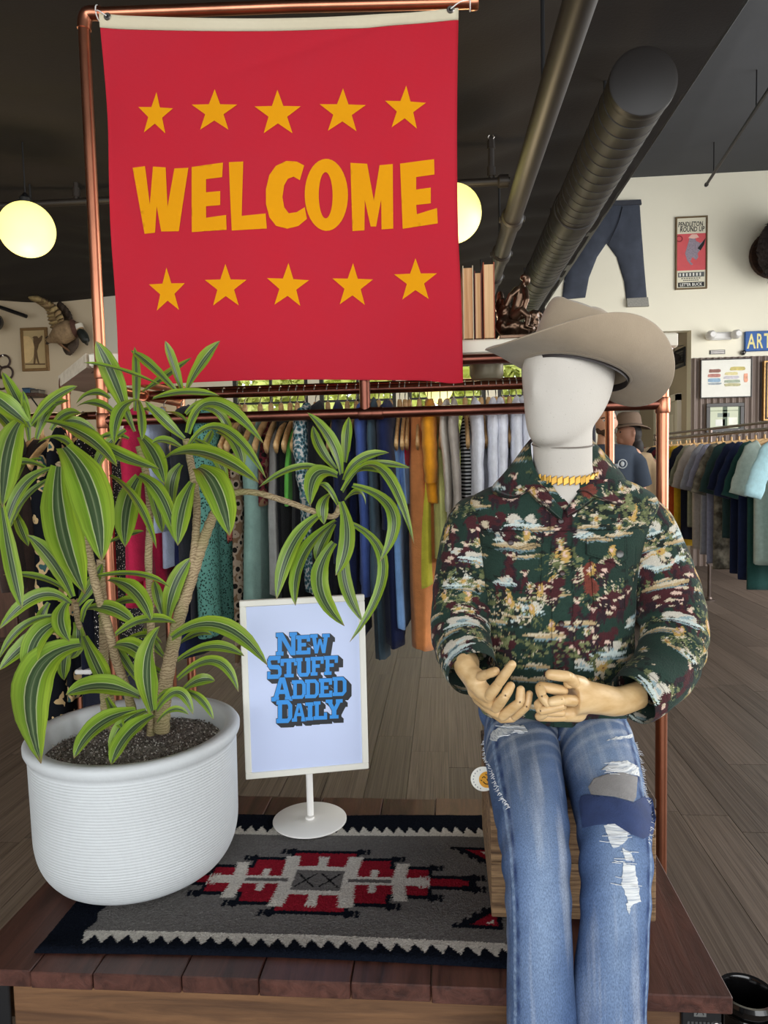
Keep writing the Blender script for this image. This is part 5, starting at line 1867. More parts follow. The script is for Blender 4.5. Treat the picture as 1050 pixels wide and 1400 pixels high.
# corner wedges
for sgn, v0 in ((1, 1.742), (-1, 1.452)):
    for x0 in (0.095,):
        du = x0 - ju
        dv = sgn * (v0 - jv)
        w1 = (du > -0.01) & (dv > -0.012) & (du + 1.1 * dv < 0.085 + 0.006 * np.sign(np.sin(du * 300)))
        paint(w1, navy)
        paint((du > 0.0) & (dv > 0.0) & (du + 1.1 * dv < 0.055), rd)
        paint((du > 0.008) & (dv > 0.006) & (du + 1.1 * dv < 0.03), ivory)
Cc *= (1 + 0.10 * nzx[..., None])
Cc *= (1 + 0.10 * fbm(U * 10, Vv * 30, 21, 3))[..., None]
Z = PZ + 0.010 + 0.0012 * fbm(U * 15, Vv * 15, 2, 3) + 0.0006 * nzx + 0.006 * np.exp(-((Vv - RY0) / 0.03) ** 2) * (np.sin(U * 6) > -2) * 0.4
edge = np.minimum(np.minimum(U - RX0, RX1 - U), np.minimum(Vv - RY0, RY1 - Vv))
Z -= 0.008 * np.exp(-edge / 0.004)
Ux = U.copy()
Vw = Vv + 0.012 * (1 - (Vv - RY0) / (RY1 - RY0)) * np.sin((U - RX0) * 3.2) - 0.010 * ((Vv - RY0) / (RY1 - RY0)) * np.sin((U - RX0) * 5)
V = np.stack([Ux, Vw, Z], -1).reshape(-1, 3)
rim = list(range(nu)) + [nu * i + nu - 1 for i in range(1, nv)] + [nu * (nv - 1) + j for j in range(nu - 2, -1, -1)] + [nu * i for i in range(nv - 2, 0, -1)]
n0 = len(V)
low = V[rim].copy()
low[:, 2] = PZ + 0.001
F = gridfaces(nv, nu).tolist()
m_ = len(rim)
F = [tuple(f) for f in F] + [(rim[i], n0 + i, n0 + (i + 1) % m_, rim[(i + 1) % m_]) for i in range(m_)]
cols = np.vstack([Cc.reshape(-1, 3), np.tile(navy, (m_, 1))])
o = mesh('woven_rug', np.vstack([V, low]), F, pmat('rug_wool', (90, 90, 90), 0.97, 0, 0.14, 160, 0.5, 420, attr=True, spec=0.04), None, True, cols)
tag(o, 'grey woven wool rug with red stepped medallion and navy sawtooth border on the platform', 'rug')

# ------------------------------------------------------------------ ribbed white planter with the dracaena
PC = np.array([-0.745, 1.652, PZ + 0.0125])
plant = thing('potted_dracaena', 'striped dracaena with tall canes in a ribbed white round planter', 'potted plant', PC)
RB, HP = 0.231, 0.338
prof = [(0.001, 0.0), (0.145, 0.0), (0.158, 0.002)]
for q in range(0, 230):
    h = q / 229 * (HP - 0.04)
    t_ = min(h / 0.12, 1)
    base = 0.158 + (RB - 0.158) * (1 - (1 - t_) ** 2.3) ** 0.5
    base += 0.004 * (h / HP)
    rib = 0.0013 * abs(math.sin(PI * h / 0.0066)) ** 0.7
    prof.append((base + rib, 0.003 + h))
prof += [(RB + 0.004, HP - 0.033), (RB + 0.009, HP - 0.028), (RB + 0.0135, HP - 0.018), (RB + 0.014, HP - 0.008), (RB + 0.009, HP - 0.001), (RB - 0.002, HP),
         (RB - 0.018, HP - 0.003), (RB - 0.022, HP - 0.012), (RB - 0.024, HP - 0.045), (RB - 0.028, HP - 0.09), (0.001, HP - 0.095)]
V, F = lathegeo(prof, 96, (0, 0, 0))
ph_ = np.arctan2(V[:, 1], V[:, 0])
V[:, 2] += 0.0016 * np.sin(2 * ph_ + 0.5) * (V[:, 2] > 0.02)
pm = pmat('planter_white', (200, 204, 206), 0.55, 0, 0.04, 5, 0.1, 90)
pot = mesh('planter', V + PC, F, pm, plant, True)
# gravel soil
n_s = 70
g_, h_ = np.meshgrid(np.linspace(0, 1, 26), np.linspace(0, 2 * PI, n_s, endpoint=False), indexing='ij')
rr_ = g_ * (RB - 0.0235)
sz = PC[2] + HP - 0.052 + 0.004 * fbm(rr_ * np.cos(h_) * 40, rr_ * np.sin(h_) * 40, 31, 4) + 0.006 * (1 - g_)
V = np.stack([PC[0] + rr_ * np.cos(h_), PC[1] + rr_ * np.sin(h_), sz], -1).reshape(-1, 3)
soilm = NT('gravel_soil')
tc = soilm.n('ShaderNodeTexCoord')
vo = soilm.n('ShaderNodeTexVoronoi', i_Scale=260.0)
soilm.l(tc.outputs['Object'], vo.inputs['Vector'])
rp = soilm.n('ShaderNodeValToRGB')
rp.color_ramp.elements[0].color = lin4((52, 46, 42))
rp.color_ramp.elements[1].color = lin4((176, 168, 160))
soilm.l(vo.outputs[1], rp.inputs[0])
soilm.l(rp.outputs[0], soilm.b.inputs['Base Color'])
soilm.b.inputs['Roughness'].default_value = 0.9
bp = soilm.n('ShaderNodeBump', i_Strength=0.8, i_Distance=0.004)
soilm.l(vo.outputs[0], bp.inputs['Height'])
soilm.l(bp.outputs[0], soilm.b.inputs['Normal'])
so = mesh('soil', V, gridfaces(26, n_s, True), soilm.m, plant, True)
n = 3200
rr_ = np.sqrt(rng.random(n)) * (RB - 0.028)
aa = rng.uniform(0, 2 * PI, n)
C = np.stack([PC[0] + rr_ * np.cos(aa), PC[1] + rr_ * np.sin(aa), np.full(n, PC[2] + HP - 0.05) + 0.006 * (1 - rr_ / RB) + rng.uniform(-0.002, 0.003, n)], 1)
sz = rng.uniform(0.0012, 0.0032, n)
oc = np.array([(1, 0, 0), (-1, 0, 0), (0, 1, 0), (0, -1, 0), (0, 0, 1), (0, 0, -1)], float)
V = (C[:, None, :] + oc[None] * (sz[:, None, None] * rng.uniform(0.6, 1.3, (n, 6, 1)))).reshape(-1, 3)
of = np.array([(0, 2, 4), (2, 1, 4), (1, 3, 4), (3, 0, 4), (2, 0, 5), (1, 2, 5), (3, 1, 5), (0, 3, 5)])
F = (np.arange(n)[:, None, None] * 6 + of[None]).reshape(-1, 3)
pc_ = np.array([lin(c) for c in ((66, 58, 52), (120, 112, 104), (188, 182, 174), (90, 82, 74))])
o = mesh('pebbles', V, F, pmat('pebble_stone', (120, 112, 104), 0.85, 0, 0.0, attr=True), plant, False, np.repeat(pc_[rng.integers(0, 4, n)], 6, axis=0))
o['kind'] = 'stuff'

# canes
cane_m = NT('cane_bark')
tc = cane_m.n('ShaderNodeTexCoord')
wv = cane_m.n('ShaderNodeTexWave', wave_type='BANDS', bands_direction='Z', i_Scale=46.0, i_Distortion=14.0, i_Detail=5.0)
cane_m.l(tc.outputs['Object'], wv.inputs['Vector'])
rp = cane_m.n('ShaderNodeValToRGB')
rp.color_ramp.elements[0].color = lin4((128, 108, 82))
rp.color_ramp.elements[1].color = lin4((174, 154, 122))
e = rp.color_ramp.elements.new(0.5); e.color = lin4((166, 146, 112))
cane_m.l(wv.outputs[1], rp.inputs[0])
nz = cane_m.n('ShaderNodeTexNoise', i_Scale=9.0, i_Detail=3.0)
cane_m.l(tc.outputs['Object'], nz.inputs['Vector'])
mx = cane_m.n('ShaderNodeMix', data_type='RGBA')
mx.inputs[7].default_value = lin4((128, 132, 72))
mr = cane_m.n('ShaderNodeMapRange', i_1=0.45, i_2=0.75, i_3=0.0, i_4=0.7)
cane_m.l(nz.outputs[0], mr.inputs[0])
cane_m.l(mr.outputs[0], mx.inputs[0])
cane_m.l(rp.outputs[0], mx.inputs[6])
cane_m.l(mx.outputs[2], cane_m.b.inputs['Base Color'])
cane_m.b.inputs['Roughness'].default_value = 0.85
bp = cane_m.n('ShaderNodeBump', i_Strength=0.3, i_Distance=0.002)
cane_m.l(wv.outputs[1], bp.inputs['Height'])
cane_m.l(bp.outputs[0], cane_m.b.inputs['Normal'])
SOILZ = PC[2] + HP - 0.05


def cane(pts, r0, r1, ys):
    n = 44
    P_ = spline(np.array([at(p[0], p[1], y) for p, y in zip(pts, np.interp(np.linspace(0, 1, len(pts)), np.linspace(0, 1, len(ys)), ys))]), n)
    R_ = np.linspace(r0, r1, n) * (1 + 0.05 * np.sin(np.arange(n) * 2.4) + 0.03 * rng.normal(size=n))
    return MB().tube(P_, R_ * 1.6 / FPX, 14).build('cane', cane_m.m, plant)


cane([(188, 1000), (172, 940), (158, 900), (147, 855), (131, 800), (120, 750), (110, 705), (97, 660), (80, 632)], 7, 5.5, (1.66, 1.63, 1.62))
cane([(206, 1005), (207, 950), (206, 890), (206, 830), (203, 765), (205, 705), (201, 655), (190, 610)], 6, 5, (1.68, 1.70, 1.70))
cane([(221, 1000), (224, 950), (234, 895), (247, 838), (265, 780), (279, 737), (292, 703)], 12, 7, (1.68, 1.67, 1.67))
cane([(252, 825), (262, 780), (267, 740), (269, 690), (263, 645), (254, 600)], 6.5, 5, (1.67, 1.66, 1.64))
cane([(286, 718), (297, 690), (315, 676), (345, 673), (390, 685), (428, 699), (456, 706), (466, 688)], 5, 4.4, (1.67, 1.70, 1.72))
cane([(145, 995), (143, 950), (142, 890), (141, 835), (138, 790), (138, 765)], 7, 6.5, (1.74, 1.75))
cane([(155, 1000), (152, 960), (140, 905), (118, 880), (107, 850), (104, 825)], 5.5, 4, (1.72, 1.64, 1.60))

# leaves: lime margins, dark centre band with fine white lines
lk_ = NT('dracaena_leaf')
uvn = lk_.n('ShaderNodeUVMap', uv_map='UVMap')
sx = lk_.n('ShaderNodeSeparateXYZ')
lk_.l(uvn.outputs[0], sx.inputs[0])
rp = lk_.n('ShaderNodeValToRGB')
st = [(0.0, (124, 150, 44)), (0.06, (146, 170, 50)), (0.31, (112, 146, 40)), (0.335, (176, 186, 136)), (0.343, (176, 186, 136)), (0.358, (56, 78, 48)), (0.46, (74, 94, 62)), (0.485, (128, 142, 106)), (0.51, (78, 98, 66)),
      (0.63, (56, 78, 48)), (0.65, (176, 186, 136)), (0.658, (176, 186, 136)), (0.675, (110, 146, 44)), (0.94, (140, 170, 56)), (1.0, (118, 146, 48))]
e = rp.color_ramp.elements
e[0].position, e[0].color = st[0][0], lin4(st[0][1])
e[1].position, e[1].color = st[-1][0], lin4(st[-1][1])
for p_, c_ in st[1:-1]:
    q_ = e.new(p_); q_.color = lin4(c_)
lk_.l(sx.outputs[0], rp.inputs[0])
cb = lk_.n('ShaderNodeCombineXYZ')
m1 = lk_.n('ShaderNodeMath', operation='MULTIPLY'); m1.inputs[1].default_value = 26.0
m2 = lk_.n('ShaderNodeMath', operation='MULTIPLY'); m2.inputs[1].default_value = 2.0
lk_.l(sx.outputs[0], m1.inputs[0]); lk_.l(sx.outputs[1], m2.inputs[0])
lk_.l(m1.outputs[0], cb.inputs[0]); lk_.l(m2.outputs[0], cb.inputs[1])
oi = lk_.n('ShaderNodeObjectInfo')
m3 = lk_.n('ShaderNodeMath', operation='MULTIPLY'); m3.inputs[1].default_value = 40.0
lk_.l(oi.outputs['Random'], m3.inputs[0]); lk_.l(m3.outputs[0], cb.inputs[2])
nz = lk_.n('ShaderNodeTexNoise', i_Scale=1.0, i_Detail=3.0)
lk_.l(cb.outputs[0], nz.inputs['Vector'])
mr = lk_.n('ShaderNodeMapRange', i_1=0.3, i_2=0.7, i_3=0.7, i_4=1.22)
lk_.l(nz.outputs[0], mr.inputs[0])
vm = lk_.n('ShaderNodeVectorMath', operation='SCALE')
lk_.l(rp.outputs[0], vm.inputs[0]); lk_.l(mr.outputs[0], vm.inputs['Scale'])
# brown dried tips
mt = lk_.n('ShaderNodeMapRange', i_1=0.955, i_2=0.995, i_3=0.0, i_4=0.85)
lk_.l(sx.outputs[1], mt.inputs[0])
mx = lk_.n('ShaderNodeMix', data_type='RGBA'); mx.inputs[7].default_value = lin4((132, 104, 70))
lk_.l(mt.outputs[0], mx.inputs[0]); lk_.l(vm.outputs[0], mx.inputs[6])
lk_.l(mx.outputs[2], lk_.b.inputs['Base Color'])
lk_.b.inputs['Roughness'].default_value = 0.38
tr = lk_.n('ShaderNodeBsdfTranslucent')
lk_.l(mx.outputs[2], tr.inputs[0])
ms = lk_.n('ShaderNodeMixShader', i_0=0.22)
lk_.l(lk_.b.outputs[0], ms.inputs[1]); lk_.l(tr.outputs[0], ms.inputs[2])
lk_.l(ms.outputs[0], lk_.t.nodes['Material Output'].inputs[0])

LEAVES = [  # base, middle, tip in measured pixels, width in pixels, depths
    (41, 584, 24, 548, 3, 508, 14, 1.58, 1.62), (38, 580, 8, 556, -25, 530, 24, 1.58, 1.55), (26, 578, 6, 610, 3, 694, 30, 1.56, 1.46), (43, 580, 68, 545, 106, 528, 15, 1.58, 1.52),
    (47, 584, 68, 550, 95, 548, 14, 1.6, 1.66), (60, 577, 112, 586, 160, 638, 27, 1.54, 1.44), (88, 612, 128, 660, 139, 768, 46, 1.55, 1.42), (80, 638, 74, 720, 116, 812, 41, 1.53, 1.38),
    (126, 598, 165, 628, 218, 641, 19, 1.52, 1.44), (75, 640, 24, 655, 6, 732, 14, 1.58, 1.54), (68, 655, 28, 680, 14, 722, 11, 1.6, 1.6), (2, 690, 14, 770, 30, 832, 17, 1.5, 1.44),
    (20, 698, 27, 722, 39, 747, 12, 1.62, 1.58), (40, 602, 36, 560, 31, 534, 9, 1.6, 1.6), (62, 640, 20, 622, -12, 660, 12, 1.62, 1.58), (56, 628, 30, 632, 12, 668, 12, 1.64, 1.66), (50, 600, 62, 560, 78, 552, 11, 1.6, 1.63),
    (172, 562, 156, 512, 131, 466, 23, 1.62, 1.56), (185, 562, 188, 520, 184, 474, 10, 1.66, 1.7), (190, 548, 160, 552, 156, 607, 17, 1.6, 1.5), (189, 548, 194, 570, 194, 602, 11, 1.62, 1.56),
    (162, 570, 132, 545, 105, 556, 13, 1.66, 1.68), (150, 545, 128, 530, 104, 552, 11, 1.7, 1.74), (218, 526, 160, 502, 114, 496, 10, 1.6, 1.52), (192, 597, 214, 620, 225, 662, 22, 1.6, 1.5),
    (190, 652, 168, 690, 171, 748, 27, 1.62, 1.52), (150, 650, 190, 676, 214, 750, 12, 1.58, 1.46), (190, 650, 226, 670, 241, 742, 19, 1.62, 1.53), (176, 600, 150, 590, 128, 606, 11, 1.66, 1.66), (184, 590, 170, 560, 166, 540, 9, 1.68, 1.7),
    (196, 640, 216, 690, 222, 728, 14, 1.7, 1.72), (249, 536, 236, 500, 226, 466, 15, 1.62, 1.58), (254, 536, 272, 500, 301, 466, 19, 1.62, 1.56), (241, 535, 205, 497, 179, 479, 12, 1.66, 1.7),
    (195, 536, 228, 514, 262, 489, 12, 1.72, 1.78), (209, 545, 250, 532, 300, 541, 11, 1.58, 1.5), (254, 566, 280, 540, 332, 559, 11, 1.64, 1.62), (257, 592, 282, 520, 361, 607, 18, 1.6, 1.5),
    (258, 610, 300, 556, 364, 654, 15, 1.62, 1.54), (252, 600, 226, 578, 198, 548, 13, 1.62, 1.6), (252, 615, 226, 598, 208, 606, 13, 1.6, 1.54), (222, 630, 268, 604, 354, 660, 31, 1.56, 1.44),
    (270, 640, 296, 654, 314, 733, 38, 1.56, 1.46), (263, 660, 246, 695, 243, 746, 22, 1.6, 1.52), (248, 635, 232, 655, 235, 694, 17, 1.66, 1.66), (297, 590, 326, 600, 332, 640, 17, 1.66, 1.64),
    (270, 622, 286, 600, 290, 588, 9, 1.68, 1.7), (262, 560, 300, 552, 318, 600, 13, 1.7, 1.76),
    (466, 648, 458, 602, 420, 564, 19, 1.7, 1.66), (472, 632, 474, 600, 477, 570, 14, 1.72, 1.74), (460, 642, 434, 614, 428, 582, 13, 1.72, 1.74), (470, 656, 488, 622, 532, 619, 13, 1.7, 1.66), (475, 656, 498, 630, 545, 656, 11, 1.7, 1.68),
    (494, 633, 525, 632, 561, 640, 9, 1.74, 1.78), (468, 672, 520, 596, 566, 743, 17, 1.68, 1.6), (482, 664, 560, 690, 519, 768, 17, 1.68, 1.62), (449, 646, 410, 628, 354, 666, 10, 1.7, 1.66), (461, 650, 424, 636, 424, 692, 22, 1.68, 1.6),
    (438, 704, 394, 736, 378, 820, 20, 1.7, 1.62), (460, 712, 404, 755, 404, 828, 24, 1.7, 1.61), (457, 742, 418, 800, 471, 856, 23, 1.68, 1.60), (466, 686, 482, 740, 459, 787, 20, 1.66, 1.6), (476, 714, 556, 760, 478, 878, 14, 1.7, 1.6),
    (476, 730, 460, 790, 496, 850, 17, 1.74, 1.72), (457, 716, 440, 740, 432, 767, 16, 1.72, 1.7), (452, 676, 438, 688, 443, 717, 16, 1.72, 1.7), (462, 690, 446, 660, 436, 664, 10, 1.7, 1.68), (472, 684, 492, 664, 500, 690, 11, 1.72, 1.74),
    (99, 816, 76, 764, 37, 731, 18, 1.58, 1.5), (95, 812, 60, 784, 4, 786, 9, 1.6, 1.56), (96, 826, 55, 796, -2, 861, 16, 1.58, 1.5), (76, 842, 26, 848, -2, 902, 10, 1.6, 1.56), (80, 858, 48, 866, -2, 917, 20, 1.56, 1.48),
    (90, 848, 42, 862, 39, 927, 25, 1.55, 1.46), (91, 824, 76, 848, 95, 877, 20, 1.56, 1.5), (114, 870, 130, 908, 152, 952, 22, 1.58, 1.5), (146, 954, 158, 978, 170, 1000, 11, 1.58, 1.5), (110, 882, 22, 905, 56, 1044, 41, 1.54, 1.36),
    (112, 850, 116, 828, 129, 820, 9, 1.58, 1.55), (67, 824, 52, 848, 51, 872, 12, 1.66, 1.66), (104, 850, 112, 880, 96, 900, 16, 1.62, 1.62), (100, 870, 84, 900, 88, 930, 15, 1.66, 1.66), (104, 830, 128, 800, 140, 770, 13, 1.66, 1.68),
    (115, 792, 190, 776, 232, 803, 9, 1.64, 1.6), (148, 793, 186, 800, 207, 850, 23, 1.62, 1.56), (120, 832, 152, 826, 186, 855, 19, 1.64, 1.6), (158, 868, 196, 840, 242, 852, 15, 1.6, 1.55), (158, 882, 186, 880, 205, 910, 23, 1.62, 1.57),
    (142, 745, 170, 733, 197, 726, 11, 1.62, 1.58), (229, 845, 234, 800, 262, 762, 21, 1.66, 1.66), (222, 842, 215, 815, 211, 794, 13, 1.68, 1.7), (135, 845, 172, 812, 200, 830, 14, 1.68, 1.7), (150, 900, 190, 858, 222, 880, 15, 1.7, 1.72),
    (208, 972, 194, 905, 219, 856, 29, 1.55, 1.5), (190, 952, 140, 930, 90, 950, 28, 1.54, 1.44), (235, 872, 300, 832, 366, 910, 22, 1.62, 1.52), (243, 903, 290, 874, 334, 897, 15, 1.64, 1.6), (243, 928, 300, 882, 326, 946, 14, 1.62, 1.56),
    (252, 942, 274, 926, 294, 931, 14, 1.66, 1.66), (214, 971, 246, 928, 264, 977, 13, 1.58, 1.54), (250, 945, 276, 950, 292, 984, 10, 1.58, 1.54), (215, 988, 236, 962, 258, 977, 8, 1.56, 1.54), (210, 978, 172, 1000, 152, 1046, 26, 1.54, 1.45),
    (200, 972, 162, 986, 152, 1036, 17, 1.56, 1.48), (186, 972, 130, 984, 101, 1037, 26, 1.55, 1.46), (214, 958, 230, 940, 263, 948, 9, 1.6, 1.58), (226, 900, 206, 880, 196, 858, 12, 1.72, 1.74), (232, 930, 200, 905, 170, 930, 14, 1.72, 1.74),
    (246, 880, 270, 862, 290, 868, 11, 1.72, 1.74), (196, 940, 170, 905, 156, 880, 12, 1.7, 1.72),
]
LEAVES += [(24, 600, 14, 580, -8, 560, 16, 1.62, 1.66), (30, 612, 8, 590, -14, 604, 13, 1.6, 1.54), (70, 588, 88, 560, 112, 566, 12, 1.62, 1.66), (84, 580, 100, 570, 132, 590, 12, 1.64, 1.66), (52, 606, 84, 590, 104, 622, 12, 1.6, 1.56),
           (196, 560, 220, 560, 240, 590, 12, 1.68, 1.7), (172, 588, 140, 610, 128, 650, 13, 1.66, 1.64), (262, 585, 240, 560, 214, 566, 10, 1.68, 1.72), (264, 600, 300, 620, 312, 664, 13, 1.66, 1.66)]


def leaf(bx, by, mx_, my_, tx, ty, w, y0, y1, mat):
    n, m = 15, 7
    B = at(bx, by, y0)
    T_ = at(tx, ty, y1)
    ym = y0 * 0.55 + y1 * 0.45 - 0.01
    mx_, my_ = 0.6 * mx_ + 0.2 * (bx + tx), 0.6 * my_ + 0.2 * (by + ty)
    Mi = at(mx_, my_, ym)
    C1 = 2 * Mi - 0.5 * (B + T_)                        # curve passes through the middle point
    t = np.linspace(0, 1, n)[:, None]
    P_ = (1 - t) ** 2 * B + 2 * t * (1 - t) * C1 + t * t * T_
    tan = np.gradient(P_, axis=0)
    tan /= np.linalg.norm(tan, axis=1)[:, None]
    view = CAM - P_
    view /= np.linalg.norm(view, axis=1)[:, None]
    N = view * 0.75 + np.array([0, 0, 0.65]) + rng.normal(size=3) * 0.22
    side = np.cross(tan, N)
    side /= np.linalg.norm(side, axis=1)[:, None]
    nrm = np.cross(side, tan)
    tt = t[:, 0]
    wp = np.interp(tt, [0, 0.12, 0.35, 0.6, 0.8, 0.93, 1.0], [0.38, 0.55, 0.92, 1.0, 0.78, 0.36, 0.02])
    half = w * 0.5 * np.linalg.norm(P_ - CAM, axis=1) / FPX * wp * 1.12
    u = np.linspace(-1, 1, m)
    ph = rng.uniform(0, 6)
    wav = 0.10 * np.sin(tt * rng.uniform(7, 13) + ph)
    V = np.zeros((n, m, 3))
    for j, uu in enumerate(u):
        lift = half * (0.34 * abs(uu) ** 1.3 + wav * uu * abs(uu))
        V[:, j] = P_ + side * (half * uu)[:, None] + nrm * lift[:, None]
    UV = np.zeros((n, m, 2))
    UV[..., 0] = (u + 1) / 2
    UV[..., 1] = tt[:, None]
    F = gridfaces(n, m)
    return mesh('leaf', V.reshape(-1, 3), [tuple(f) for f in F.tolist()], mat, plant, True, None, UV.reshape(-1, 2))


for L_ in LEAVES:
    leaf(*L_, lk_.m)
MB().tube(spline([at(88, 872, 1.56), at(60, 892, 1.52), at(42, 925, 1.48), at(28, 974, 1.46)], 12), np.linspace(0.003, 0.0012, 12), 6).build('dry_leaf', pmat('dry_leaf', (140, 110, 84), 0.9, 0, 0.2, 40), plant)
MB().tube(spline([at(52, 902, 1.5), at(38, 930, 1.48), at(33, 968, 1.47)], 8), np.linspace(0.002, 0.0012, 8), 6).build('dry_leaf', pmat('dry_leaf_b', (140, 110, 84), 0.9, 0, 0.2, 40), plant)

# ------------------------------------------------------------------ poster stand
sg = thing('sign_stand', 'white framed poster stand with blue block letters on a round foot', 'sign', (-0.374, 1.875, PZ + 0.011))
zr = PZ + 0.0125
MB().lathe([(0.001, 0.0), (0.096, 0.0), (0.0985, 0.0015), (0.0985, 0.0045), (0.096, 0.006), (0.012, 0.0062), (0.012, 0.012), (0.001, 0.012)], 56, (-0.374, 1.875, zr)).build('round_foot', M['white_paint'], sg)
MB().tube([(-0.374, 1.885, zr + 0.006), (-0.374, 1.885, 0.62)], 0.0092, 18).build('stem', M['white_paint'], sg)
SA = math.radians(14)
s_c = np.array([-0.374, 1.868, 0.0])
s_u = np.array([math.cos(SA), math.sin(SA), 0])
s_n = np.array([math.sin(SA), -math.cos(SA), 0])      # towards the viewer
SW, SZ0, SZ1 = 0.1625, 0.596, 1.069


def spt(u, z, d):
    return s_c + s_u * u + s_n * d + np.array([0, 0, z])


def sbox(u0, u1, z0, z1, d0, d1, ch=0.0):
    V, F = boxgeo(u0, u1, -d1, -d0, z0, z1, ch)
    V = np.array(V)
    return np.array([spt(v[0], v[2], -v[1]) for v in V]), F


fw = 0.0165
mb = MB()
for q in ((-SW, SW, SZ1 - fw, SZ1), (-SW, SW, SZ0, SZ0 + fw), (-SW, -SW + fw, SZ0 + fw, SZ1 - fw), (SW - fw, SW, SZ0 + fw, SZ1 - fw)):
    mb.add(*sbox(*q, -0.008, 0.008, 0.002))
mb.build('poster_frame', pmat('frame_white', (232, 230, 220), 0.4, 0, 0.02, 6), sg, False)
mb = MB()
mb.add(*sbox(-SW + 0.004, SW - 0.004, SZ0 + 0.004, SZ1 - 0.004, -0.006, 0.002))
mb.build('backing_sheet', pmat('poster_pale_blue', (202, 214, 246), 0.35, 0, 0.02, 3), sg, False)
MB().tube([(-0.374, 1.885, 0.60), (-0.374, 1.885, 0.66)], 0.012, 14).build('clamp', M['white_paint'], sg)

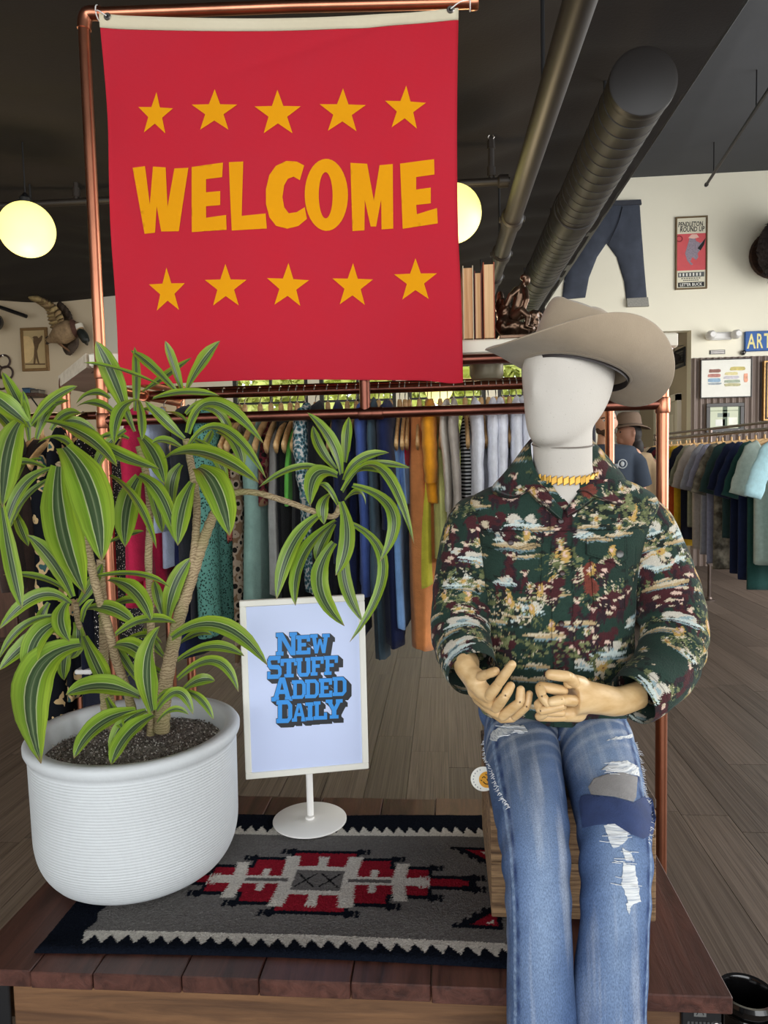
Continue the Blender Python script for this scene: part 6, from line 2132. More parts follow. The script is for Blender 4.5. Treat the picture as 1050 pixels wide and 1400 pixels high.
GL = {  # block slab letters in a 10 x 10 box: lists of convex pieces
    'N': [[(0, 0), (3.6, 0), (3.6, 1.8), (0, 1.8)], [(0.8, 0), (2.8, 0), (2.8, 10), (0.8, 10)], [(0, 8.2), (3.2, 8.2), (3.2, 10), (0, 10)], [(0.8, 10), (3.2, 10), (9.2, 0), (7.0, 0)], [(7.2, 0), (9.2, 0), (9.2, 10), (7.2, 10)], [(6.4, 8.2), (10, 8.2), (10, 10), (6.4, 10)]],
    'E': [[(0, 0), (9.4, 0), (9.4, 2), (0, 2)], [(1, 0), (3.6, 0), (3.6, 10), (1, 10)], [(0, 8), (9.2, 8), (9.2, 10), (0, 10)], [(3, 4.1), (6.6, 4.1), (6.6, 6), (3, 6)], [(7.2, 0), (9.4, 0), (9.4, 3.4), (7.2, 3.4)], [(7.0, 6.6), (9.2, 6.6), (9.2, 10), (7.0, 10)]],
    'W': [[(0, 8.2), (3.8, 8.2), (3.8, 10), (0, 10)], [(6.2, 8.2), (10, 8.2), (10, 10), (6.2, 10)], [(0.9, 9), (2.9, 9), (3.9, 0), (2.3, 0)], [(2.3, 0), (3.9, 0), (5.6, 7.5), (4.4, 7.5)], [(6.1, 0), (7.7, 0), (5.6, 7.5), (4.4, 7.5)], [(6.1, 0), (7.7, 0), (9.1, 9), (7.1, 9)]],
    'S': [[(0, 8), (2, 8), (2, 5.6), (0, 5.6)], [(0.4, 5.4), (1.8, 4.2), (3, 6), (2, 8), (0.2, 8)], [(1.6, 10), (0, 8.4), (2, 7.6), (3, 8.2), (3, 10)], [(2, 8.1), (8, 8.1), (8, 10), (2, 10)], [(7.2, 6.8), (9.4, 6.8), (9.4, 10), (7.2, 10)], [(1.4, 4.3), (8, 4.0), (8, 6), (1.4, 6.2)], [(7.4, 4.0), (8.2, 6), (10, 4.4), (10, 1.8), (7.8, 2)], [(10, 2), (8.2, 0), (6.6, 0), (7.6, 2.4)], [(1, 0), (8, 0), (8, 1.9), (1, 1.9)], [(0, 0), (2.2, 0), (2.2, 3.2), (0, 3.2)]],
    'T': [[(0, 8), (10, 8), (10, 10), (0, 10)], [(0, 6.2), (2, 6.2), (2, 10), (0, 10)], [(8, 6.2), (10, 6.2), (10, 10), (8, 10)], [(3.6, 0), (6.4, 0), (6.4, 9), (3.6, 9)], [(2.2, 0), (7.8, 0), (7.8, 1.8), (2.2, 1.8)]],
    'U': [[(0, 8.2), (4.2, 8.2), (4.2, 10), (0, 10)], [(5.8, 8.2), (10, 8.2), (10, 10), (5.8, 10)], [(0.9, 9), (3.4, 9), (3.4, 2), (0.9, 2)], [(6.6, 9), (9.1, 9), (9.1, 2), (6.6, 2)], [(0.9, 2.2), (3.4, 2.2), (4, 0), (2.5, 0)], [(9.1, 2.2), (6.6, 2.2), (6, 0), (7.5, 0)], [(2.5, 0), (7.5, 0), (7.0, 2), (3.0, 2)]],
    'F': [[(1, 0), (3.6, 0), (3.6, 10), (1, 10)], [(0, 0), (5, 0), (5, 1.8), (0, 1.8)], [(0, 8), (9.4, 8), (9.4, 10), (0, 10)], [(3, 4.1), (6.6, 4.1), (6.6, 6), (3, 6)], [(7.2, 6.2), (9.4, 6.2), (9.4, 10), (7.2, 10)]],
    'A': [[(0, 0), (3.6, 0), (3.6, 1.8), (0, 1.8)], [(6.4, 0), (10, 0), (10, 1.8), (6.4, 1.8)], [(0.9, 1), (3.1, 1), (5.6, 10), (3.8, 10)], [(6.9, 1), (9.1, 1), (6.4, 10), (4.4, 10)], [(2.4, 3), (7.6, 3), (7.2, 4.8), (2.9, 4.8)]],
    'D': [[(0, 0), (3.6, 0), (3.6, 1.9), (0, 1.9)], [(0, 8.1), (3.6, 8.1), (3.6, 10), (0, 10)], [(1, 0), (3.5, 0), (3.5, 10), (1, 10)], [(3, 8.1), (7.4, 8.1), (7.4, 10), (3, 10)], [(3, 0), (7.4, 0), (7.4, 1.9), (3, 1.9)], [(7.4, 10), (9.8, 7.8), (7.3, 7.2), (6.8, 8.1)], [(7.4, 0), (9.8, 2.2), (7.3, 2.8), (6.8, 1.9)], [(9.8, 2.2), (9.8, 7.8), (7.3, 7.8), (7.3, 2.2)]],
    'I': [[(0, 0), (10, 0), (10, 1.9), (0, 1.9)], [(0, 8.1), (10, 8.1), (10, 10), (0, 10)], [(2.6, 0), (7.4, 0), (7.4, 10), (2.6, 10)]],
    'L': [[(1, 0), (3.6, 0), (3.6, 10), (1, 10)], [(0, 8.2), (4.8, 8.2), (4.8, 10), (0, 10)], [(0, 0), (9.4, 0), (9.4, 2), (0, 2)], [(7.2, 0), (9.4, 0), (9.4, 3.8), (7.2, 3.8)]],
    'Y': [[(0, 8.2), (4, 8.2), (4, 10), (0, 10)], [(6, 8.2), (10, 8.2), (10, 10), (6, 10)], [(0.8, 9), (3.3, 9), (6.2, 4), (3.8, 4)], [(9.2, 9), (6.7, 9), (3.8, 4), (6.2, 4)], [(3.7, 0), (6.3, 0), (6.3, 4.6), (3.7, 4.6)], [(2.4, 0), (7.6, 0), (7.6, 1.8), (2.4, 1.8)]],
}
K = 3.889
ROWS = [[('N', 184, 296, 252, 374), ('E', 290, 372, 266, 368), ('W', 366, 470, 260, 362)],
        [('S', 138, 214, 376, 498), ('T', 208, 298, 390, 490), ('U', 290, 374, 386, 486), ('F', 368, 442, 380, 480), ('F', 440, 518, 375, 476)],
        [('A', 160, 272, 490, 616), ('D', 268, 344, 504, 604), ('D', 338, 414, 500, 600), ('E', 412, 488, 495, 595), ('D', 484, 560, 487, 588)],
        [('D', 186, 272, 610, 732), ('A', 268, 346, 628, 724), ('I', 340, 390, 622, 718), ('L', 384, 460, 616, 714), ('Y', 448, 538, 606, 708)]]


def sign_uz(px, py):
    """pixel to the sheet's own plane"""
    v = ray(px, py)
    p0 = spt(0, 0, 0.0025)
    tt = ((p0 - CAM) @ s_n) / (v @ s_n)
    P_ = CAM + v * tt
    return (P_ - s_c) @ s_u, P_[2]


def piece(polys, d, name, mat):
    V, F = [], []
    for n_, pl in enumerate(polys):
        b = len(V)
        V += [spt(u, z, d + n_ * 1e-6) for u, z in pl]
        F.append(tuple(range(b, b + len(pl))))
    return mesh(name, V, F, mat, sg)


blue = pmat('print_blue', (48, 144, 224), 0.5, 0, 0.0)
prink = pmat('print_black', (34, 36, 42), 0.5, 0, 0.0)
allblack, letters_ = [], []
sh_u, sh_z = 0.0125, -0.0125
for row in ROWS:
    for ch, x0, x1, y0, y1 in row:
        allline, allblue = [], []
        letters_.append((allline, allblue))
        skew = -0.035 * (x1 - x0)
        for pl in GL[ch]:
            q = []
            for gx, gy in pl:
                X_ = x0 + (x1 - x0) * gx / 10
                Y_ = y1 + (y0 - y1) * gy / 10 + skew * (gx / 10 - 0.5)
                q.append(sign_uz(330 + X_ / K, 800 + Y_ / K))
            c0 = np.mean(q, axis=0)
            allblue.append(hull(q))
            out = []
            for p_ in q:
                for dx, dz_ in ((0.001, 0.001), (-0.001, 0.001), (0.001, -0.001), (-0.001, -0.001)):
                    out.append((p_[0] + dx, p_[1] + dz_))
            allline.append(hull(out))
            allblack.append(hull(out + [(a + sh_u, b + sh_z) for a, b in out]))
piece(allblack, 0.0024, 'letter_shadow_print', prink)
for n_, (la, lb_) in enumerate(letters_):
    piece(la, 0.0027 + n_ * 1e-4, 'letter_outline', prink)
    piece(lb_, 0.00275 + n_ * 1e-4, 'blue_letter', blue)

# ------------------------------------------------------------------ crate seat, swing tag, black pot
BX0, BX1, BY0, BY1, BZ0, BZ1 = 0.084, 0.418, 1.478, 1.86, PZ + 0.0125, 0.722
cr = thing('wooden_crate', 'weathered brown wooden box that the mannequin sits on', 'crate', ((BX0 + BX1) / 2, (BY0 + BY1) / 2, BZ0))
cw = woodmat('crate_wood', (96, 70, 48), (160, 128, 92), (7, 40, 130), 0.8, 0.08, 1.0, dark=(48, 34, 25))
cwd = woodmat('crate_wood_dark', (62, 48, 38), (96, 76, 58), (6, 40, 40), 0.8, 0.1, 0.6, dark=(34, 26, 22))
zs_ = [BZ0, BZ0 + 0.12, BZ1 - 0.022]
for a, b in zip(zs_[:-1], zs_[1:]):
    MB().box(BX0, BX1, BY0, BY0 + 0.018, a + 0.0008, b - 0.0008, 0.002).build('front_board', cw, cr, False)
    MB().box(BX0, BX1, BY1 - 0.018, BY1, a + 0.0008, b - 0.0008, 0.002).build('back_board', cw, cr, False)
    for x in (BX0, BX1 - 0.018):
        MB().box(x, x + 0.018, BY0 + 0.0185, BY1 - 0.0185, a + 0.0008, b - 0.0008, 0.002).build('side_board', cw, cr, False)
for q in range(4):
    ya = BY0 + (BY1 - BY0) * q / 4
    MB().box(BX0 - 0.001, BX1 + 0.001, ya + 0.0012, ya + (BY1 - BY0) / 4 - 0.0012, BZ1 - 0.0215, BZ1, 0.003).build('top_board', cwd, cr, False)

c = at(661, 1065, 1.488)
tg = thing('swing_tag', 'round white swing tag with orange face emblem beside the jeans', 'tag', c)
TR = 0.0265
MB().lathe([(0.001, 0.0006), (TR - 0.0006, 0.0006), (TR, 0.0), (TR - 0.0006, -0.0006), (0.001, -0.0006)], 40, c, 1).build('tag_disc', M['paper'], tg)
oc_ = c + np.array([0.007, -0.0012, -0.001])
th = np.linspace(0, 2 * PI, 30)[:-1]
mesh('orange_disc', [oc_ + np.array([0.0165 * math.cos(a), 0, 0.0175 * math.sin(a)]) for a in th], [tuple(range(len(th)))], pmat('tag_orange', (226, 160, 46), 0.7, 0, 0.1, 200), tg)
mb = MB()
for pts in (((-0.010, 0.004), (-0.006, 0.007), (-0.003, 0.004)), ((0.002, 0.004), (0.005, 0.007), (0.009, 0.004)), ((-0.008, -0.004), (-0.003, -0.009), (0.003, -0.009), (0.008, -0.004)), ((0.0, 0.002), (0.001, -0.002)), ((-0.013, -0.001), (-0.010, -0.002)), ((0.004, 0.012), (0.001, 0.010), (-0.003, 0.012))):
    mb.tube([oc_ + np.array([a, -0.0006, b]) for a, b in pts], 0.0009, 5)
mb.build('face_marks', M['ink'], tg, False)
mb = MB()
for a in np.linspace(1.9, 4.4, 9):
    p_ = c + np.array([0.021 * math.cos(a), -0.0012, 0.021 * math.sin(a)])
    mb.ball(p_, (0.0012, 0.0004, 0.0018), 6)
mb.build('rim_lettering', pmat('tag_grey', (140, 140, 144), 0.7), tg, False)
MB().tube(spline([c + (0.012, 0.001, TR - 0.003), c + (0.02, 0.01, TR + 0.01), (c[0] + 0.03, 1.52, 0.79)], 8), 0.0009, 6).build('tag_string', M['paper'], tg)

bp_ = thing('black_vase', 'tall glossy black cylindrical pot on the floor at lower right corner', 'pot', (0.615, 1.515, 0))
R0 = 0.056
MB().lathe([(0.001, 0.0), (R0 - 0.006, 0.0), (R0 - 0.002, 0.004), (R0 - 0.003, 0.06), (R0 - 0.003, 0.255), (R0 - 0.002, 0.268), (R0 + 0.004, 0.279), (R0 + 0.005, 0.287), (R0, 0.294), (R0 - 0.007, 0.293), (R0 - 0.011, 0.283), (R0 - 0.012, 0.02), (0.001, 0.018)], 48, (0.615, 1.515, 0)).build('pot_body', M['black_gloss'], bp_)
MB().tube([(0.615 + (R0 + 0.0) * math.cos(a), 1.515 + (R0 + 0.0) * math.sin(a), 0.262) for a in np.linspace(0, 2 * PI, 41)], 0.003, 8, False).build('collar_band', M['black_gloss'], bp_)

# ------------------------------------------------------------------ seated mannequin
mq = thing('mannequin', 'seated linen mannequin in dark printed jacket and torn blue jeans', 'mannequin', (0.25, 1.62, BZ1))
linen = NT('linen_skin')
tc = linen.n('ShaderNodeTexCoord')
nz = linen.n('ShaderNodeTexNoise', i_Scale=5.0, i_Detail=6.0)
linen.l(tc.outputs['Object'], nz.inputs['Vector'])
vo = linen.n('ShaderNodeTexVoronoi', i_Scale=95.0)
linen.l(tc.outputs['Object'], vo.inputs['Vector'])
rp = linen.n('ShaderNodeValToRGB')
rp.color_ramp.elements[0].color, rp.color_ramp.elements[0].position = lin4((176, 169, 159)), 0.05
rp.color_ramp.elements[1].color, rp.color_ramp.elements[1].position = lin4((199, 193, 184)), 0.12
linen.l(vo.outputs[0], rp.inputs[0])
mr = linen.n('ShaderNodeMapRange', i_1=0.3, i_2=0.7, i_3=0.95, i_4=1.04)
linen.l(nz.outputs[0], mr.inputs[0])
vm = linen.n('ShaderNodeVectorMath', operation='SCALE')
linen.l(rp.outputs[0], vm.inputs[0])
linen.l(mr.outputs[0], vm.inputs['Scale'])
linen.l(vm.outputs[0], linen.b.inputs['Base Color'])
linen.b.inputs['Roughness'].default_value = 0.9
wv = linen.n('ShaderNodeTexNoise', i_Scale=420.0)
linen.l(tc.outputs['Object'], wv.inputs['Vector'])
bp = linen.n('ShaderNodeBump', i_Strength=0.25, i_Distance=0.002)
linen.l(wv.outputs[0], bp.inputs['Height'])
linen.l(bp.outputs[0], linen.b.inputs['Normal'])

HF = np.array([-0.74, -0.67, 0.0])                        # the way the head faces
HF /= np.linalg.norm(HF)
HS = np.array([-HF[1], HF[0], 0.0])                       # to the mannequin's left
HC = np.array([0.262, 1.575, 0.0])
sec = [(1.442, 0.048, 0.022, 0.024), (1.449, 0.046, 0.040, 0.037), (1.462, 0.038, 0.058, 0.050), (1.485, 0.024, 0.077, 0.062), (1.515, 0.010, 0.093, 0.071), (1.55, 0.0, 0.104, 0.078), (1.59, -0.004, 0.110, 0.083),
       (1.62, -0.006, 0.106, 0.082), (1.645, -0.008, 0.094, 0.074), (1.662, -0.010, 0.078, 0.06), (1.674, -0.012, 0.054, 0.042), (1.68, -0.012, 0.022, 0.018)]
sec = spline(np.array(sec), 46)
V = []
nh = 44
th = np.linspace(0, 2 * PI, nh, endpoint=False)
for z, c, a, b in sec:
    ct, st_ = np.cos(th), np.sin(th)
    fr = np.where(ct > 0, np.abs(ct) ** 0.9 * np.sign(ct), ct)
    x = c + a * fr
    # gentle brow, nose ridge and cheeks of an abstract face
    x += np.where(ct > 0, 0.007 * np.exp(-((z - 1.555) / 0.022) ** 2) * np.exp(-(st_ / 0.16) ** 2), 0)
    x -= np.where(ct > 0, 0.004 * np.exp(-((z - 1.588) / 0.014) ** 2) * np.exp(-((np.abs(st_) - 0.36) / 0.16) ** 2), 0)
    V.append(HC + np.outer(x, HF) + np.outer(b * st_, HS) + np.array([0, 0, z]))
V = np.vstack(V)
F = [tuple(f) for f in gridfaces(len(sec), nh, True).tolist()] + [tuple(range(nh))[::-1], tuple((len(sec) - 1) * nh + j for j in range(nh))]
head_geo = (V, F)
nb = np.array([0.256, 1.60, 1.36])
nt = np.array([0.248, 1.572, 1.50])
body_geos = [head_geo, tubegeo(spline([nb + (0.002, 0.01, -0.06), nb, (nb + nt) / 2, nt], 14), np.interp(np.linspace(0, 1, 14), [0, 0.25, 0.5, 1], [0.085, 0.066, 0.0605, 0.063]), 36)]
tor = [(0.80, 0.235, 1.66, 0.150, 0.095), (0.95, 0.237, 1.655, 0.140, 0.09), (1.10, 0.242, 1.65, 0.148, 0.095), (1.22, 0.250, 1.645, 0.162, 0.098), (1.28, 0.253, 1.64, 0.165, 0.092), (1.325, 0.255, 1.63, 0.14, 0.08), (1.36, 0.256, 1.612, 0.085, 0.07), (1.385, 0.256, 1.605, 0.066, 0.064)]
tor = spline(np.array(tor), 30)
V = []
for z, cx, cy, a, b in tor:
    V.append(np.stack([cx + a * np.sign(np.cos(th)) * np.abs(np.cos(th)) ** 0.85, cy + b * np.sin(th), np.full(nh, z)], 1))
F = [tuple(f) for f in gridfaces(len(tor), nh, True).tolist()] + [tuple(range(nh))[::-1], tuple((len(tor) - 1) * nh + j for j in range(nh))]
body_geos.append((np.vstack(V), F))
# legs that fill the jeans
LEGL = [(0.165, 1.66, 0.80), (0.155, 1.50, 0.792), (0.150, 1.34, 0.765), (0.149, 1.262, 0.722), (0.149, 1.222, 0.64), (0.150, 1.214, 0.50), (0.150, 1.214, 0.30), (0.150, 1.216, 0.09)]
LEGR = [(0.318, 1.66, 0.80), (0.312, 1.50, 0.792), (0.298, 1.34, 0.765), (0.290, 1.262, 0.722), (0.281, 1.222, 0.64), (0.274, 1.214, 0.50), (0.270, 1.214, 0.30), (0.268, 1.216, 0.09)]
for L_ in (LEGL, LEGR):
    body_geos.append(tubegeo(spline(L_, 30), np.interp(np.linspace(0, 1, 30), [0, 0.4, 0.6, 1], [0.06, 0.05, 0.042, 0.032]), 20))
    f0 = np.array(L_[-1])
    body_geos.append(capsule([f0 + (0, 0.03, -0.055), f0 + (0, -0.06, -0.058), f0 + (0, -0.13, -0.064)], [0.033, 0.031, 0.024], 14))
body_geos.append(ballgeo((0.24, 1.675, 0.825), (0.15, 0.1, 0.08), 24))
body = blob('body', body_geos, linen.m, mq, 0.006, 5)
# thin joint line around the neck
c = at(766, 611, 1.57)
ring = []
for a in np.linspace(0, 2 * PI, 49):
    ring.append((0.2515 + 0.0632 * math.cos(a), 1.582 + 0.0632 * math.sin(a), c[2] + 0.005 + 0.008 * math.sin(a) - 0.001 * math.cos(a)))
MB().tube(ring, 0.0016, 6, False).build('neck_joint', pmat('joint_grey', (120, 112, 104), 0.9), mq)

# white undershirt seen in the collar opening
V = []
for z, cx, cy, a, b in tor:
    V.append(np.stack([cx + (a + 0.004) * np.sign(np.cos(th)) * np.abs(np.cos(th)) ** 0.85, cy + (b + 0.004) * np.sin(th), np.full(nh, z)], 1))
keep = [i for i, t_ in enumerate(tor) if 1.0 < t_[0] < 1.362]
VV = np.vstack([V[i] for i in keep])
lowc = np.where(np.sin(th) < 0, 0.024 * (-np.sin(th)) ** 3, 0)
VV[-nh:, 2] -= lowc
VV[-2 * nh:-nh, 2] -= lowc * 0.8
mesh('undershirt', VV, [tuple(f) for f in gridfaces(len(keep), nh, True).tolist()], pmat('undershirt_white', (232, 234, 240), 0.85, 0, 0.02, 20, 0.1, 300), mq, True)

# ---------------------------------------------------------------- print painter for the jacket
CG = {'green': (34, 54, 46), 'dk': (26, 34, 30), 'olive': (86, 92, 60), 'cream': (196, 182, 156), 'pale': (188, 200, 196), 'sky': (142, 162, 166), 'tan': (172, 150, 112), 'maroon': (68, 32, 36), 'plum': (44, 30, 36),
      'rust': (112, 56, 46), 'yellow': (184, 150, 84), 'pink': (208, 178, 162), 'leaf': (112, 118, 80), 'white': (194, 188, 174), 'blueg': (110, 132, 136)}
CG = {k_: np.array(lin(v_)) for k_, v_ in CG.items()}


class Canvas:
    """small painting in cloth coordinates (metres)"""

    def __init__(self, w, h, seed, res=0.0011):
        self.w, self.h, self.res = w, h, res
        self.nx, self.ny = int(w / res), int(h / res)
        self.X, self.Y = np.meshgrid((np.arange(self.nx) + 0.5) * res, (np.arange(self.ny) + 0.5) * res)
        self.r = np.random.default_rng(seed)
        self.C = np.broadcast_to(CG['green'], self.X.shape + (3,)).copy()
        self.j1 = 0.0035 * fbm(self.X * 90, self.Y * 90, seed + 1, 4) + 0.0012 * self.r.normal(size=self.X.shape)
        self.j2 = 0.0030 * fbm(self.X * 90, self.Y * 90, seed + 2, 4) + 0.0009 * self.r.normal(size=self.X.shape)
        self.C *= (1 + 0.12 * fbm(self.X * 25, self.Y * 60, seed + 3, 3))[..., None]

    def win(self, x, y, r_):
        i0, i1 = max(0, int((y - r_) / self.res)), min(self.ny, int((y + r_) / self.res) + 1)
        j0, j1 = max(0, int((x - r_) / self.res)), min(self.nx, int((x + r_) / self.res) + 1)
        return slice(i0, max(i0, i1)), slice(j0, max(j0, j1))

    def ell(self, x, y, a, b, col, rot=0.0, soft=0.0, dens=1.0):
        w = self.win(x, y, max(a, b) * 1.6 + 0.01)
        dx, dy = self.X[w] + self.j1[w] - x, self.Y[w] + self.j2[w] - y
        c, s = math.cos(rot), math.sin(rot)
        d = ((dx * c + dy * s) / a) ** 2 + ((-dx * s + dy * c) / b) ** 2
        m = d < 1
        if dens < 1:
            m &= self.r.random(m.shape) < dens
        self.C[w][m] = CG[col] if isinstance(col, str) else col

    def line(self, pts, w0, w1, col):
        P_ = spline(np.array(pts, float), max(6, 5 * len(pts)))
        for i, (px, py) in enumerate(P_):
            f = i / (len(P_) - 1)
            ww = w0 * (1 - f) + w1 * f
            self.ell(px, py, max(ww, 0.0009), max(ww, 0.0009), col)

    def streak(self, x, y, L, t, col):
        self.ell(x, y, L, t, col, self.r.uniform(-0.08, 0.08))
        self.ell(x + L * 0.5, y - t * 0.9, L * 0.5, t * 0.5, col)

    def cloud(self, x, y, s):
        for q in range(5):
            self.ell(x + s * self.r.uniform(-0.7, 0.7), y + s * self.r.uniform(0, 0.45), s * self.r.uniform(0.25, 0.45), s * self.r.uniform(0.18, 0.3), 'white')
        for q in range(4):
            self.ell(x + s * self.r.uniform(-0.6, 0.6), y + s * self.r.uniform(-0.1, 0.3), s * 0.22, s * 0.1, ('sky', 'pale', 'blueg')[q % 3])
        self.ell(x, y - s * 0.12, s * 1.1, s * 0.11, 'pale')
        self.ell(x + s * 0.2, y - s * 0.34, s * 0.9, s * 0.05, 'sky')

    def palm(self, x, y, s, flower=True):
        for q in range(15):
            a = self.r.uniform(-0.25, PI + 0.25) if q > 4 else self.r.uniform(PI, 2 * PI)
            l = s * self.r.uniform(0.6, 1.05)
            tip = (x + l * math.cos(a), y + l * math.sin(a) * 0.7 - 0.22 * s)
            self.line([(x, y), (x + 0.5 * l * math.cos(a), y + 0.55 * l * math.sin(a)), tip], 0.0022, 0.0009, ('olive', 'leaf', 'cream', 'dk')[q % 4])
        if flower:
            self.ell(x + 0.1 * s, y + 0.5 * s, 0.22 * s, 0.42 * s, 'yellow')
            self.ell(x + 0.05 * s, y + 0.6 * s, 0.1 * s, 0.2 * s, 'pink')

    def bush(self, x, y, s):
        for q in range(26):
            self.ell(x + s * self.r.normal() * 0.5, y + s * self.r.normal() * 0.32, s * self.r.uniform(0.08, 0.22), s * self.r.uniform(0.06, 0.16), ('dk', 'olive', 'dk', 'leaf')[int(self.r.integers(4))])
        for q in range(14):
            self.ell(x + s * self.r.normal() * 0.45, y + s * self.r.normal() * 0.3, s * 0.05, s * 0.04, ('cream', 'leaf', 'tan')[q % 3])

    def blossom(self, x, y, s):
        for q in range(8):
            a = q / 8 * 2 * PI
            self.ell(x + 0.6 * s * math.cos(a), y + 0.6 * s * math.sin(a), 0.45 * s, 0.2 * s, ('cream', 'leaf', 'white')[q % 3], a)
        self.ell(x, y, 0.42 * s, 0.4 * s, 'yellow')
        self.ell(x + 0.1 * s, y, 0.14 * s, 0.14 * s, 'rust')

    def cow(self, x, y, s, f=1):
        self.ell(x, y, s, s * 0.42, 'maroon', 0.15 * f)
        self.ell(x + f * s * 0.95, y + s * 0.42, s * 0.36, s * 0.24, 'maroon', -0.6 * f)
        for dx in (-0.7, -0.4, 0.45, 0.7):
            self.line([(x + dx * s, y - 0.2 * s), (x + dx * s * 1.05, y - 0.8 * s)], 0.15 * s, 0.07 * s, 'plum')
        for q in range(5):
            self.ell(x + s * self.r.uniform(-0.7, 0.7), y + s * self.r.uniform(-0.25, 0.25), s * self.r.uniform(0.1, 0.25), s * self.r.uniform(0.08, 0.14), ('pink', 'cream', 'plum')[q % 3])

    def rider(self, x, y, s):
        self.ell(x, y, 0.34 * s, 0.5 * s, 'maroon')
        self.ell(x + 0.1 * s, y + 0.62 * s, 0.16 * s, 0.18 * s, 'pink')
        self.ell(x + 0.1 * s, y + 0.8 * s, 0.38 * s, 0.1 * s, 'cream', 0.15)
        self.ell(x + 0.1 * s, y + 0.9 * s, 0.18 * s, 0.12 * s, 'maroon')
        self.line([(x - 0.2 * s, y + 0.3 * s), (x - 0.5 * s, y), (x - 0.35 * s, y - 0.4 * s)], 0.1 * s, 0.07 * s, 'plum')
        self.line([(x + 0.15 * s, y - 0.3 * s), (x + 0.45 * s, y - 0.7 * s), (x + 0.3 * s, y - 1.2 * s)], 0.16 * s, 0.1 * s, 'plum')
        self.line([(x - 0.15 * s, y - 0.3 * s), (x - 0.3 * s, y - 0.8 * s), (x - 0.3 * s, y - 1.2 * s)], 0.15 * s, 0.09 * s, 'maroon')

    def isle(self, x, y, s):
        self.ell(x, y, s, s * 0.13, 'tan')
        self.ell(x - 0.2 * s, y + 0.06 * s, s * 0.6, s * 0.07, 'cream')
        self.ell(x, y - 0.18 * s, s * 0.85, s * 0.05, 'blueg')

    def fill(self, n):
        for q in range(n):
            x, y = self.r.uniform(0, self.w), self.r.uniform(0, self.h)
            k_ = int(self.r.integers(9))
            s = self.r.uniform(0.022, 0.042)
            (self.cloud, self.palm, self.bush, self.blossom, self.cow, self.rider, self.isle, self.bush, self.isle)[k_](x, y, s * (0.6 if k_ in (3,) else 1))

    def grain(self):
        g = 0.10 * np.sin(self.X * 2 * PI / 0.0042 + 2 * self.j1 / 0.004) + 0.08 * np.sin(self.Y * 2 * PI / 0.0036) + 0.10 * self.r.normal(size=self.X.shape)
        self.C *= (1 + 0.55 * g)[..., None]
        return self

    def sample(self, x, y):
        i = np.clip((y / self.res).astype(int), 0, self.ny - 1)
        j = np.clip((x / self.res).astype(int), 0, self.nx - 1)
        return np.clip(self.C[i, j], 0.002, 1)


jk = pmat('jacket_cotton', (40, 60, 50), 0.86, 0, 0.0, 20, 0.3, 300, attr=True, spec=0.2, sheen=0.05)

# front of the jacket: u = x, v = z measured from the hem
JX0, JZ0 = 0.02, 0.85
front = Canvas(0.46, 0.58, 11)
front.fill(150)


def fpx(px, py, y=1.54):
    p_ = at(px, py, y)
    return p_[0] - JX0, p_[2] - JZ0


for kind, px, py, s in (('bush', 845, 690, 0.050), ('bush', 815, 700, 0.046), ('cow', 690, 680, 0.032), ('cloud', 715, 715, 0.036), ('isle', 705, 745, 0.05), ('isle', 740, 722, 0.03), ('palm', 768, 770, 0.036), ('palm', 735, 815, 0.03),
                        ('rider', 684, 800, 0.020), ('bush', 695, 838, 0.045), ('cloud', 690, 795, 0.022), ('palm', 725, 840, 0.03), ('isle', 740, 865, 0.04), ('isle', 675, 850, 0.03), ('bush', 690, 870, 0.04), ('bush', 680, 900, 0.04),
                        ('cow', 838, 815, 0.034), ('rider', 785, 830, 0.028), ('cow', 820, 870, 0.03), ('isle', 845, 730, 0.03), ('rider', 862, 815, 0.018), ('cloud', 795, 905, 0.022), ('cow', 755, 912, 0.022), ('isle', 730, 905, 0.03), ('palm', 800, 940, 0.03), ('isle', 860, 900, 0.03), ('cloud', 795, 730, 0.018)):
    getattr(front, kind)(*fpx(px, py), s)
for px, py, s in ((792, 692, 0.011), (814, 708, 0.012), (838, 690, 0.010), (852, 668, 0.011), (846, 722, 0.012), (722, 800, 0.010), (707, 828, 0.009), (764, 740, 0.009), (800, 860, 0.009)):
    front.blossom(*fpx(px, py), s)
x_, y_ = fpx(806, 800)
front.ell(x_, y_, 0.016, 0.016, 'rust'); front.line([(x_ - 0.01, y_ + 0.01), (x_ - 0.012, y_ + 0.035), (x_ - 0.004, y_ + 0.048)], 0.005, 0.004, 'rust')
for q in range(6):
    x_, y_ = fpx(828 + 4 * q, 800)
    front.line([(x_, y_ - 0.012), (x_ + 0.002 * (q - 3), y_ + 0.012)], 0.002, 0.001, ('cream', 'leaf')[q % 2])
front.grain()
arm_a = Canvas(0.46, 0.56, 23)
arm_a.fill(170)
arm_b = Canvas(0.46, 0.56, 37)
arm_b.fill(170)


def pix_isect(cv, items):
    for kind, u, v, s in items:
        getattr(cv, kind)(u, 0.55 - v, s)


pix_isect(arm_a, [('cow', 0.20, 0.06, 0.034), ('cloud', 0.20, 0.13, 0.035), ('bush', 0.22, 0.18, 0.045), ('blossom', 0.19, 0.20, 0.012), ('blossom', 0.22, 0.19, 0.012), ('cow', 0.21, 0.27, 0.034), ('blossom', 0.20, 0.275, 0.014), ('blossom', 0.225, 0.27, 0.014), ('cloud', 0.21, 0.33, 0.04)])
pix_isect(arm_b, [('palm', 0.22, 0.04, 0.035), ('isle', 0.22, 0.09, 0.04), ('bush', 0.22, 0.08, 0.035), ('cloud', 0.23, 0.135, 0.036), ('rider', 0.25, 0.145, 0.028), ('rider', 0.19, 0.15, 0.026), ('isle', 0.22, 0.185, 0.05), ('cow', 0.23, 0.22, 0.045), ('cloud', 0.20, 0.29, 0.04), ('bush', 0.25, 0.30, 0.03), ('isle', 0.24, 0.33, 0.03)])
arm_a.grain()
arm_b.grain()

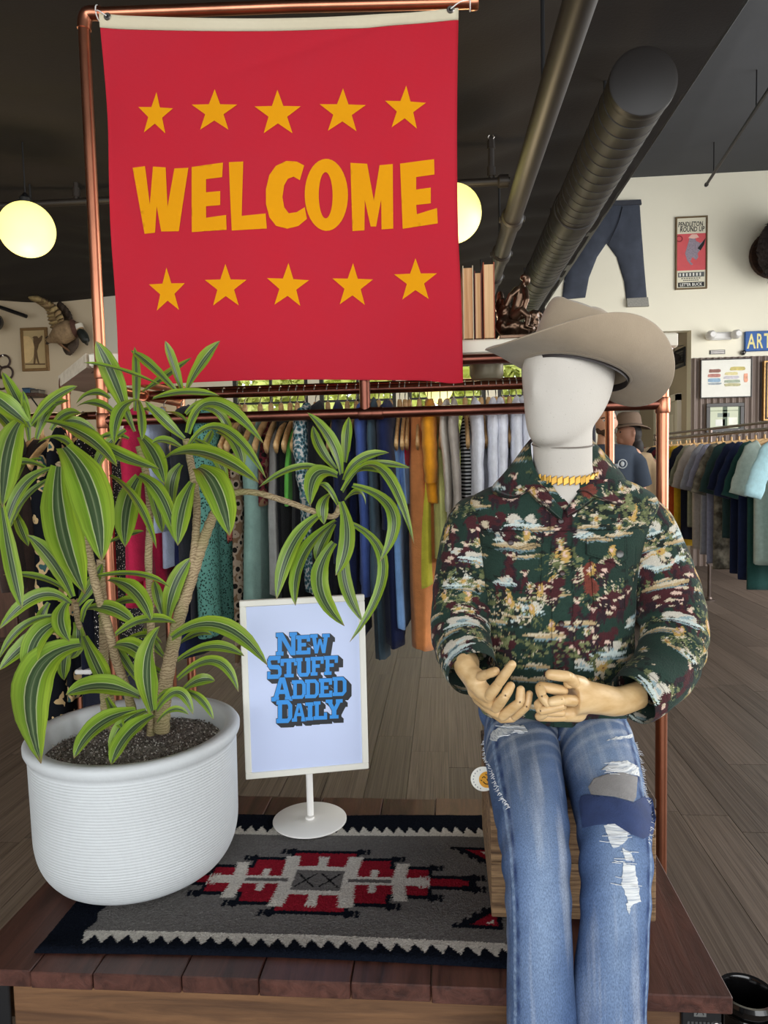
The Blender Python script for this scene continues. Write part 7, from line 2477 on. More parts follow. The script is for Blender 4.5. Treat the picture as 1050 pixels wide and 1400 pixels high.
JS = [  # z, centre x, centre y, half width, half depth
    (0.862, 0.236, 1.622, 0.163, 0.118), (0.880, 0.236, 1.622, 0.166, 0.121), (0.92, 0.236, 1.624, 0.170, 0.124), (1.0, 0.237, 1.628, 0.170, 0.122), (1.10, 0.239, 1.632, 0.171, 0.119), (1.18, 0.243, 1.635, 0.177, 0.118), (1.24, 0.250, 1.637, 0.189, 0.116),
    (1.285, 0.254, 1.638, 0.202, 0.110), (1.312, 0.2545, 1.637, 0.207, 0.102), (1.334, 0.255, 1.634, 0.196, 0.094), (1.354, 0.257, 1.628, 0.162, 0.088), (1.372, 0.258, 1.620, 0.122, 0.082), (1.392, 0.257, 1.612, 0.090, 0.077)]
na, nz_ = 560, 380
js = spline(np.array(JS), nz_)
th = np.linspace(0, 2 * PI, na, endpoint=False)
TH, II = np.meshgrid(th, np.arange(nz_))
ct, st_ = np.cos(TH), np.sin(TH)
hw, hd_ = js[:, 3][:, None], js[:, 4][:, None]
X = js[:, 1][:, None] + hw * np.sign(ct) * np.abs(ct) ** 0.8
Y = js[:, 2][:, None] + hd_ * np.sign(st_) * np.abs(st_) ** 0.78
Z = np.broadcast_to(js[:, 0][:, None], X.shape).copy()
low = np.clip((1.15 - Z) / 0.28, 0, 1)
dsp = 0.0035 * fbm(X * 16, Z * 22, 41, 3) * (0.5 + low) + 0.004 * low * np.sin(Z * 62 + 9 * (X - 0.24) * np.sign(X - 0.24) + 1.0) * np.exp(-((np.abs(X - 0.24) - 0.13) / 0.06) ** 2)
dsp += 0.003 * np.exp(-((X - 0.30 - 0.25 * (1.25 - Z)) / 0.012) ** 2) * low
Y += np.sign(st_) * np.abs(st_) * dsp * 1.3
X += np.sign(ct) * np.abs(ct) * dsp
# placket ridge, front opening step and hem band
xc = at(781, 760, 1.53)[0]
isf = st_ < -0.15
Y -= np.where(isf & (X > xc - 0.045) & (X < xc), 0.0022, 0.0)
Y -= np.where(isf & (np.abs(X - xc) < 0.0015), 0.0012, 0.0)
Y += np.where(Z < 0.868, 0.002, 0) * np.sign(st_)
for zs_y in (1.268,):
    Y += np.where(isf & (np.abs(Z - zs_y) < 0.0018), 0.0016, 0)
for xs_ in (0.103, 0.395):
    Y += np.where(isf & (np.abs(X - xs_) < 0.0016) & (Z < 1.23), 0.0012, 0)
colr = front.sample(X - JX0, Z - JZ0)
seamline = isf & ((np.abs(Z - 1.268) < 0.0016) | ((np.abs(X - xc) < 0.0012)) | (np.abs(X - xc + 0.043) < 0.001))
colr[seamline] *= 0.45
# V opening at the neck
xo = at(772, 690, 1.53)
zv = xo[2] + 0.012
open_ = isf & (Z > zv) & (np.abs(X - (xo[0] - 0.0)) < (Z - zv) * 0.72 + 0.002)
open_ |= isf & (Z > 1.372)
V = np.stack([X, Y, Z], -1).reshape(-1, 3)
F = gridfaces(nz_, na, True)
F = F[~(open_.reshape(-1)[F].any(axis=1))]
jacket = mesh('jacket', V, [tuple(f) for f in F.tolist()], jk, mq, True, colr.reshape(-1, 3))
jacket['label'] = 'dark green collared jacket printed with clouds, palms and riders'


def jfront(px, py, off):
    """point on the jacket front under a measured pixel"""
    best = at(px, py, 1.53)
    for _ in range(6):
        z = best[2]
        c_ = [np.interp(z, js[:, 0], js[:, q]) for q in range(1, 5)]
        tt = np.clip(abs((best[0] - c_[0]) / c_[2]), 0, 0.985) ** (1 / 0.8)
        sy = math.sqrt(max(0, 1 - tt * tt)) ** 0.78
        best = at(px, py, c_[1] - c_[3] * sy)
    return best + np.array([0, -off, 0])


def patch_from_px(name, loop, off, thick, mat, parent, canvas=None, step=0.004, smooth=True, rgb=None):
    """cloth piece laid on the jacket front"""
    L3 = [jfront(px, py, 0) for px, py in densify(loop, 3)]
    loop2 = [(p_[0], p_[2]) for p_ in L3]
    V2, F2 = flatpoly([loop2], step)
    Yp = []
    for x, z in V2:
        c_ = [np.interp(z, js[:, 0], js[:, q]) for q in range(1, 5)]
        tt = np.clip(abs((x - c_[0]) / c_[2]), 0, 0.985) ** (1 / 0.8)
        Yp.append(c_[1] - c_[3] * math.sqrt(max(0, 1 - tt * tt)) ** 0.78)
    Yp = np.array(Yp) - off
    n = len(V2)
    V3 = np.vstack([np.stack([V2[:, 0], Yp - thick, V2[:, 1]], 1), np.stack([V2[:, 0], Yp + 0.004, V2[:, 1]], 1)])
    FF, E = [], {}
    for f in F2:
        p_ = V2[f]
        cr = (p_[1][0] - p_[0][0]) * (p_[2][1] - p_[0][1]) - (p_[1][1] - p_[0][1]) * (p_[2][0] - p_[0][0])
        f = list(f) if cr > 0 else list(f)[::-1]
        FF.append(tuple(int(i) for i in f))
        for i in range(3):
            E[(f[i], f[(i + 1) % 3])] = 1
    for (i, j) in E:
        if (j, i) not in E:
            FF.append((int(j), int(i), int(i) + n, int(j) + n))
    cols = None
    if canvas is not None:
        cols = canvas.sample(V3[:, 0] - JX0, V3[:, 2] - JZ0)
        D_ = np.array(densify(loop2, 0.0012))
        ds_ = np.min(np.linalg.norm(V2[:, None, :] - D_[None], axis=2), axis=1)
        ds_ = np.concatenate([ds_, ds_])
        cols[ds_ < 0.0016] *= 0.35
        cols[(ds_ > 0.0042) & (ds_ < 0.0056)] *= 0.6
    o_ = mesh(name, V3, FF, mat, parent, smooth, cols)
    autosmooth(o_, 35)
    return o_


STEP = 0.0021
# chest pockets: flap and patch
for fl_, pk_ in ((((655, 727), (741, 724), (743, 741), (698, 754), (655, 746)), ((657, 750), (741, 745), (739, 806), (660, 810))),
                 (((801, 736), (856, 734), (857, 764), (846, 772), (801, 758)), ((806, 762), (855, 768), (854, 832), (812, 832)))):
    patch_from_px('pocket', pk_, 0.0006, 0.0022, jk, jacket, front, STEP)
    patch_from_px('pocket_flap', fl_, 0.0022, 0.0032, jk, jacket, front, STEP)
btn = pmat('button_brown', (56, 38, 38), 0.35, 0, 0.1, 60)
snp = pmat('button_pewter', (92, 92, 90), 0.35, 0.6, 0.3, 200)
for px, py, r_, m_, lb in ((766, 712, 0.0066, btn, None), (698, 741, 0.0066, btn, None), (768, 783, 0.006, btn, None), (767, 852, 0.006, btn, None), (766, 915, 0.006, btn, None), (846, 757, 0.0085, snp, 'pewter button on the right chest flap')):
    p_ = jfront(px, py, 0.0075)
    b_ = MB().lathe([(r_, 0.006), (r_, 0.0), (r_ * 0.85, -0.0018), (r_ * 0.7, -0.0012), (0.0008, -0.0012)], 22, p_, 1).build('button', m_, jacket)
    if lb:
        b_['label'] = lb
# hem band
loop = [(658, 968), (700, 978), (776, 984), (776, 1000), (700, 994), (658, 984)]

# collar: two folded wings rising from the neckline
def collar_piece(name, P_in, P_out, mat, canvas):
    """sheet between a neck edge and an outer edge (world points), bent over the fold"""
    n, m = 60, 40
    A = spline(np.array(P_in), n)
    B = spline(np.array(P_out), n)
    mid = (A + B) / 2
    t = np.linspace(0, 1, m)
    V = np.zeros((n, m, 3))
    for j, tt in enumerate(t):
        V[:, j] = A * (1 - tt) + B * tt
        bulge = math.sin(PI * min(tt * 1.0, 1)) * 0.009
        V[:, j] += np.array([0, -0.7, 0.7]) * bulge
    V1 = V.copy()
    V1 += np.array([0, 0.0035, -0.0035])
    a = V.reshape(-1, 3)
    b = V1.reshape(-1, 3)
    F0 = gridfaces(n, m)
    k_ = n * m
    FF = [tuple(f) for f in F0.tolist()] + [tuple(int(i) + k_ for i in f[::-1]) for f in F0.tolist()]
    rim = list(range(m)) + [m * i + m - 1 for i in range(1, n)] + [m * (n - 1) + j for j in range(m - 2, -1, -1)] + [m * i for i in range(n - 2, 0, -1)]
    FF += [(rim[i], rim[(i + 1) % len(rim)], rim[(i + 1) % len(rim)] + k_, rim[i] + k_) for i in range(len(rim))]
    VV = np.vstack([a, b])
    cols = canvas.sample((VV[:, 0] - JX0) * 0.9 + 0.03, VV[:, 2] - JZ0 - 0.20)
    tv = np.tile(np.arange(n * m) % m, 2)
    uv_ = np.tile(np.arange(n * m) // m, 2)
    cols[(tv >= m - 2) | (uv_ <= 0) | (uv_ >= n - 1)] *= 0.4
    cols[tv == m - 4] = cols[tv == m - 4] * 0.6 + 0.06
    return mesh(name, VV, FF, mat, jacket, True, cols)


A_ = lambda px, py, y: at(px, py, y)
collar_piece('collar_wing', [A_(742, 590, 1.66), A_(727, 600, 1.62), A_(729, 632, 1.575), A_(742, 660, 1.548), A_(752, 676, 1.535)],
             [A_(738, 590, 1.69), A_(697, 640, 1.63), A_(672, 668, 1.575), A_(700, 680, 1.53), A_(727, 664, 1.528)], jk, front)
collar_piece('collar_wing', [A_(790, 590, 1.68), A_(802, 606, 1.64), A_(808, 634, 1.59), A_(800, 656, 1.555), A_(788, 672, 1.538)],
             [A_(800, 592, 1.70), A_(838, 632, 1.66), A_(858, 660, 1.60), A_(852, 689, 1.545), A_(812, 678, 1.525)], jk, front)
# turned lapel edges by the opening
collar_piece('lapel', [A_(730, 640, 1.572), A_(742, 662, 1.548), A_(757, 682, 1.532), A_(770, 697, 1.524)],
             [A_(720, 668, 1.545), A_(735, 684, 1.53), A_(754, 700, 1.522), A_(768, 712, 1.52)], jk, front)
collar_piece('lapel', [A_(806, 644, 1.57), A_(796, 664, 1.548), A_(784, 682, 1.532), A_(772, 697, 1.524)],
             [A_(826, 668, 1.552), A_(812, 682, 1.532), A_(795, 695, 1.522), A_(776, 706, 1.52)], jk, front)


def sleeve(name, pts, canvas, seed, fold_at):
    """tapering sleeve along centre points (x, y, z, ra, rb)"""
    n, m = 300, 240
    P_ = spline(np.array(pts, float), n)
    C_, RA = P_[:, :3], P_[:, 3:5]
    T_, A2, B2 = frames(C_, np.array([1.0, 0, 0]))
    s = np.concatenate([[0], np.cumsum(np.linalg.norm(np.diff(C_, axis=0), axis=1))])
    th = np.linspace(0, 2 * PI, m, endpoint=False)
    TH, SS = np.meshgrid(th, s)
    fold = 0.0016 * fbm(TH * 2.2, SS * 60, seed, 3)
    for f_, wd_, am, ph in fold_at:
        fold += am * np.exp(-((SS - f_) / wd_) ** 2) * np.sin(SS * 150 + 2.5 * np.cos(TH + ph)) * (0.55 + 0.45 * np.cos(TH + ph))
    R_a, R_b = RA[:, 0][:, None] + fold, RA[:, 1][:, None] + fold
    V = C_[:, None, :] + A2[:, None, :] * (np.cos(TH) * R_a)[..., None] + B2[:, None, :] * (np.sin(TH) * R_b)[..., None]
    u = 0.22 + (np.where(TH > PI, TH - 2 * PI, TH)) * 0.062
    # measure the cloth sideways from the side that faces the viewer
    ang0 = []
    for i in range(n):
        vw = CAM - C_[i]
        ang0.append(math.atan2(vw @ B2[i], vw @ A2[i]))
    d = TH - np.array(ang0)[:, None]
    d = (d + PI) % (2 * PI) - PI
    cols = canvas.sample(0.22 + d * 0.062, 0.55 - SS)
    cols[(s[-1] - SS) < 0.0018] *= 0.6
    cols[(np.abs(s[-1] - SS - 0.03) < 0.001)] *= 0.5
    o_ = mesh(name, V.reshape(-1, 3), [tuple(f) for f in gridfaces(n, m, True).tolist()], jk, jacket, True, cols.reshape(-1, 3))
    # dark lining just inside the cuff
    i = n - 1
    rr_ = [C_[i] - T_[i] * 0.02]
    lin_ = MB().tube([C_[i] - T_[i] * 0.03, C_[i] - T_[i] * 0.002], np.array([RA[i] * 0.96, RA[i] * 0.98]), 48, False)
    return o_


sleeve('sleeve', [(0.104, 1.645, 1.300, 0.044, 0.060), (0.070, 1.643, 1.274, 0.064, 0.068), (0.048, 1.632, 1.20, 0.066, 0.068), (0.036, 1.60, 1.115, 0.066, 0.066), (0.030, 1.555, 1.05, 0.064, 0.064), (0.038, 1.49, 1.015, 0.058, 0.058), (0.052, 1.435, 0.994, 0.052, 0.051)], arm_a, 5,
       ((0.24, 0.05, 0.004, 0.0), (0.33, 0.03, 0.003, 1.0)))
sleeve('sleeve', [(0.405, 1.645, 1.292, 0.040, 0.060), (0.432, 1.643, 1.268, 0.062, 0.068), (0.456, 1.632, 1.20, 0.068, 0.070), (0.478, 1.605, 1.115, 0.070, 0.069), (0.477, 1.562, 1.045, 0.069, 0.066), (0.440, 1.495, 0.992, 0.064, 0.060), (0.385, 1.435, 0.965, 0.058, 0.054), (0.352, 1.408, 0.952, 0.050, 0.050)], arm_b, 6,
       ((0.24, 0.05, 0.004, 2.0), (0.33, 0.04, 0.003, 0.0)))

# ---------------------------------------------------------------- wooden hands
wd = NT('hand_wood')
tc = wd.n('ShaderNodeTexCoord')
mp = wd.n('ShaderNodeMapping')
mp.inputs['Scale'].default_value = (14, 60, 60)
wd.l(tc.outputs['Object'], mp.inputs[0])
nz = wd.n('ShaderNodeTexNoise', i_Scale=1.0, i_Detail=5.0)
wd.l(mp.outputs[0], nz.inputs['Vector'])
rp = wd.n('ShaderNodeValToRGB')
rp.color_ramp.elements[0].color, rp.color_ramp.elements[0].position = lin4((198, 160, 108)), 0.3
rp.color_ramp.elements[1].color, rp.color_ramp.elements[1].position = lin4((222, 190, 142)), 0.7
wd.l(nz.outputs[0], rp.inputs[0])
wd.l(rp.outputs[0], wd.b.inputs['Base Color'])
wd.b.inputs['Roughness'].default_value = 0.38
hw_ = wd.m
pin = pmat('dowel_dark', (70, 50, 36), 0.6)


def hand(label, palm, fingers, parent):
    hd = blob('hand', palm, hw_, parent, 0.0028, 5)
    hd['label'] = label
    for nm, segs, r0, r1 in fingers:
        pts = [at(px, py, y) for px, py, y in segs]
        k_ = len(pts) - 1
        mb = MB()
        for i in range(k_):
            ra_ = r0 + (r1 - r0) * i / k_
            rb__ = r0 + (r1 - r0) * (i + 1) / k_
            a, b = pts[i], pts[i + 1]
            d = (b - a) / np.linalg.norm(b - a)
            mb.add(*capsule([a + d * ra_ * 0.35, (a + b) / 2, b - d * rb__ * 0.35], [ra_ * 0.97, (ra_ + rb__) / 2 * 1.03, rb__ * 0.97], 16, 5))
        f_ = mb.build(nm, hw_, hd)
        for i in range(1, k_ + (1 if k_ == 1 else 0)):
            vw = CAM - pts[i]
            vw /= np.linalg.norm(vw)
            sd = np.cross(vw, (0, 0, 1))
            rr_ = r0 + (r1 - r0) * i / k_
            c_ = pts[i] + vw * rr_ * 0.96
            mb2 = MB().ball(c_, 0.0016, 8)
            mb.V, mb.F = mb.V, mb.F
            V_, F_ = ballgeo(c_, (0.0012, 0.0008, 0.002), 8)
            bmx = bmesh.new()
            bmx.from_mesh(f_.data)
            base = len(bmx.verts)
            vs_ = [bmx.verts.new(v) for v in V_]
            for ff in F_:
                try:
                    fc = bmx.faces.new([vs_[q] for q in ff])
                    fc.material_index = 1
                except ValueError:
                    pass
            bmx.to_mesh(f_.data)
            bmx.free()
            if len(f_.data.materials) < 2:
                f_.data.materials.append(pin)
    return hd


# hand at the left of the picture: forearm, flat palm seen from the back of the thumb side
palm_l = [tubegeo(spline([(0.045, 1.47, 1.005), at(634, 908, 1.425), at(645, 925, 1.40), at(655, 938, 1.385)], 12), np.array([(0.026, 0.022), (0.026, 0.022), (0.026, 0.022), (0.0255, 0.021), (0.025, 0.02), (0.0245, 0.02), (0.0245, 0.019), (0.025, 0.018), (0.026, 0.018), (0.027, 0.018), (0.027, 0.018), (0.026, 0.017)]), 20),
          capsule([at(648, 932, 1.392), at(662, 946, 1.372), at(668, 952, 1.362)], [0.018, 0.0165, 0.013], 16),
          capsule([at(650, 944, 1.395), at(668, 958, 1.375), at(676, 964, 1.366)], [0.016, 0.0155, 0.012], 16),
          capsule([at(655, 954, 1.398), at(675, 970, 1.378), at(684, 976, 1.37)], [0.014, 0.014, 0.011], 16),
          capsule([at(662, 962, 1.40), at(688, 981, 1.385), at(700, 981, 1.378)], [0.013, 0.0125, 0.010], 16),
          capsule([at(644, 918, 1.40), at(656, 924, 1.378)], [0.016, 0.012], 14)]
hand('carved wooden hand with spread bent fingers at the left', palm_l,
     [('thumb', [(656, 925, 1.372), (668, 921, 1.352), (679, 917, 1.342)], 0.0099, 0.0084),
      ('index_finger', [(668, 953, 1.358), (682, 934, 1.338), (701, 907, 1.322)], 0.0108, 0.0084),
      ('middle_finger', [(677, 969, 1.362), (691, 951, 1.338), (699, 936, 1.35)], 0.0105, 0.0086),
      ('ring_finger', [(686, 980, 1.366), (711, 960, 1.342), (712, 941, 1.35)], 0.0103, 0.0081),
      ('little_finger', [(703, 980, 1.372), (720, 966, 1.352), (724, 947, 1.356)], 0.0087, 0.0070)], mq)
# hand at the right of the picture: loosely closed, seen from the thumb side
palm_r = [tubegeo(spline([(0.372, 1.425, 0.957), at(846, 959, 1.395), at(822, 956, 1.378), at(800, 953, 1.366), at(784, 954, 1.358)], 14), np.interp(np.linspace(0, 1, 14)[:, None].repeat(2, 1), [0, 0.5, 1], [0.027, 0.029, 0.033]) * np.array([[1.0, 0.82]]), 22),
          capsule([at(795, 935, 1.365), at(784, 931, 1.35), at(778, 934, 1.345)], [0.015, 0.013, 0.011], 14),
          capsule([at(790, 975, 1.372), at(772, 976, 1.36), at(760, 975, 1.354)], [0.017, 0.015, 0.012], 14)]
hand('carved wooden hand loosely curled at the right', palm_r,
     [('index_finger', [(785, 933, 1.345), (777, 925, 1.328), (750, 922, 1.318)], 0.0114, 0.0097),
      ('thumb', [(786, 958, 1.345), (768, 957, 1.325), (752, 960, 1.318)], 0.0110, 0.0090),
      ('middle_finger', [(772, 945, 1.352), (738, 938, 1.34), (741, 952, 1.326), (750, 963, 1.322)], 0.0105, 0.0081),
      ('ring_finger', [(770, 966, 1.35), (736, 961, 1.342), (739, 972, 1.328), (768, 966, 1.322)], 0.0101, 0.0079),
      ('little_finger', [(772, 980, 1.354), (736, 980, 1.346), (748, 974, 1.332), (770, 975, 1.328)], 0.0092, 0.0073)], mq)

# ---------------------------------------------------------------- torn jeans
dn = NT('worn_denim')
va = dn.n('ShaderNodeVertexColor', layer_name='Col')
tc = dn.n('ShaderNodeTexCoord')
nz = dn.n('ShaderNodeTexNoise', i_Scale=600.0, i_Detail=4.0)
mp = dn.n('ShaderNodeMapping')
mp.inputs['Scale'].default_value = (1.0, 1.0, 0.4)
dn.l(tc.outputs['Object'], mp.inputs[0])
dn.l(mp.outputs[0], nz.inputs['Vector'])
mr = dn.n('ShaderNodeMapRange', i_1=0.3, i_2=0.7, i_3=0.72, i_4=1.3)
dn.l(nz.outputs[0], mr.inputs[0])
vm = dn.n('ShaderNodeVectorMath', operation='SCALE')
dn.l(va.outputs[0], vm.inputs[0])
dn.l(mr.outputs[0], vm.inputs['Scale'])
dn.l(vm.outputs[0], dn.b.inputs['Base Color'])
dn.b.inputs['Roughness'].default_value = 0.9
dn.b.inputs['Specular IOR Level'].default_value = 0.15
bp = dn.n('ShaderNodeBump', i_Strength=0.25, i_Distance=0.002)
dn.l(nz.outputs[0], bp.inputs['Height'])
dn.l(bp.outputs[0], dn.b.inputs['Normal'])

D = {k_: np.array(lin(v_)) for k_, v_ in {'mid': (84, 106, 144), 'deep': (56, 76, 114), 'pale': (130, 150, 178), 'grey': (96, 106, 122), 'white': (214, 218, 222), 'dark': (44, 60, 100)}.items()}
LEG = {}


class Leg:
    def __init__(self, key, rows, seed):
        n, m = 380, 210
        self.n, self.m = n, m
        P_ = spline(np.array(rows, float), n)
        self.C, self.R = P_[:, :3], P_[:, 3:5]
        self.T, self.A, self.B = frames(self.C, np.array([1.0, 0, 0]))
        self.s = np.concatenate([[0], np.cumsum(np.linalg.norm(np.diff(self.C, axis=0), axis=1))])
        th = np.linspace(0, 2 * PI, m, endpoint=False)
        self.th = th
        TH, SS = np.meshgrid(th, self.s)
        # angle measured from the outer front face (up on the thigh, forward on the shin)
        fold = 0.0022 * fbm(TH * 1.6, SS * 26, seed, 3)
        kn = np.exp(-((SS - 0.47) / 0.09) ** 2)
        fold += 0.0018 * kn * np.sin(SS * 110 + 3 * np.sin(TH)) * np.abs(np.cos(TH))
        sh = np.clip((SS - 0.55) / 0.3, 0, 1)
        fold += 0.0028 * sh * np.sin(3 * TH + 5 * SS + seed) + 0.002 * sh * np.sin(SS * 38 + 4 * np.sin(TH + seed))
        fold += 0.003 * np.exp(-((SS - 0.12) / 0.08) ** 2) * np.sin(SS * 90 + 2 * TH)
        self.fold = fold
        self.TH, self.SS = TH, SS
        self.V = self.pos(np.arange(n)[:, None] + 0 * TH.astype(int), TH, fold)

    def pos(self, i, th, extra):
        i = np.clip(i, 0, self.n - 1).astype(int)
        ra, rb = self.R[i, 0] + extra, self.R[i, 1] + extra
        ct, st = np.cos(th), np.sin(th)
        ct2 = np.sign(ct) * np.abs(ct) ** 0.86
        st2 = np.sign(st) * np.abs(st) ** 0.86
        return self.C[i] + self.A[i] * (ct2 * ra)[..., None] + self.B[i] * (st2 * rb)[..., None]


ROW_L = [(0.172, 1.70, 0.820, 0.076, 0.075), (0.163, 1.60, 0.808, 0.080, 0.080), (0.152, 1.48, 0.797, 0.077, 0.072), (0.150, 1.38, 0.772, 0.070, 0.066), (0.1505, 1.305, 0.745, 0.063, 0.064), (0.1505, 1.255, 0.700, 0.058, 0.064), (0.150, 1.226, 0.63, 0.0555, 0.057),
         (0.150, 1.217, 0.54, 0.057, 0.052), (0.1505, 1.214, 0.42, 0.0585, 0.051), (0.151, 1.213, 0.25, 0.062, 0.053), (0.152, 1.212, 0.06, 0.068, 0.056)]
ROW_R = [(0.302, 1.70, 0.820, 0.078, 0.075), (0.308, 1.60, 0.808, 0.082, 0.080), (0.306, 1.48, 0.797, 0.078, 0.072), (0.300, 1.38, 0.772, 0.070, 0.066), (0.294, 1.305, 0.745, 0.064, 0.064), (0.286, 1.255, 0.700, 0.060, 0.064), (0.278, 1.226, 0.63, 0.0575, 0.057),
         (0.269, 1.217, 0.54, 0.060, 0.052), (0.266, 1.214, 0.42, 0.061, 0.051), (0.266, 1.213, 0.25, 0.060, 0.053), (0.268, 1.212, 0.06, 0.066, 0.056)]
legs = [Leg('l', ROW_L, 3), Leg('r', ROW_R, 8)]
VJ, FJ, CJ = [], [], []
off = 0
for li, lg in enumerate(legs):
    X, Y, Z = lg.V[..., 0], lg.V[..., 1], lg.V[..., 2]
    TH, SS = lg.TH, lg.SS
    nx_ = (X - lg.C[:, 0][:, None]) / (lg.R[:, 0][:, None] + 1e-6)
    fz = fbm(X * 24, Z * 14 + Y * 14, 60 + li, 4)
    base = np.broadcast_to(D['mid'], X.shape + (3,)).copy()

    def mixc(w, c):
        w_ = np.clip(w, 0, 1)[..., None]
        base[...] = base * (1 - w_) + c * w_
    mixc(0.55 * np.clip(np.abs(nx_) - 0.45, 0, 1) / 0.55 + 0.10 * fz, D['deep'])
    mixc(0.85 * np.exp(-(nx_ / 0.52) ** 2) * np.exp(-((SS - 0.52) / 0.16) ** 2) + 0.14 * fz, D['pale'])
    mixc(0.42 * np.exp(-(nx_ / 0.4) ** 2) * np.clip((SS - 0.6) / 0.2, 0, 1) + 0.1 * fz, D['pale'])
    mixc(0.75 * np.exp(-((SS - 0.24) / 0.15) ** 2) * np.exp(-(nx_ / 0.75) ** 2) + 0.12 * fz, D['grey'] if li == 0 else D['pale'])
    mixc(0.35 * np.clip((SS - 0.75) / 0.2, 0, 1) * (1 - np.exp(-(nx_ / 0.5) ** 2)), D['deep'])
    # whiskers and streaks of wear
    wh = np.sin(SS * 170 + 6 * nx_) * np.exp(-((SS - 0.18) / 0.08) ** 2)
    mixc(0.35 * np.clip(wh, 0, 1), D['white'])
    mixc(0.30 * np.clip(fbm(X * 200, Z * 9 + Y * 9, 70 + li, 3) - 0.15, 0, 1), D['white'])
    mixc(0.22 * np.clip(fbm(X * 60, Z * 60 + Y * 60, 75 + li, 3), 0, 1), D['deep'])
    # outer and inner seams
    for nx0, sgn in ((-0.80 if li == 0 else 0.84, 1),):
        front_ = Y < lg.C[:, 1][:, None] + 0.03
        sm_ = front_ & (np.abs(nx_ - nx0) < 0.035)
        mixc(sm_ * (0.65 + 0.3 * np.sin(SS * 420)), D['pale'])
        mixc(front_ * np.exp(-((nx_ - nx0 - 0.09 * (1 if li == 0 else -1)) / 0.05) ** 2) * (0.6 + 0.35 * np.sin(SS * 160)), D['dark'])
    CJ.append(base.reshape(-1, 3))
    VJ.append(lg.V.reshape(-1, 3))
    Fq = gridfaces(lg.n, lg.m, True) + off
    FJ += [tuple(f) for f in Fq.tolist()]
    FJ.append(tuple(off + j for j in range(lg.m))[::-1])
    FJ.append(tuple(off + (lg.n - 1) * lg.m + j for j in range(lg.m)))
    off += lg.n * lg.m
# seat and waist of the jeans
Vp, Fp = ballgeo((0.238, 1.675, 0.838), (0.168, 0.118, 0.098), 64)
VJ.append(Vp)
FJ += [tuple(int(i) + off for i in f) for f in Fp]
CJ.append(np.tile(D['mid'] * 0.9, (len(Vp), 1)))
off += len(Vp)
wst = spline(np.array([(0.238, 1.668, 0.84, 0.158, 0.112), (0.238, 1.664, 0.90, 0.152, 0.106), (0.238, 1.66, 0.95, 0.148, 0.1)]), 14)
Vw_, Fw_ = tubegeo(wst[:, :3], wst[:, 3:5], 64, True, ref=(1, 0, 0))
VJ.append(Vw_)
FJ += [tuple(int(i) + off for i in f) for f in Fw_]
CJ.append(np.tile(D['mid'], (len(Vw_), 1)))
jeans = mesh('jeans', np.vstack(VJ), FJ, dn.m, mq, True, np.vstack(CJ))
jeans['label'] = 'faded ripped blue jeans with patches at the right knee'
# fly seam between the thighs
MB().tube(spline([at(772, 990, 1.545), at(769, 1000, 1.53), at(764, 1012, 1.51)], 8), 0.003, 8).build('fly_seam', pmat('denim_seam', (84, 110, 158), 0.9), jeans)


def leg_hit(lg, px, py):
    """index of the leg surface point nearest to a sight line on the near side"""
    v = ray(px, py)
    v = v / np.linalg.norm(v)
    d = lg.V.reshape(-1, 3) - CAM
    t = d @ v
    dist = np.linalg.norm(d - np.outer(t, v), axis=1)
    cand = np.where(dist < 0.006)[0]
    if len(cand) == 0:
        cand = np.argsort(dist)[:6]
    k_ = cand[np.argmin(t[cand])]
    return k_ // lg.m, lg.th[k_ % lg.m]


def leg_patch(name, lg, loop, off, mat, cols=None, step=3.0, jag=0.0):
    """cloth patch that follows the leg surface inside a measured outline"""
    lp = densify(loop, step)
    if jag:
        lp = [(x + random.uniform(-jag, jag), y + random.uniform(-jag, jag)) for x, y in lp]
    V2, F2 = flatpoly([lp], step)
    pts, nrm = [], []
    Vg = lg.V
    for px, py in V2:
        v = ray(px, py)
        v = v / np.linalg.norm(v)
        d = Vg.reshape(-1, 3) - CAM
        t = d @ v
        dist = np.linalg.norm(d - np.outer(t, v), axis=1)
        cand = np.where(dist < 0.0045)[0]
        if len(cand) == 0:
            cand = np.array([int(np.argmin(dist))])
        near = cand[t[cand] < t[cand].min() + 0.02]
        tm = np.average(t[near], weights=1 / (dist[near] + 0.0008))
        pts.append(CAM + v * (tm - off))
    FF = []
    for f in F2:
        p_ = V2[f]
        cr = (p_[1][0] - p_[0][0]) * (p_[2][1] - p_[0][1]) - (p_[1][1] - p_[0][1]) * (p_[2][0] - p_[0][0])
        FF.append(tuple(int(i) for i in (f if cr < 0 else f[::-1])))
    pts = np.array(pts)
    n = len(pts)
    E = {}
    back = pts + (pts - CAM) / np.linalg.norm(pts - CAM, axis=1)[:, None] * (off + 0.003)
    for f in list(FF):
        for i in range(3):
            E[(f[i], f[(i + 1) % 3])] = 1
    for (i, j) in E:
        if (j, i) not in E:
            FF.append((j, i, i + n, j + n))
    o_ = mesh(name, np.vstack([pts, back]), FF, mat, jeans, True)
    autosmooth(o_, 50)
    return o_


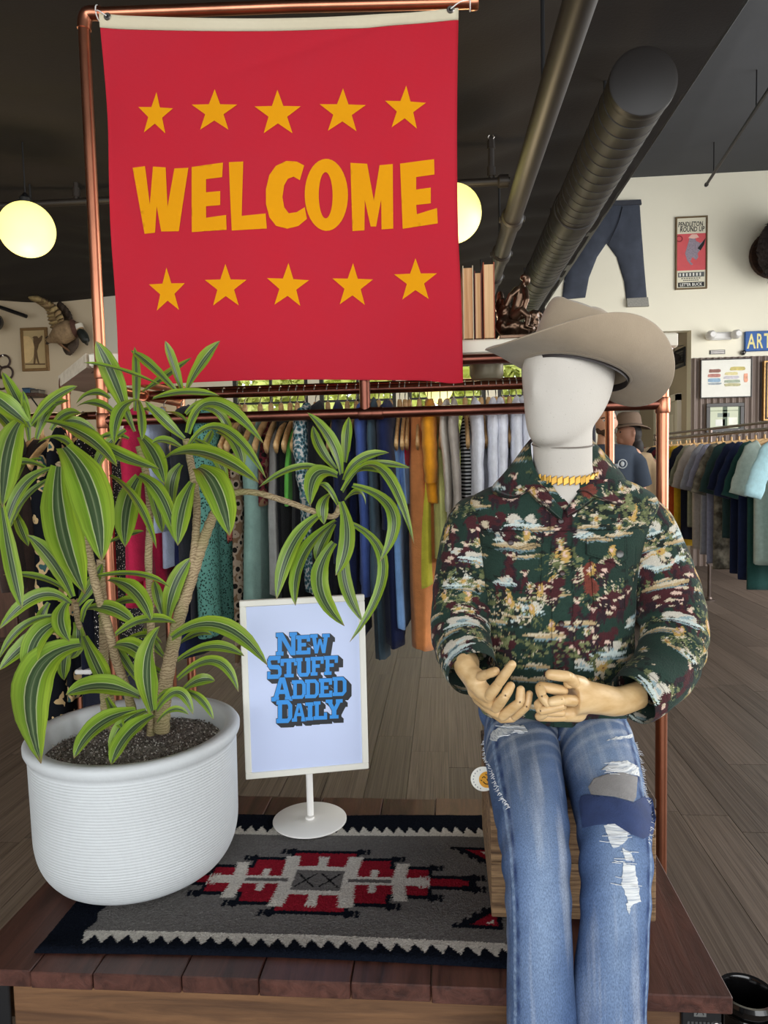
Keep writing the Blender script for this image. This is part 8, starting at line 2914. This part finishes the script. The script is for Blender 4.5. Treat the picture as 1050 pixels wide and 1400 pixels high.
gp_ = leg_patch('grey_patch', legs[1], [(808, 1086), (804, 1076), (812, 1064), (830, 1058), (852, 1056), (872, 1062), (870, 1090), (866, 1096), (840, 1089)], 0.0028, pmat('patch_grey', (140, 138, 138), 0.85, 0, 0.08, 60, 0.2, 400))
gp_['label'] = 'grey cloth patch above the knee tear'
np_ = leg_patch('navy_patch', legs[1], [(791, 1098), (794, 1088), (804, 1086), (840, 1090), (866, 1097), (882, 1088), (892, 1092), (897, 1118), (893, 1140), (880, 1147), (862, 1140), (840, 1126), (815, 1128), (796, 1132)], 0.0034, pmat('patch_navy', (46, 62, 104), 0.85, 0, 0.16, 40, 0.2, 400))
np_['label'] = 'navy denim patch across the right knee'
thr = NT('frayed_threads')
tc = thr.n('ShaderNodeTexCoord')
mp = thr.n('ShaderNodeMapping')
mp.inputs['Scale'].default_value = (12, 60, 420)
thr.l(tc.outputs['Object'], mp.inputs[0])
nz = thr.n('ShaderNodeTexNoise', i_Scale=1.0, i_Detail=4.0)
thr.l(mp.outputs[0], nz.inputs['Vector'])
rp = thr.n('ShaderNodeValToRGB')
rp.color_ramp.elements[0].color, rp.color_ramp.elements[0].position = lin4((150, 160, 176)), 0.32
rp.color_ramp.elements[1].color, rp.color_ramp.elements[1].position = lin4((226, 228, 228)), 0.55
thr.l(nz.outputs[0], rp.inputs[0])
thr.l(rp.outputs[0], thr.b.inputs['Base Color'])
thr.b.inputs['Roughness'].default_value = 0.95
bp = thr.n('ShaderNodeBump', i_Strength=0.7, i_Distance=0.004)
thr.l(nz.outputs[0], bp.inputs['Height'])
thr.l(bp.outputs[0], thr.b.inputs['Normal'])
for li, loop in ((1, [(822, 1052), (836, 1042), (858, 1040), (874, 1050), (875, 1062), (860, 1058), (840, 1056)]), (1, [(825, 1128), (842, 1126), (857, 1132), (859, 1146), (846, 1158), (838, 1160), (832, 1146)]),
                 (1, [(852, 1180), (868, 1183), (872, 1206), (876, 1232), (862, 1240), (850, 1210)]), (1, [(855, 1236), (864, 1234), (860, 1250)]), (1, [(850, 1158), (862, 1166), (868, 1178), (855, 1176)]),
                 (1, [(830, 1012), (848, 1006), (866, 1004), (866, 1008), (846, 1011)]),
                 (0, [(672, 1000), (690, 990), (716, 992), (722, 1000), (704, 1002), (688, 1006), (676, 1014), (670, 1010)])):
    leg_patch('frayed_tear', legs[li], loop, 0.0018, thr.m, None, 2.6, 1.0)
# loose white threads along the tears and the outer seams
mb = MB()
for li, pth in ((0, ((651, 1010), (652, 1030), (664, 1050), (676, 1080), (690, 1102))), (1, ((885, 1010), (886, 1050), (889, 1085), (898, 1110), (895, 1150)))):
    P2 = spline(np.array(pth, float), 60)
    for q, (px, py) in enumerate(P2):
        i_, t_ = leg_hit(legs[li], px + (4 if li == 0 else -4), py)
        b = legs[li].pos(np.array([i_]), np.array([t_]), np.array([0.0]))[0]
        dirn = np.array([(-1 if li == 0 else 1) * 0.7, -0.4, random.uniform(-0.8, 0.5)])
        dirn /= np.linalg.norm(dirn)
        mb.tube([b, b + dirn * 0.004 + rng.normal(size=3) * 0.001, b + dirn * random.uniform(0.005, 0.009) + rng.normal(size=3) * 0.0015], [0.0008, 0.0006, 0.0003], 4)
for q in range(46):
    cx, cy = random.choice(((848, 1048), (842, 1142), (862, 1210), (862, 1170), (697, 998)))
    li = 0 if cx < 750 else 1
    px, py = cx + random.uniform(-16, 16), cy + random.uniform(-9, 9)
    i_, t_ = leg_hit(legs[li], px, py)
    b = legs[li].pos(np.array([i_]), np.array([t_]), np.array([0.002]))[0]
    w_ = random.uniform(0.006, 0.016)
    mb.tube([b - (w_, 0, random.uniform(-0.002, 0.002)), b + (0, -0.002, 0.001), b + (w_, 0, random.uniform(-0.002, 0.002))], 0.0005, 4)
mb.build('loose_threads', pmat('thread_white', (224, 226, 228), 0.95), jeans, True, 'stuff')

# ---------------------------------------------------------------- necklace
nk = thing('chain_necklace', 'gold flat link necklace around the mannequin neck', 'necklace', (0.2555, 1.60, 1.385))
gold = pmat('gold', (206, 160, 70), 0.42, 0.55, 0.15, 60)
NL = 38
lv, lf = boxgeo(-0.0058, 0.0058, -0.0016, 0.0016, -0.0078, 0.0078, 0.0012)
lv = np.array(lv)
lv[:, 2] += lv[:, 0] * 0.55
lme = bpy.data.meshes.new('link')
lme.from_pydata([tuple(v) for v in lv], [], lf)
lme.materials.append(gold)
for q in range(NL):
    a = 2 * PI * q / NL
    pos = np.array([0.2560 + 0.0735 * math.cos(a), 1.603 + 0.0735 * math.sin(a), 1.3835 + 0.013 * math.sin(a)])
    o_ = link('link', lme, nk)
    o_.location = tuple(pos)
    o_.rotation_euler = (0.0, 0.0, a + PI / 2)

# ---------------------------------------------------------------- felt western hat
felt = pmat('felt_taupe', (158, 142, 121), 0.92, 0, 0.07, 14, 0.15, 500, spec=0.1, sheen=0.25)
ht = thing('western_hat', 'taupe felt western hat with curled brim on the mannequin head', 'hat', (0.262, 1.575, 1.60))
FWD = np.array([-0.80, -0.55, 0.26])
FWD /= np.linalg.norm(FWD)
LFT = np.cross((0, 0, 1.0), FWD)
LFT /= np.linalg.norm(LFT)
roll_ = math.radians(3)
UPV = np.cross(FWD, LFT)
LFT2 = LFT * math.cos(roll_) + UPV * math.sin(roll_)
UPV = np.cross(FWD, LFT2)
HO = np.array([0.282, 1.572, 1.594])


def hpt(x, y, z):
    return HO + np.multiply.outer(x, FWD) + np.multiply.outer(y, LFT2) + np.multiply.outer(z, UPV)


nphi = 140
phi = np.linspace(0, 2 * PI, nphi, endpoint=False)
cp, sp = np.cos(phi), np.sin(phi)
rows_ = []
ca, cb_ = 0.118, 0.094                                  # crown opening
H = 0.132
# crown from the centre outwards and down the wall
for q in np.linspace(0.02, 1, 26):
    ta, tb = 0.088 * q, 0.060 * q
    x, y = ta * cp + 0.004, tb * sp
    crease = 0.036 * np.exp(-(y / 0.022) ** 2) * np.clip(1 - ((x + 0.005) / 0.10) ** 2, 0, 1)
    pinch = 0.020 * np.exp(-((x - 0.062) / 0.03) ** 2) * np.exp(-((np.abs(y) - 0.042) / 0.02) ** 2)
    z = H - 0.010 * q ** 6 - crease - pinch + 0.012 * (x / 0.09) - 0.008 * (y / 0.06) ** 2
    rows_.append(hpt(x, y, z))
for q in np.linspace(0.06, 1, 26):
    f = q
    ta = 0.088 + (ca - 0.088) * f ** 0.8
    tb = 0.060 + (cb_ - 0.060) * f ** 0.62
    x, y = ta * cp + 0.004 * (1 - f), tb * sp
    dent = 0.010 * np.exp(-((x - 0.075) / 0.032) ** 2) * (1 - f) * np.exp(-((f - 0.15) / 0.3) ** 2)
    y = y * (1 - dent * 8)
    ztop_ = H - 0.010 + 0.012 * (x / 0.09) - 0.008 * (tb * sp / 0.06) ** 2 * (1 - f)
    z = ztop_ * (1 - f) - 0.036 * np.exp(-(y / 0.022) ** 2) * np.clip(1 - ((x + 0.005) / 0.10) ** 2, 0, 1) * (1 - f) ** 3
    rows_.append(hpt(x, y, z))
ba, bb_ = 0.208, 0.184
for t in np.linspace(0.03, 1, 40):
    a_, b_ = ca + (ba - ca) * t, cb_ + (bb_ - cb_) * t
    sabs = np.abs(sp)
    curl = 0.082 * sabs ** 2.2 * t ** 1.9
    narrow = 1 - 0.16 * sabs ** 2 * t ** 2.2
    x, y = a_ * cp, b_ * sp * narrow
    z = 0.004 + curl - 0.014 * np.clip(cp, 0, 1) ** 2 * t ** 1.5 - 0.012 * np.clip(-cp, 0, 1) ** 2 * t ** 1.5 + 0.003 * np.sin(3 * phi + 1) * t
    rows_.append(hpt(x, y, z))
nr_ = len(rows_)
V = np.vstack(rows_)
F = [tuple(f) for f in gridfaces(nr_, nphi, True).tolist()] + [tuple(range(nphi))[::-1]]
hat = mesh('felt_body', V, F, felt, ht, True)
so_ = hat.modifiers.new('s', 'SOLIDIFY')
so_.thickness = 0.0028
so_.offset = 0
# inner sweat band
band = []
for z in (-0.006, 0.016):
    band.append(hpt((ca - 0.004) * cp, (cb_ - 0.004) * sp, np.full(nphi, z)))
sb_ = mesh('sweat_band', np.vstack(band), [tuple(f) for f in gridfaces(2, nphi, True).tolist()], pmat('band_leather', (46, 40, 40), 0.5), ht, True)

# ------------------------------------------------------------------ two people in the background
def person_common(t, ox, oy, face, h, skin, geos_body):
    pass


skin = pmat('skin', (198, 150, 124), 0.6, 0, 0.06, 20)
man = thing('person', 'man in dark blue tee shirt holding a phone behind the racks', 'person', (1.155, 5.5, 0))
mx0, my0 = 1.185, 5.5
ht_ = 1.78
G = lambda x, y, z: np.array([mx0 + x, my0 + y, z])
body = [ballgeo(G(-0.005, -0.03, 1.665), (0.075, 0.092, 0.115), 26), ballgeo(G(-0.005, -0.055, 1.605), (0.052, 0.06, 0.05), 18), ballgeo(G(-0.008, -0.125, 1.655), (0.014, 0.02, 0.024), 12),
        ballgeo(G(0.073, -0.01, 1.655), (0.012, 0.022, 0.032), 12), ballgeo(G(-0.083, -0.01, 1.655), (0.012, 0.022, 0.032), 12),
        tubegeo([G(0, 0.0, 1.45), G(0, -0.005, 1.53), G(0, -0.015, 1.60)], [0.075, 0.06, 0.058], 20),
        tubegeo(spline([G(0, 0.01, 0.92), G(0, 0.01, 1.1), G(0, 0.0, 1.3), G(0, 0.0, 1.42), G(0, 0.0, 1.49)], 18), np.array([np.interp(np.linspace(0, 1, 18), [0, 0.3, 0.7, 0.9, 1], [0.16, 0.155, 0.19, 0.17, 0.06]), np.interp(np.linspace(0, 1, 18), [0, 0.3, 0.7, 0.9, 1], [0.11, 0.115, 0.12, 0.09, 0.05])]).T, 28, True, ref=(1, 0, 0)),
        capsule([G(-0.2, 0, 1.42), G(-0.245, -0.02, 1.16)], [0.055, 0.043], 16), capsule([G(-0.245, -0.02, 1.16), G(-0.12, -0.24, 1.22)], [0.042, 0.029], 16),
        capsule([G(0.2, 0, 1.42), G(0.255, 0.02, 1.15)], [0.055, 0.043], 16), capsule([G(0.255, 0.02, 1.15), G(0.25, -0.06, 0.92)], [0.042, 0.029], 16)]
for s in (-1, 1):
    body += [capsule([G(s * 0.09, 0, 0.92), G(s * 0.1, -0.01, 0.5)], [0.088, 0.06], 18), capsule([G(s * 0.1, -0.01, 0.5), G(s * 0.1, 0.02, 0.09)], [0.058, 0.04], 18), capsule([G(s * 0.1, 0.04, 0.045), G(s * 0.11, -0.14, 0.035)], [0.045, 0.034], 14)]


def five(base, dirn, side, bend, L, r):
    """palm with four unequal fingers and a thumb leaving its side"""
    d, s_, b_ = (np.asarray(v, float) / np.linalg.norm(v) for v in (dirn, side, bend))
    out = [capsule([base, base + d * 0.045], [0.033, 0.036], 14)]
    for q, (o_, l_) in enumerate(((-0.030, 0.068), (-0.010, 0.076), (0.010, 0.072), (0.029, 0.056))):
        a = base + d * 0.07 + s_ * o_
        out.append(capsule([a, a + d * l_ * 0.45 + b_ * 0.012, a + d * l_ * 0.6 + b_ * (0.012 + l_ * 0.5)], [r, r * 0.95, r * 0.8], 10))
    a = base + d * 0.02 - s_ * 0.034
    out.append(capsule([a, a - s_ * 0.022 + d * 0.03, a - s_ * 0.026 + d * 0.055 + b_ * 0.012], [0.013, 0.012, 0.010], 10))
    return out


body += five(G(-0.10, -0.27, 1.235), (0.5, -0.45, 0.55), (0.4, 0.3, -0.5), (0.5, -0.6, 0.2), 0.08, 0.0095)
body += five(G(0.25, -0.07, 0.88), (0.0, -0.1, -1), (0.2, 1, 0), (-1, -0.2, 0), 0.08, 0.0095)
blob('body', body, skin, man, 0.0075, 4)
tee = pmat('tee_dark_blue', (44, 54, 68), 0.9, 0, 0.1, 8, 0.1, 200)
tg_ = [tubegeo(spline([G(0, 0.01, 0.86), G(0, 0.01, 1.1), G(0, 0.0, 1.3), G(0, 0.0, 1.42), G(0, 0.0, 1.478), G(0, 0.0, 1.505)], 26), np.array([np.interp(np.linspace(0, 1, 26), [0, 0.3, 0.7, 0.85, 0.95, 1], [0.20, 0.19, 0.215, 0.20, 0.13, 0.085]), np.interp(np.linspace(0, 1, 26), [0, 0.3, 0.7, 0.85, 0.95, 1], [0.145, 0.14, 0.145, 0.12, 0.085, 0.075])]).T, 36, True, ref=(1, 0, 0)),
       tubegeo([G(-0.15, 0, 1.44), G(-0.22, 0, 1.36), G(-0.252, -0.01, 1.19)], [0.07, 0.075, 0.078], 20), tubegeo([G(0.15, 0, 1.44), G(0.22, 0, 1.36), G(0.26, 0.01, 1.19)], [0.07, 0.075, 0.078], 20)]
ts = blob('tee_shirt', tg_, tee, man, 0.009, 5)
ts['label'] = 'dark blue tee shirt with round pale emblem'
em = G(0.085, -0.155, 1.36)
EM = pmat('emblem_pale', (176, 182, 186), 0.8)
MB().tube([em + (0.030 * math.cos(a), 0.004, 0.030 * math.sin(a)) for a in np.linspace(0, 2 * PI, 25)], 0.004, 6, False).build('round_emblem', EM, ts)
MB().ball(em + (0, 0.006, 0), (0.014, 0.005, 0.018), 12).build('emblem_mark', EM, ts)
blob('trousers', [capsule([G(s * 0.09, 0.0, 0.90), G(s * 0.1, -0.01, 0.5), G(s * 0.1, 0.02, 0.1)], [0.105, 0.078, 0.07], 20) for s in (-1, 1)] + [ballgeo(G(0, 0.01, 0.93), (0.19, 0.13, 0.11), 24)], pmat('dark_trousers', (40, 42, 48), 0.9), man, 0.01, 4)
hair = pmat('dark_hair', (36, 28, 24), 0.7, 0, 0.3, 60)
blob('hair', [ballgeo(G(-0.005, 0.0, 1.715), (0.083, 0.092, 0.075), 20), ballgeo(G(-0.005, 0.035, 1.66), (0.078, 0.062, 0.08), 18)], hair, man, 0.008, 3)
blob('beard', [ballgeo(G(-0.005, -0.075, 1.592), (0.05, 0.048, 0.034), 16), ballgeo(G(0.045, -0.04, 1.605), (0.024, 0.04, 0.03), 12), ballgeo(G(-0.055, -0.04, 1.605), (0.024, 0.04, 0.03), 12)], pmat('beard_brown', (70, 50, 40), 0.8, 0, 0.3, 60), man, 0.007, 3)
for s in (-1, 1):
    e_ = MB().ball(G(-0.005 + s * 0.03, -0.112, 1.672), (0.011, 0.008, 0.008), 12).build('eye', pmat('eye_white', (228, 224, 218), 0.3), man)
    MB().ball(G(-0.005 + s * 0.03, -0.1185, 1.672), (0.005, 0.003, 0.005), 10).build('iris', M['ink'], e_)
    MB().tube([G(-0.005 + s * 0.014, -0.117, 1.688), G(-0.005 + s * 0.03, -0.118, 1.694), G(-0.005 + s * 0.05, -0.104, 1.688)], 0.004, 8).build('eyebrow', hair, man)
MB().tube([G(-0.03, -0.121, 1.618), G(-0.006, -0.127, 1.615), G(0.018, -0.121, 1.618)], [0.003, 0.005, 0.003], 8).build('mouth', pmat('lips', (168, 98, 88), 0.5), man)
ph = thing('mobile_phone', 'small dark phone held up by the man in the blue tee shirt', 'phone', G(-0.03, -0.36, 1.26))
pc = G(-0.028, -0.35, 1.295)
MB().box(pc[0] - 0.036, pc[0] + 0.036, pc[1] - 0.006, pc[1] + 0.004, pc[2] - 0.072, pc[2] + 0.072, 0.003).build('phone_body', M['black_gloss'], ph, False)
MB().box(pc[0] - 0.032, pc[0] - 0.008, pc[1] - 0.0085, pc[1] - 0.006, pc[2] + 0.04, pc[2] + 0.066, 0.001).build('camera_bump', pmat('phone_grey', (120, 124, 130), 0.3, 0.5), ph, False)
for zz in (0.059, 0.047):
    MB().ball((pc[0] - 0.02, pc[1] - 0.0085, pc[2] + zz), 0.0045, 10).build('lens', M['ink'], ph)

wm = thing('person', 'woman in brown brimmed hat behind the man with the phone', 'person', (1.53, 6.25, 0))
wx0, wy0 = 1.54, 6.25
G2_ = lambda x, y, z: np.array([wx0 + x, wy0 + y, z])
body = [ballgeo(G2_(-0.02, -0.02, 1.60), (0.085, 0.074, 0.108), 26), ballgeo(G2_(-0.065, -0.022, 1.55), (0.05, 0.046, 0.045), 16), ballgeo(G2_(-0.105, -0.03, 1.595), (0.018, 0.013, 0.02), 12), ballgeo(G2_(0.01, -0.09, 1.60), (0.02, 0.012, 0.028), 10),
        tubegeo([G2_(0, 0, 1.38), G2_(0, -0.005, 1.47), G2_(-0.01, -0.01, 1.55)], [0.07, 0.05, 0.048], 20),
        tubegeo(spline([G2_(0, 0, 0.88), G2_(0, 0, 1.08), G2_(0, 0, 1.25), G2_(0, 0, 1.37), G2_(0, 0, 1.43)], 18), np.array([np.interp(np.linspace(0, 1, 18), [0, 0.35, 0.7, 0.9, 1], [0.165, 0.13, 0.16, 0.15, 0.05]), np.interp(np.linspace(0, 1, 18), [0, 0.35, 0.7, 0.9, 1], [0.12, 0.10, 0.115, 0.085, 0.045])]).T, 26, True, ref=(1, 0, 0)),
        capsule([G2_(-0.17, 0, 1.36), G2_(-0.20, -0.01, 1.10)], [0.045, 0.036], 16), capsule([G2_(-0.20, -0.01, 1.10), G2_(-0.20, -0.10, 0.89)], [0.035, 0.025], 16),
        capsule([G2_(0.17, 0, 1.36), G2_(0.20, 0.01, 1.10)], [0.045, 0.036], 16), capsule([G2_(0.20, 0.01, 1.10), G2_(0.20, -0.08, 0.89)], [0.035, 0.025], 16)]
for s in (-1, 1):
    body += [capsule([G2_(s * 0.08, 0, 0.88), G2_(s * 0.085, -0.01, 0.48)], [0.085, 0.055], 18), capsule([G2_(s * 0.085, -0.01, 0.48), G2_(s * 0.085, 0.02, 0.085)], [0.052, 0.035], 18), capsule([G2_(s * 0.085, 0.03, 0.04), G2_(s * 0.09, -0.13, 0.03)], [0.04, 0.03], 14)]
    body += five(G2_(s * 0.2, -0.11, 0.86), (0, -0.2, -1), (0.2 * s, 1, -0.2), (-s, -0.2, 0), 0.07, 0.0085)
blob('body', body, pmat('skin_tan', (150, 106, 84), 0.6, 0, 0.06, 20), wm, 0.0075, 4)
blob('blouse', [tubegeo(spline([G2_(0, 0, 0.84), G2_(0, 0, 1.05), G2_(0, 0, 1.25), G2_(0, 0, 1.37), G2_(0, 0, 1.425), G2_(0, 0, 1.45)], 26), np.array([np.interp(np.linspace(0, 1, 26), [0, 0.35, 0.7, 0.85, 0.95, 1], [0.19, 0.165, 0.185, 0.175, 0.115, 0.075]), np.interp(np.linspace(0, 1, 26), [0, 0.35, 0.7, 0.85, 0.95, 1], [0.14, 0.125, 0.14, 0.11, 0.08, 0.068])]).T, 34, True, ref=(1, 0, 0)),
                tubegeo([G2_(-0.13, 0, 1.385), G2_(-0.19, 0, 1.28), G2_(-0.205, -0.01, 1.08)], [0.06, 0.06, 0.056], 18), tubegeo([G2_(0.13, 0, 1.385), G2_(0.19, 0, 1.28), G2_(0.205, 0.01, 1.08)], [0.06, 0.06, 0.056], 18)], pmat('blouse_tan', (176, 150, 116), 0.9, 0, 0.1, 10), wm, 0.009, 5)
blob('trousers', [capsule([G2_(s * 0.08, 0.0, 0.86), G2_(s * 0.085, -0.01, 0.48), G2_(s * 0.085, 0.02, 0.1)], [0.10, 0.07, 0.06], 20) for s in (-1, 1)] + [ballgeo(G2_(0, 0.0, 0.9), (0.175, 0.13, 0.1), 24)], pmat('navy_trousers', (44, 48, 62), 0.9), wm, 0.01, 4)
blob('hair', [ballgeo(G2_(0.03, 0.0, 1.60), (0.07, 0.085, 0.10), 18), ballgeo(G2_(0.055, 0.0, 1.48), (0.06, 0.085, 0.09), 18), ballgeo(G2_(-0.01, 0.0, 1.655), (0.09, 0.085, 0.06), 16)], hair, wm, 0.008, 3)
for q in (-0.05, ):
    MB().ball(G2_(-0.088, -0.062, 1.612), (0.008, 0.007, 0.007), 10).build('eye', M['ink'], wm)
    MB().ball(G2_(-0.098, 0.0, 1.612), (0.007, 0.008, 0.007), 10).build('eye', M['ink'], wm)
    MB().ball(G2_(-0.108, -0.03, 1.552), (0.008, 0.018, 0.006), 10).build('mouth', pmat('lips_b', (136, 74, 66), 0.5), wm)
wh_ = pmat('hat_brown', (112, 92, 76), 0.9, 0, 0.08, 12)
hb = thing('brown_hat', 'small brown brimmed hat worn by the woman in the background', 'hat', G2_(0, 0, 1.66))
nphi = 60
ph_ = np.linspace(0, 2 * PI, nphi, endpoint=False)
rows2 = []
for r_, z_ in ((0.004, 0.112), (0.05, 0.112), (0.075, 0.104), (0.088, 0.08), (0.095, 0.03), (0.102, 0.004), (0.12, 0.0), (0.15, -0.01), (0.165, -0.02)):
    rows2.append(np.stack([wx0 - 0.01 + r_ * 1.05 * np.cos(ph_), wy0 - 0.01 + r_ * 0.98 * np.sin(ph_), 1.662 + z_ + (0.015 * np.cos(2 * ph_) * -1 * (r_ > 0.11))], 1))
hb_o = mesh('hat_body', np.vstack(rows2), [tuple(f) for f in gridfaces(len(rows2), nphi, True).tolist()] + [tuple(range(nphi))[::-1]], wh_, hb, True)
sm_ = hb_o.modifiers.new('s', 'SOLIDIFY')
sm_.thickness = 0.004
MB().tube([(wx0 - 0.01 + 0.1075 * math.cos(a), wy0 - 0.01 + 0.1 * math.sin(a), 1.672) for a in np.linspace(0, 2 * PI, 41)], np.array([(0.003, 0.009)] * 41), 8, False, None).build('hat_ribbon', M['black_fabric'], hb)

shoe_m = pmat('shoe_leather', (46, 36, 30), 0.45)
for who, Q, r_ in ((man, G, 1.0), (wm, G2_, 0.88)):
    for s in (-1, 1):
        blob('shoe', [capsule([Q(s * 0.1 * r_, 0.06, 0.05), Q(s * 0.105 * r_, -0.06, 0.048), Q(s * 0.112 * r_, -0.17 * r_, 0.042)], [0.056 * r_, 0.054 * r_, 0.041 * r_], 16),
                      capsule([Q(s * 0.1 * r_, 0.03, 0.06), Q(s * 0.1 * r_, 0.025, 0.13)], [0.058 * r_, 0.056 * r_], 16)], shoe_m, who, 0.009, 3)
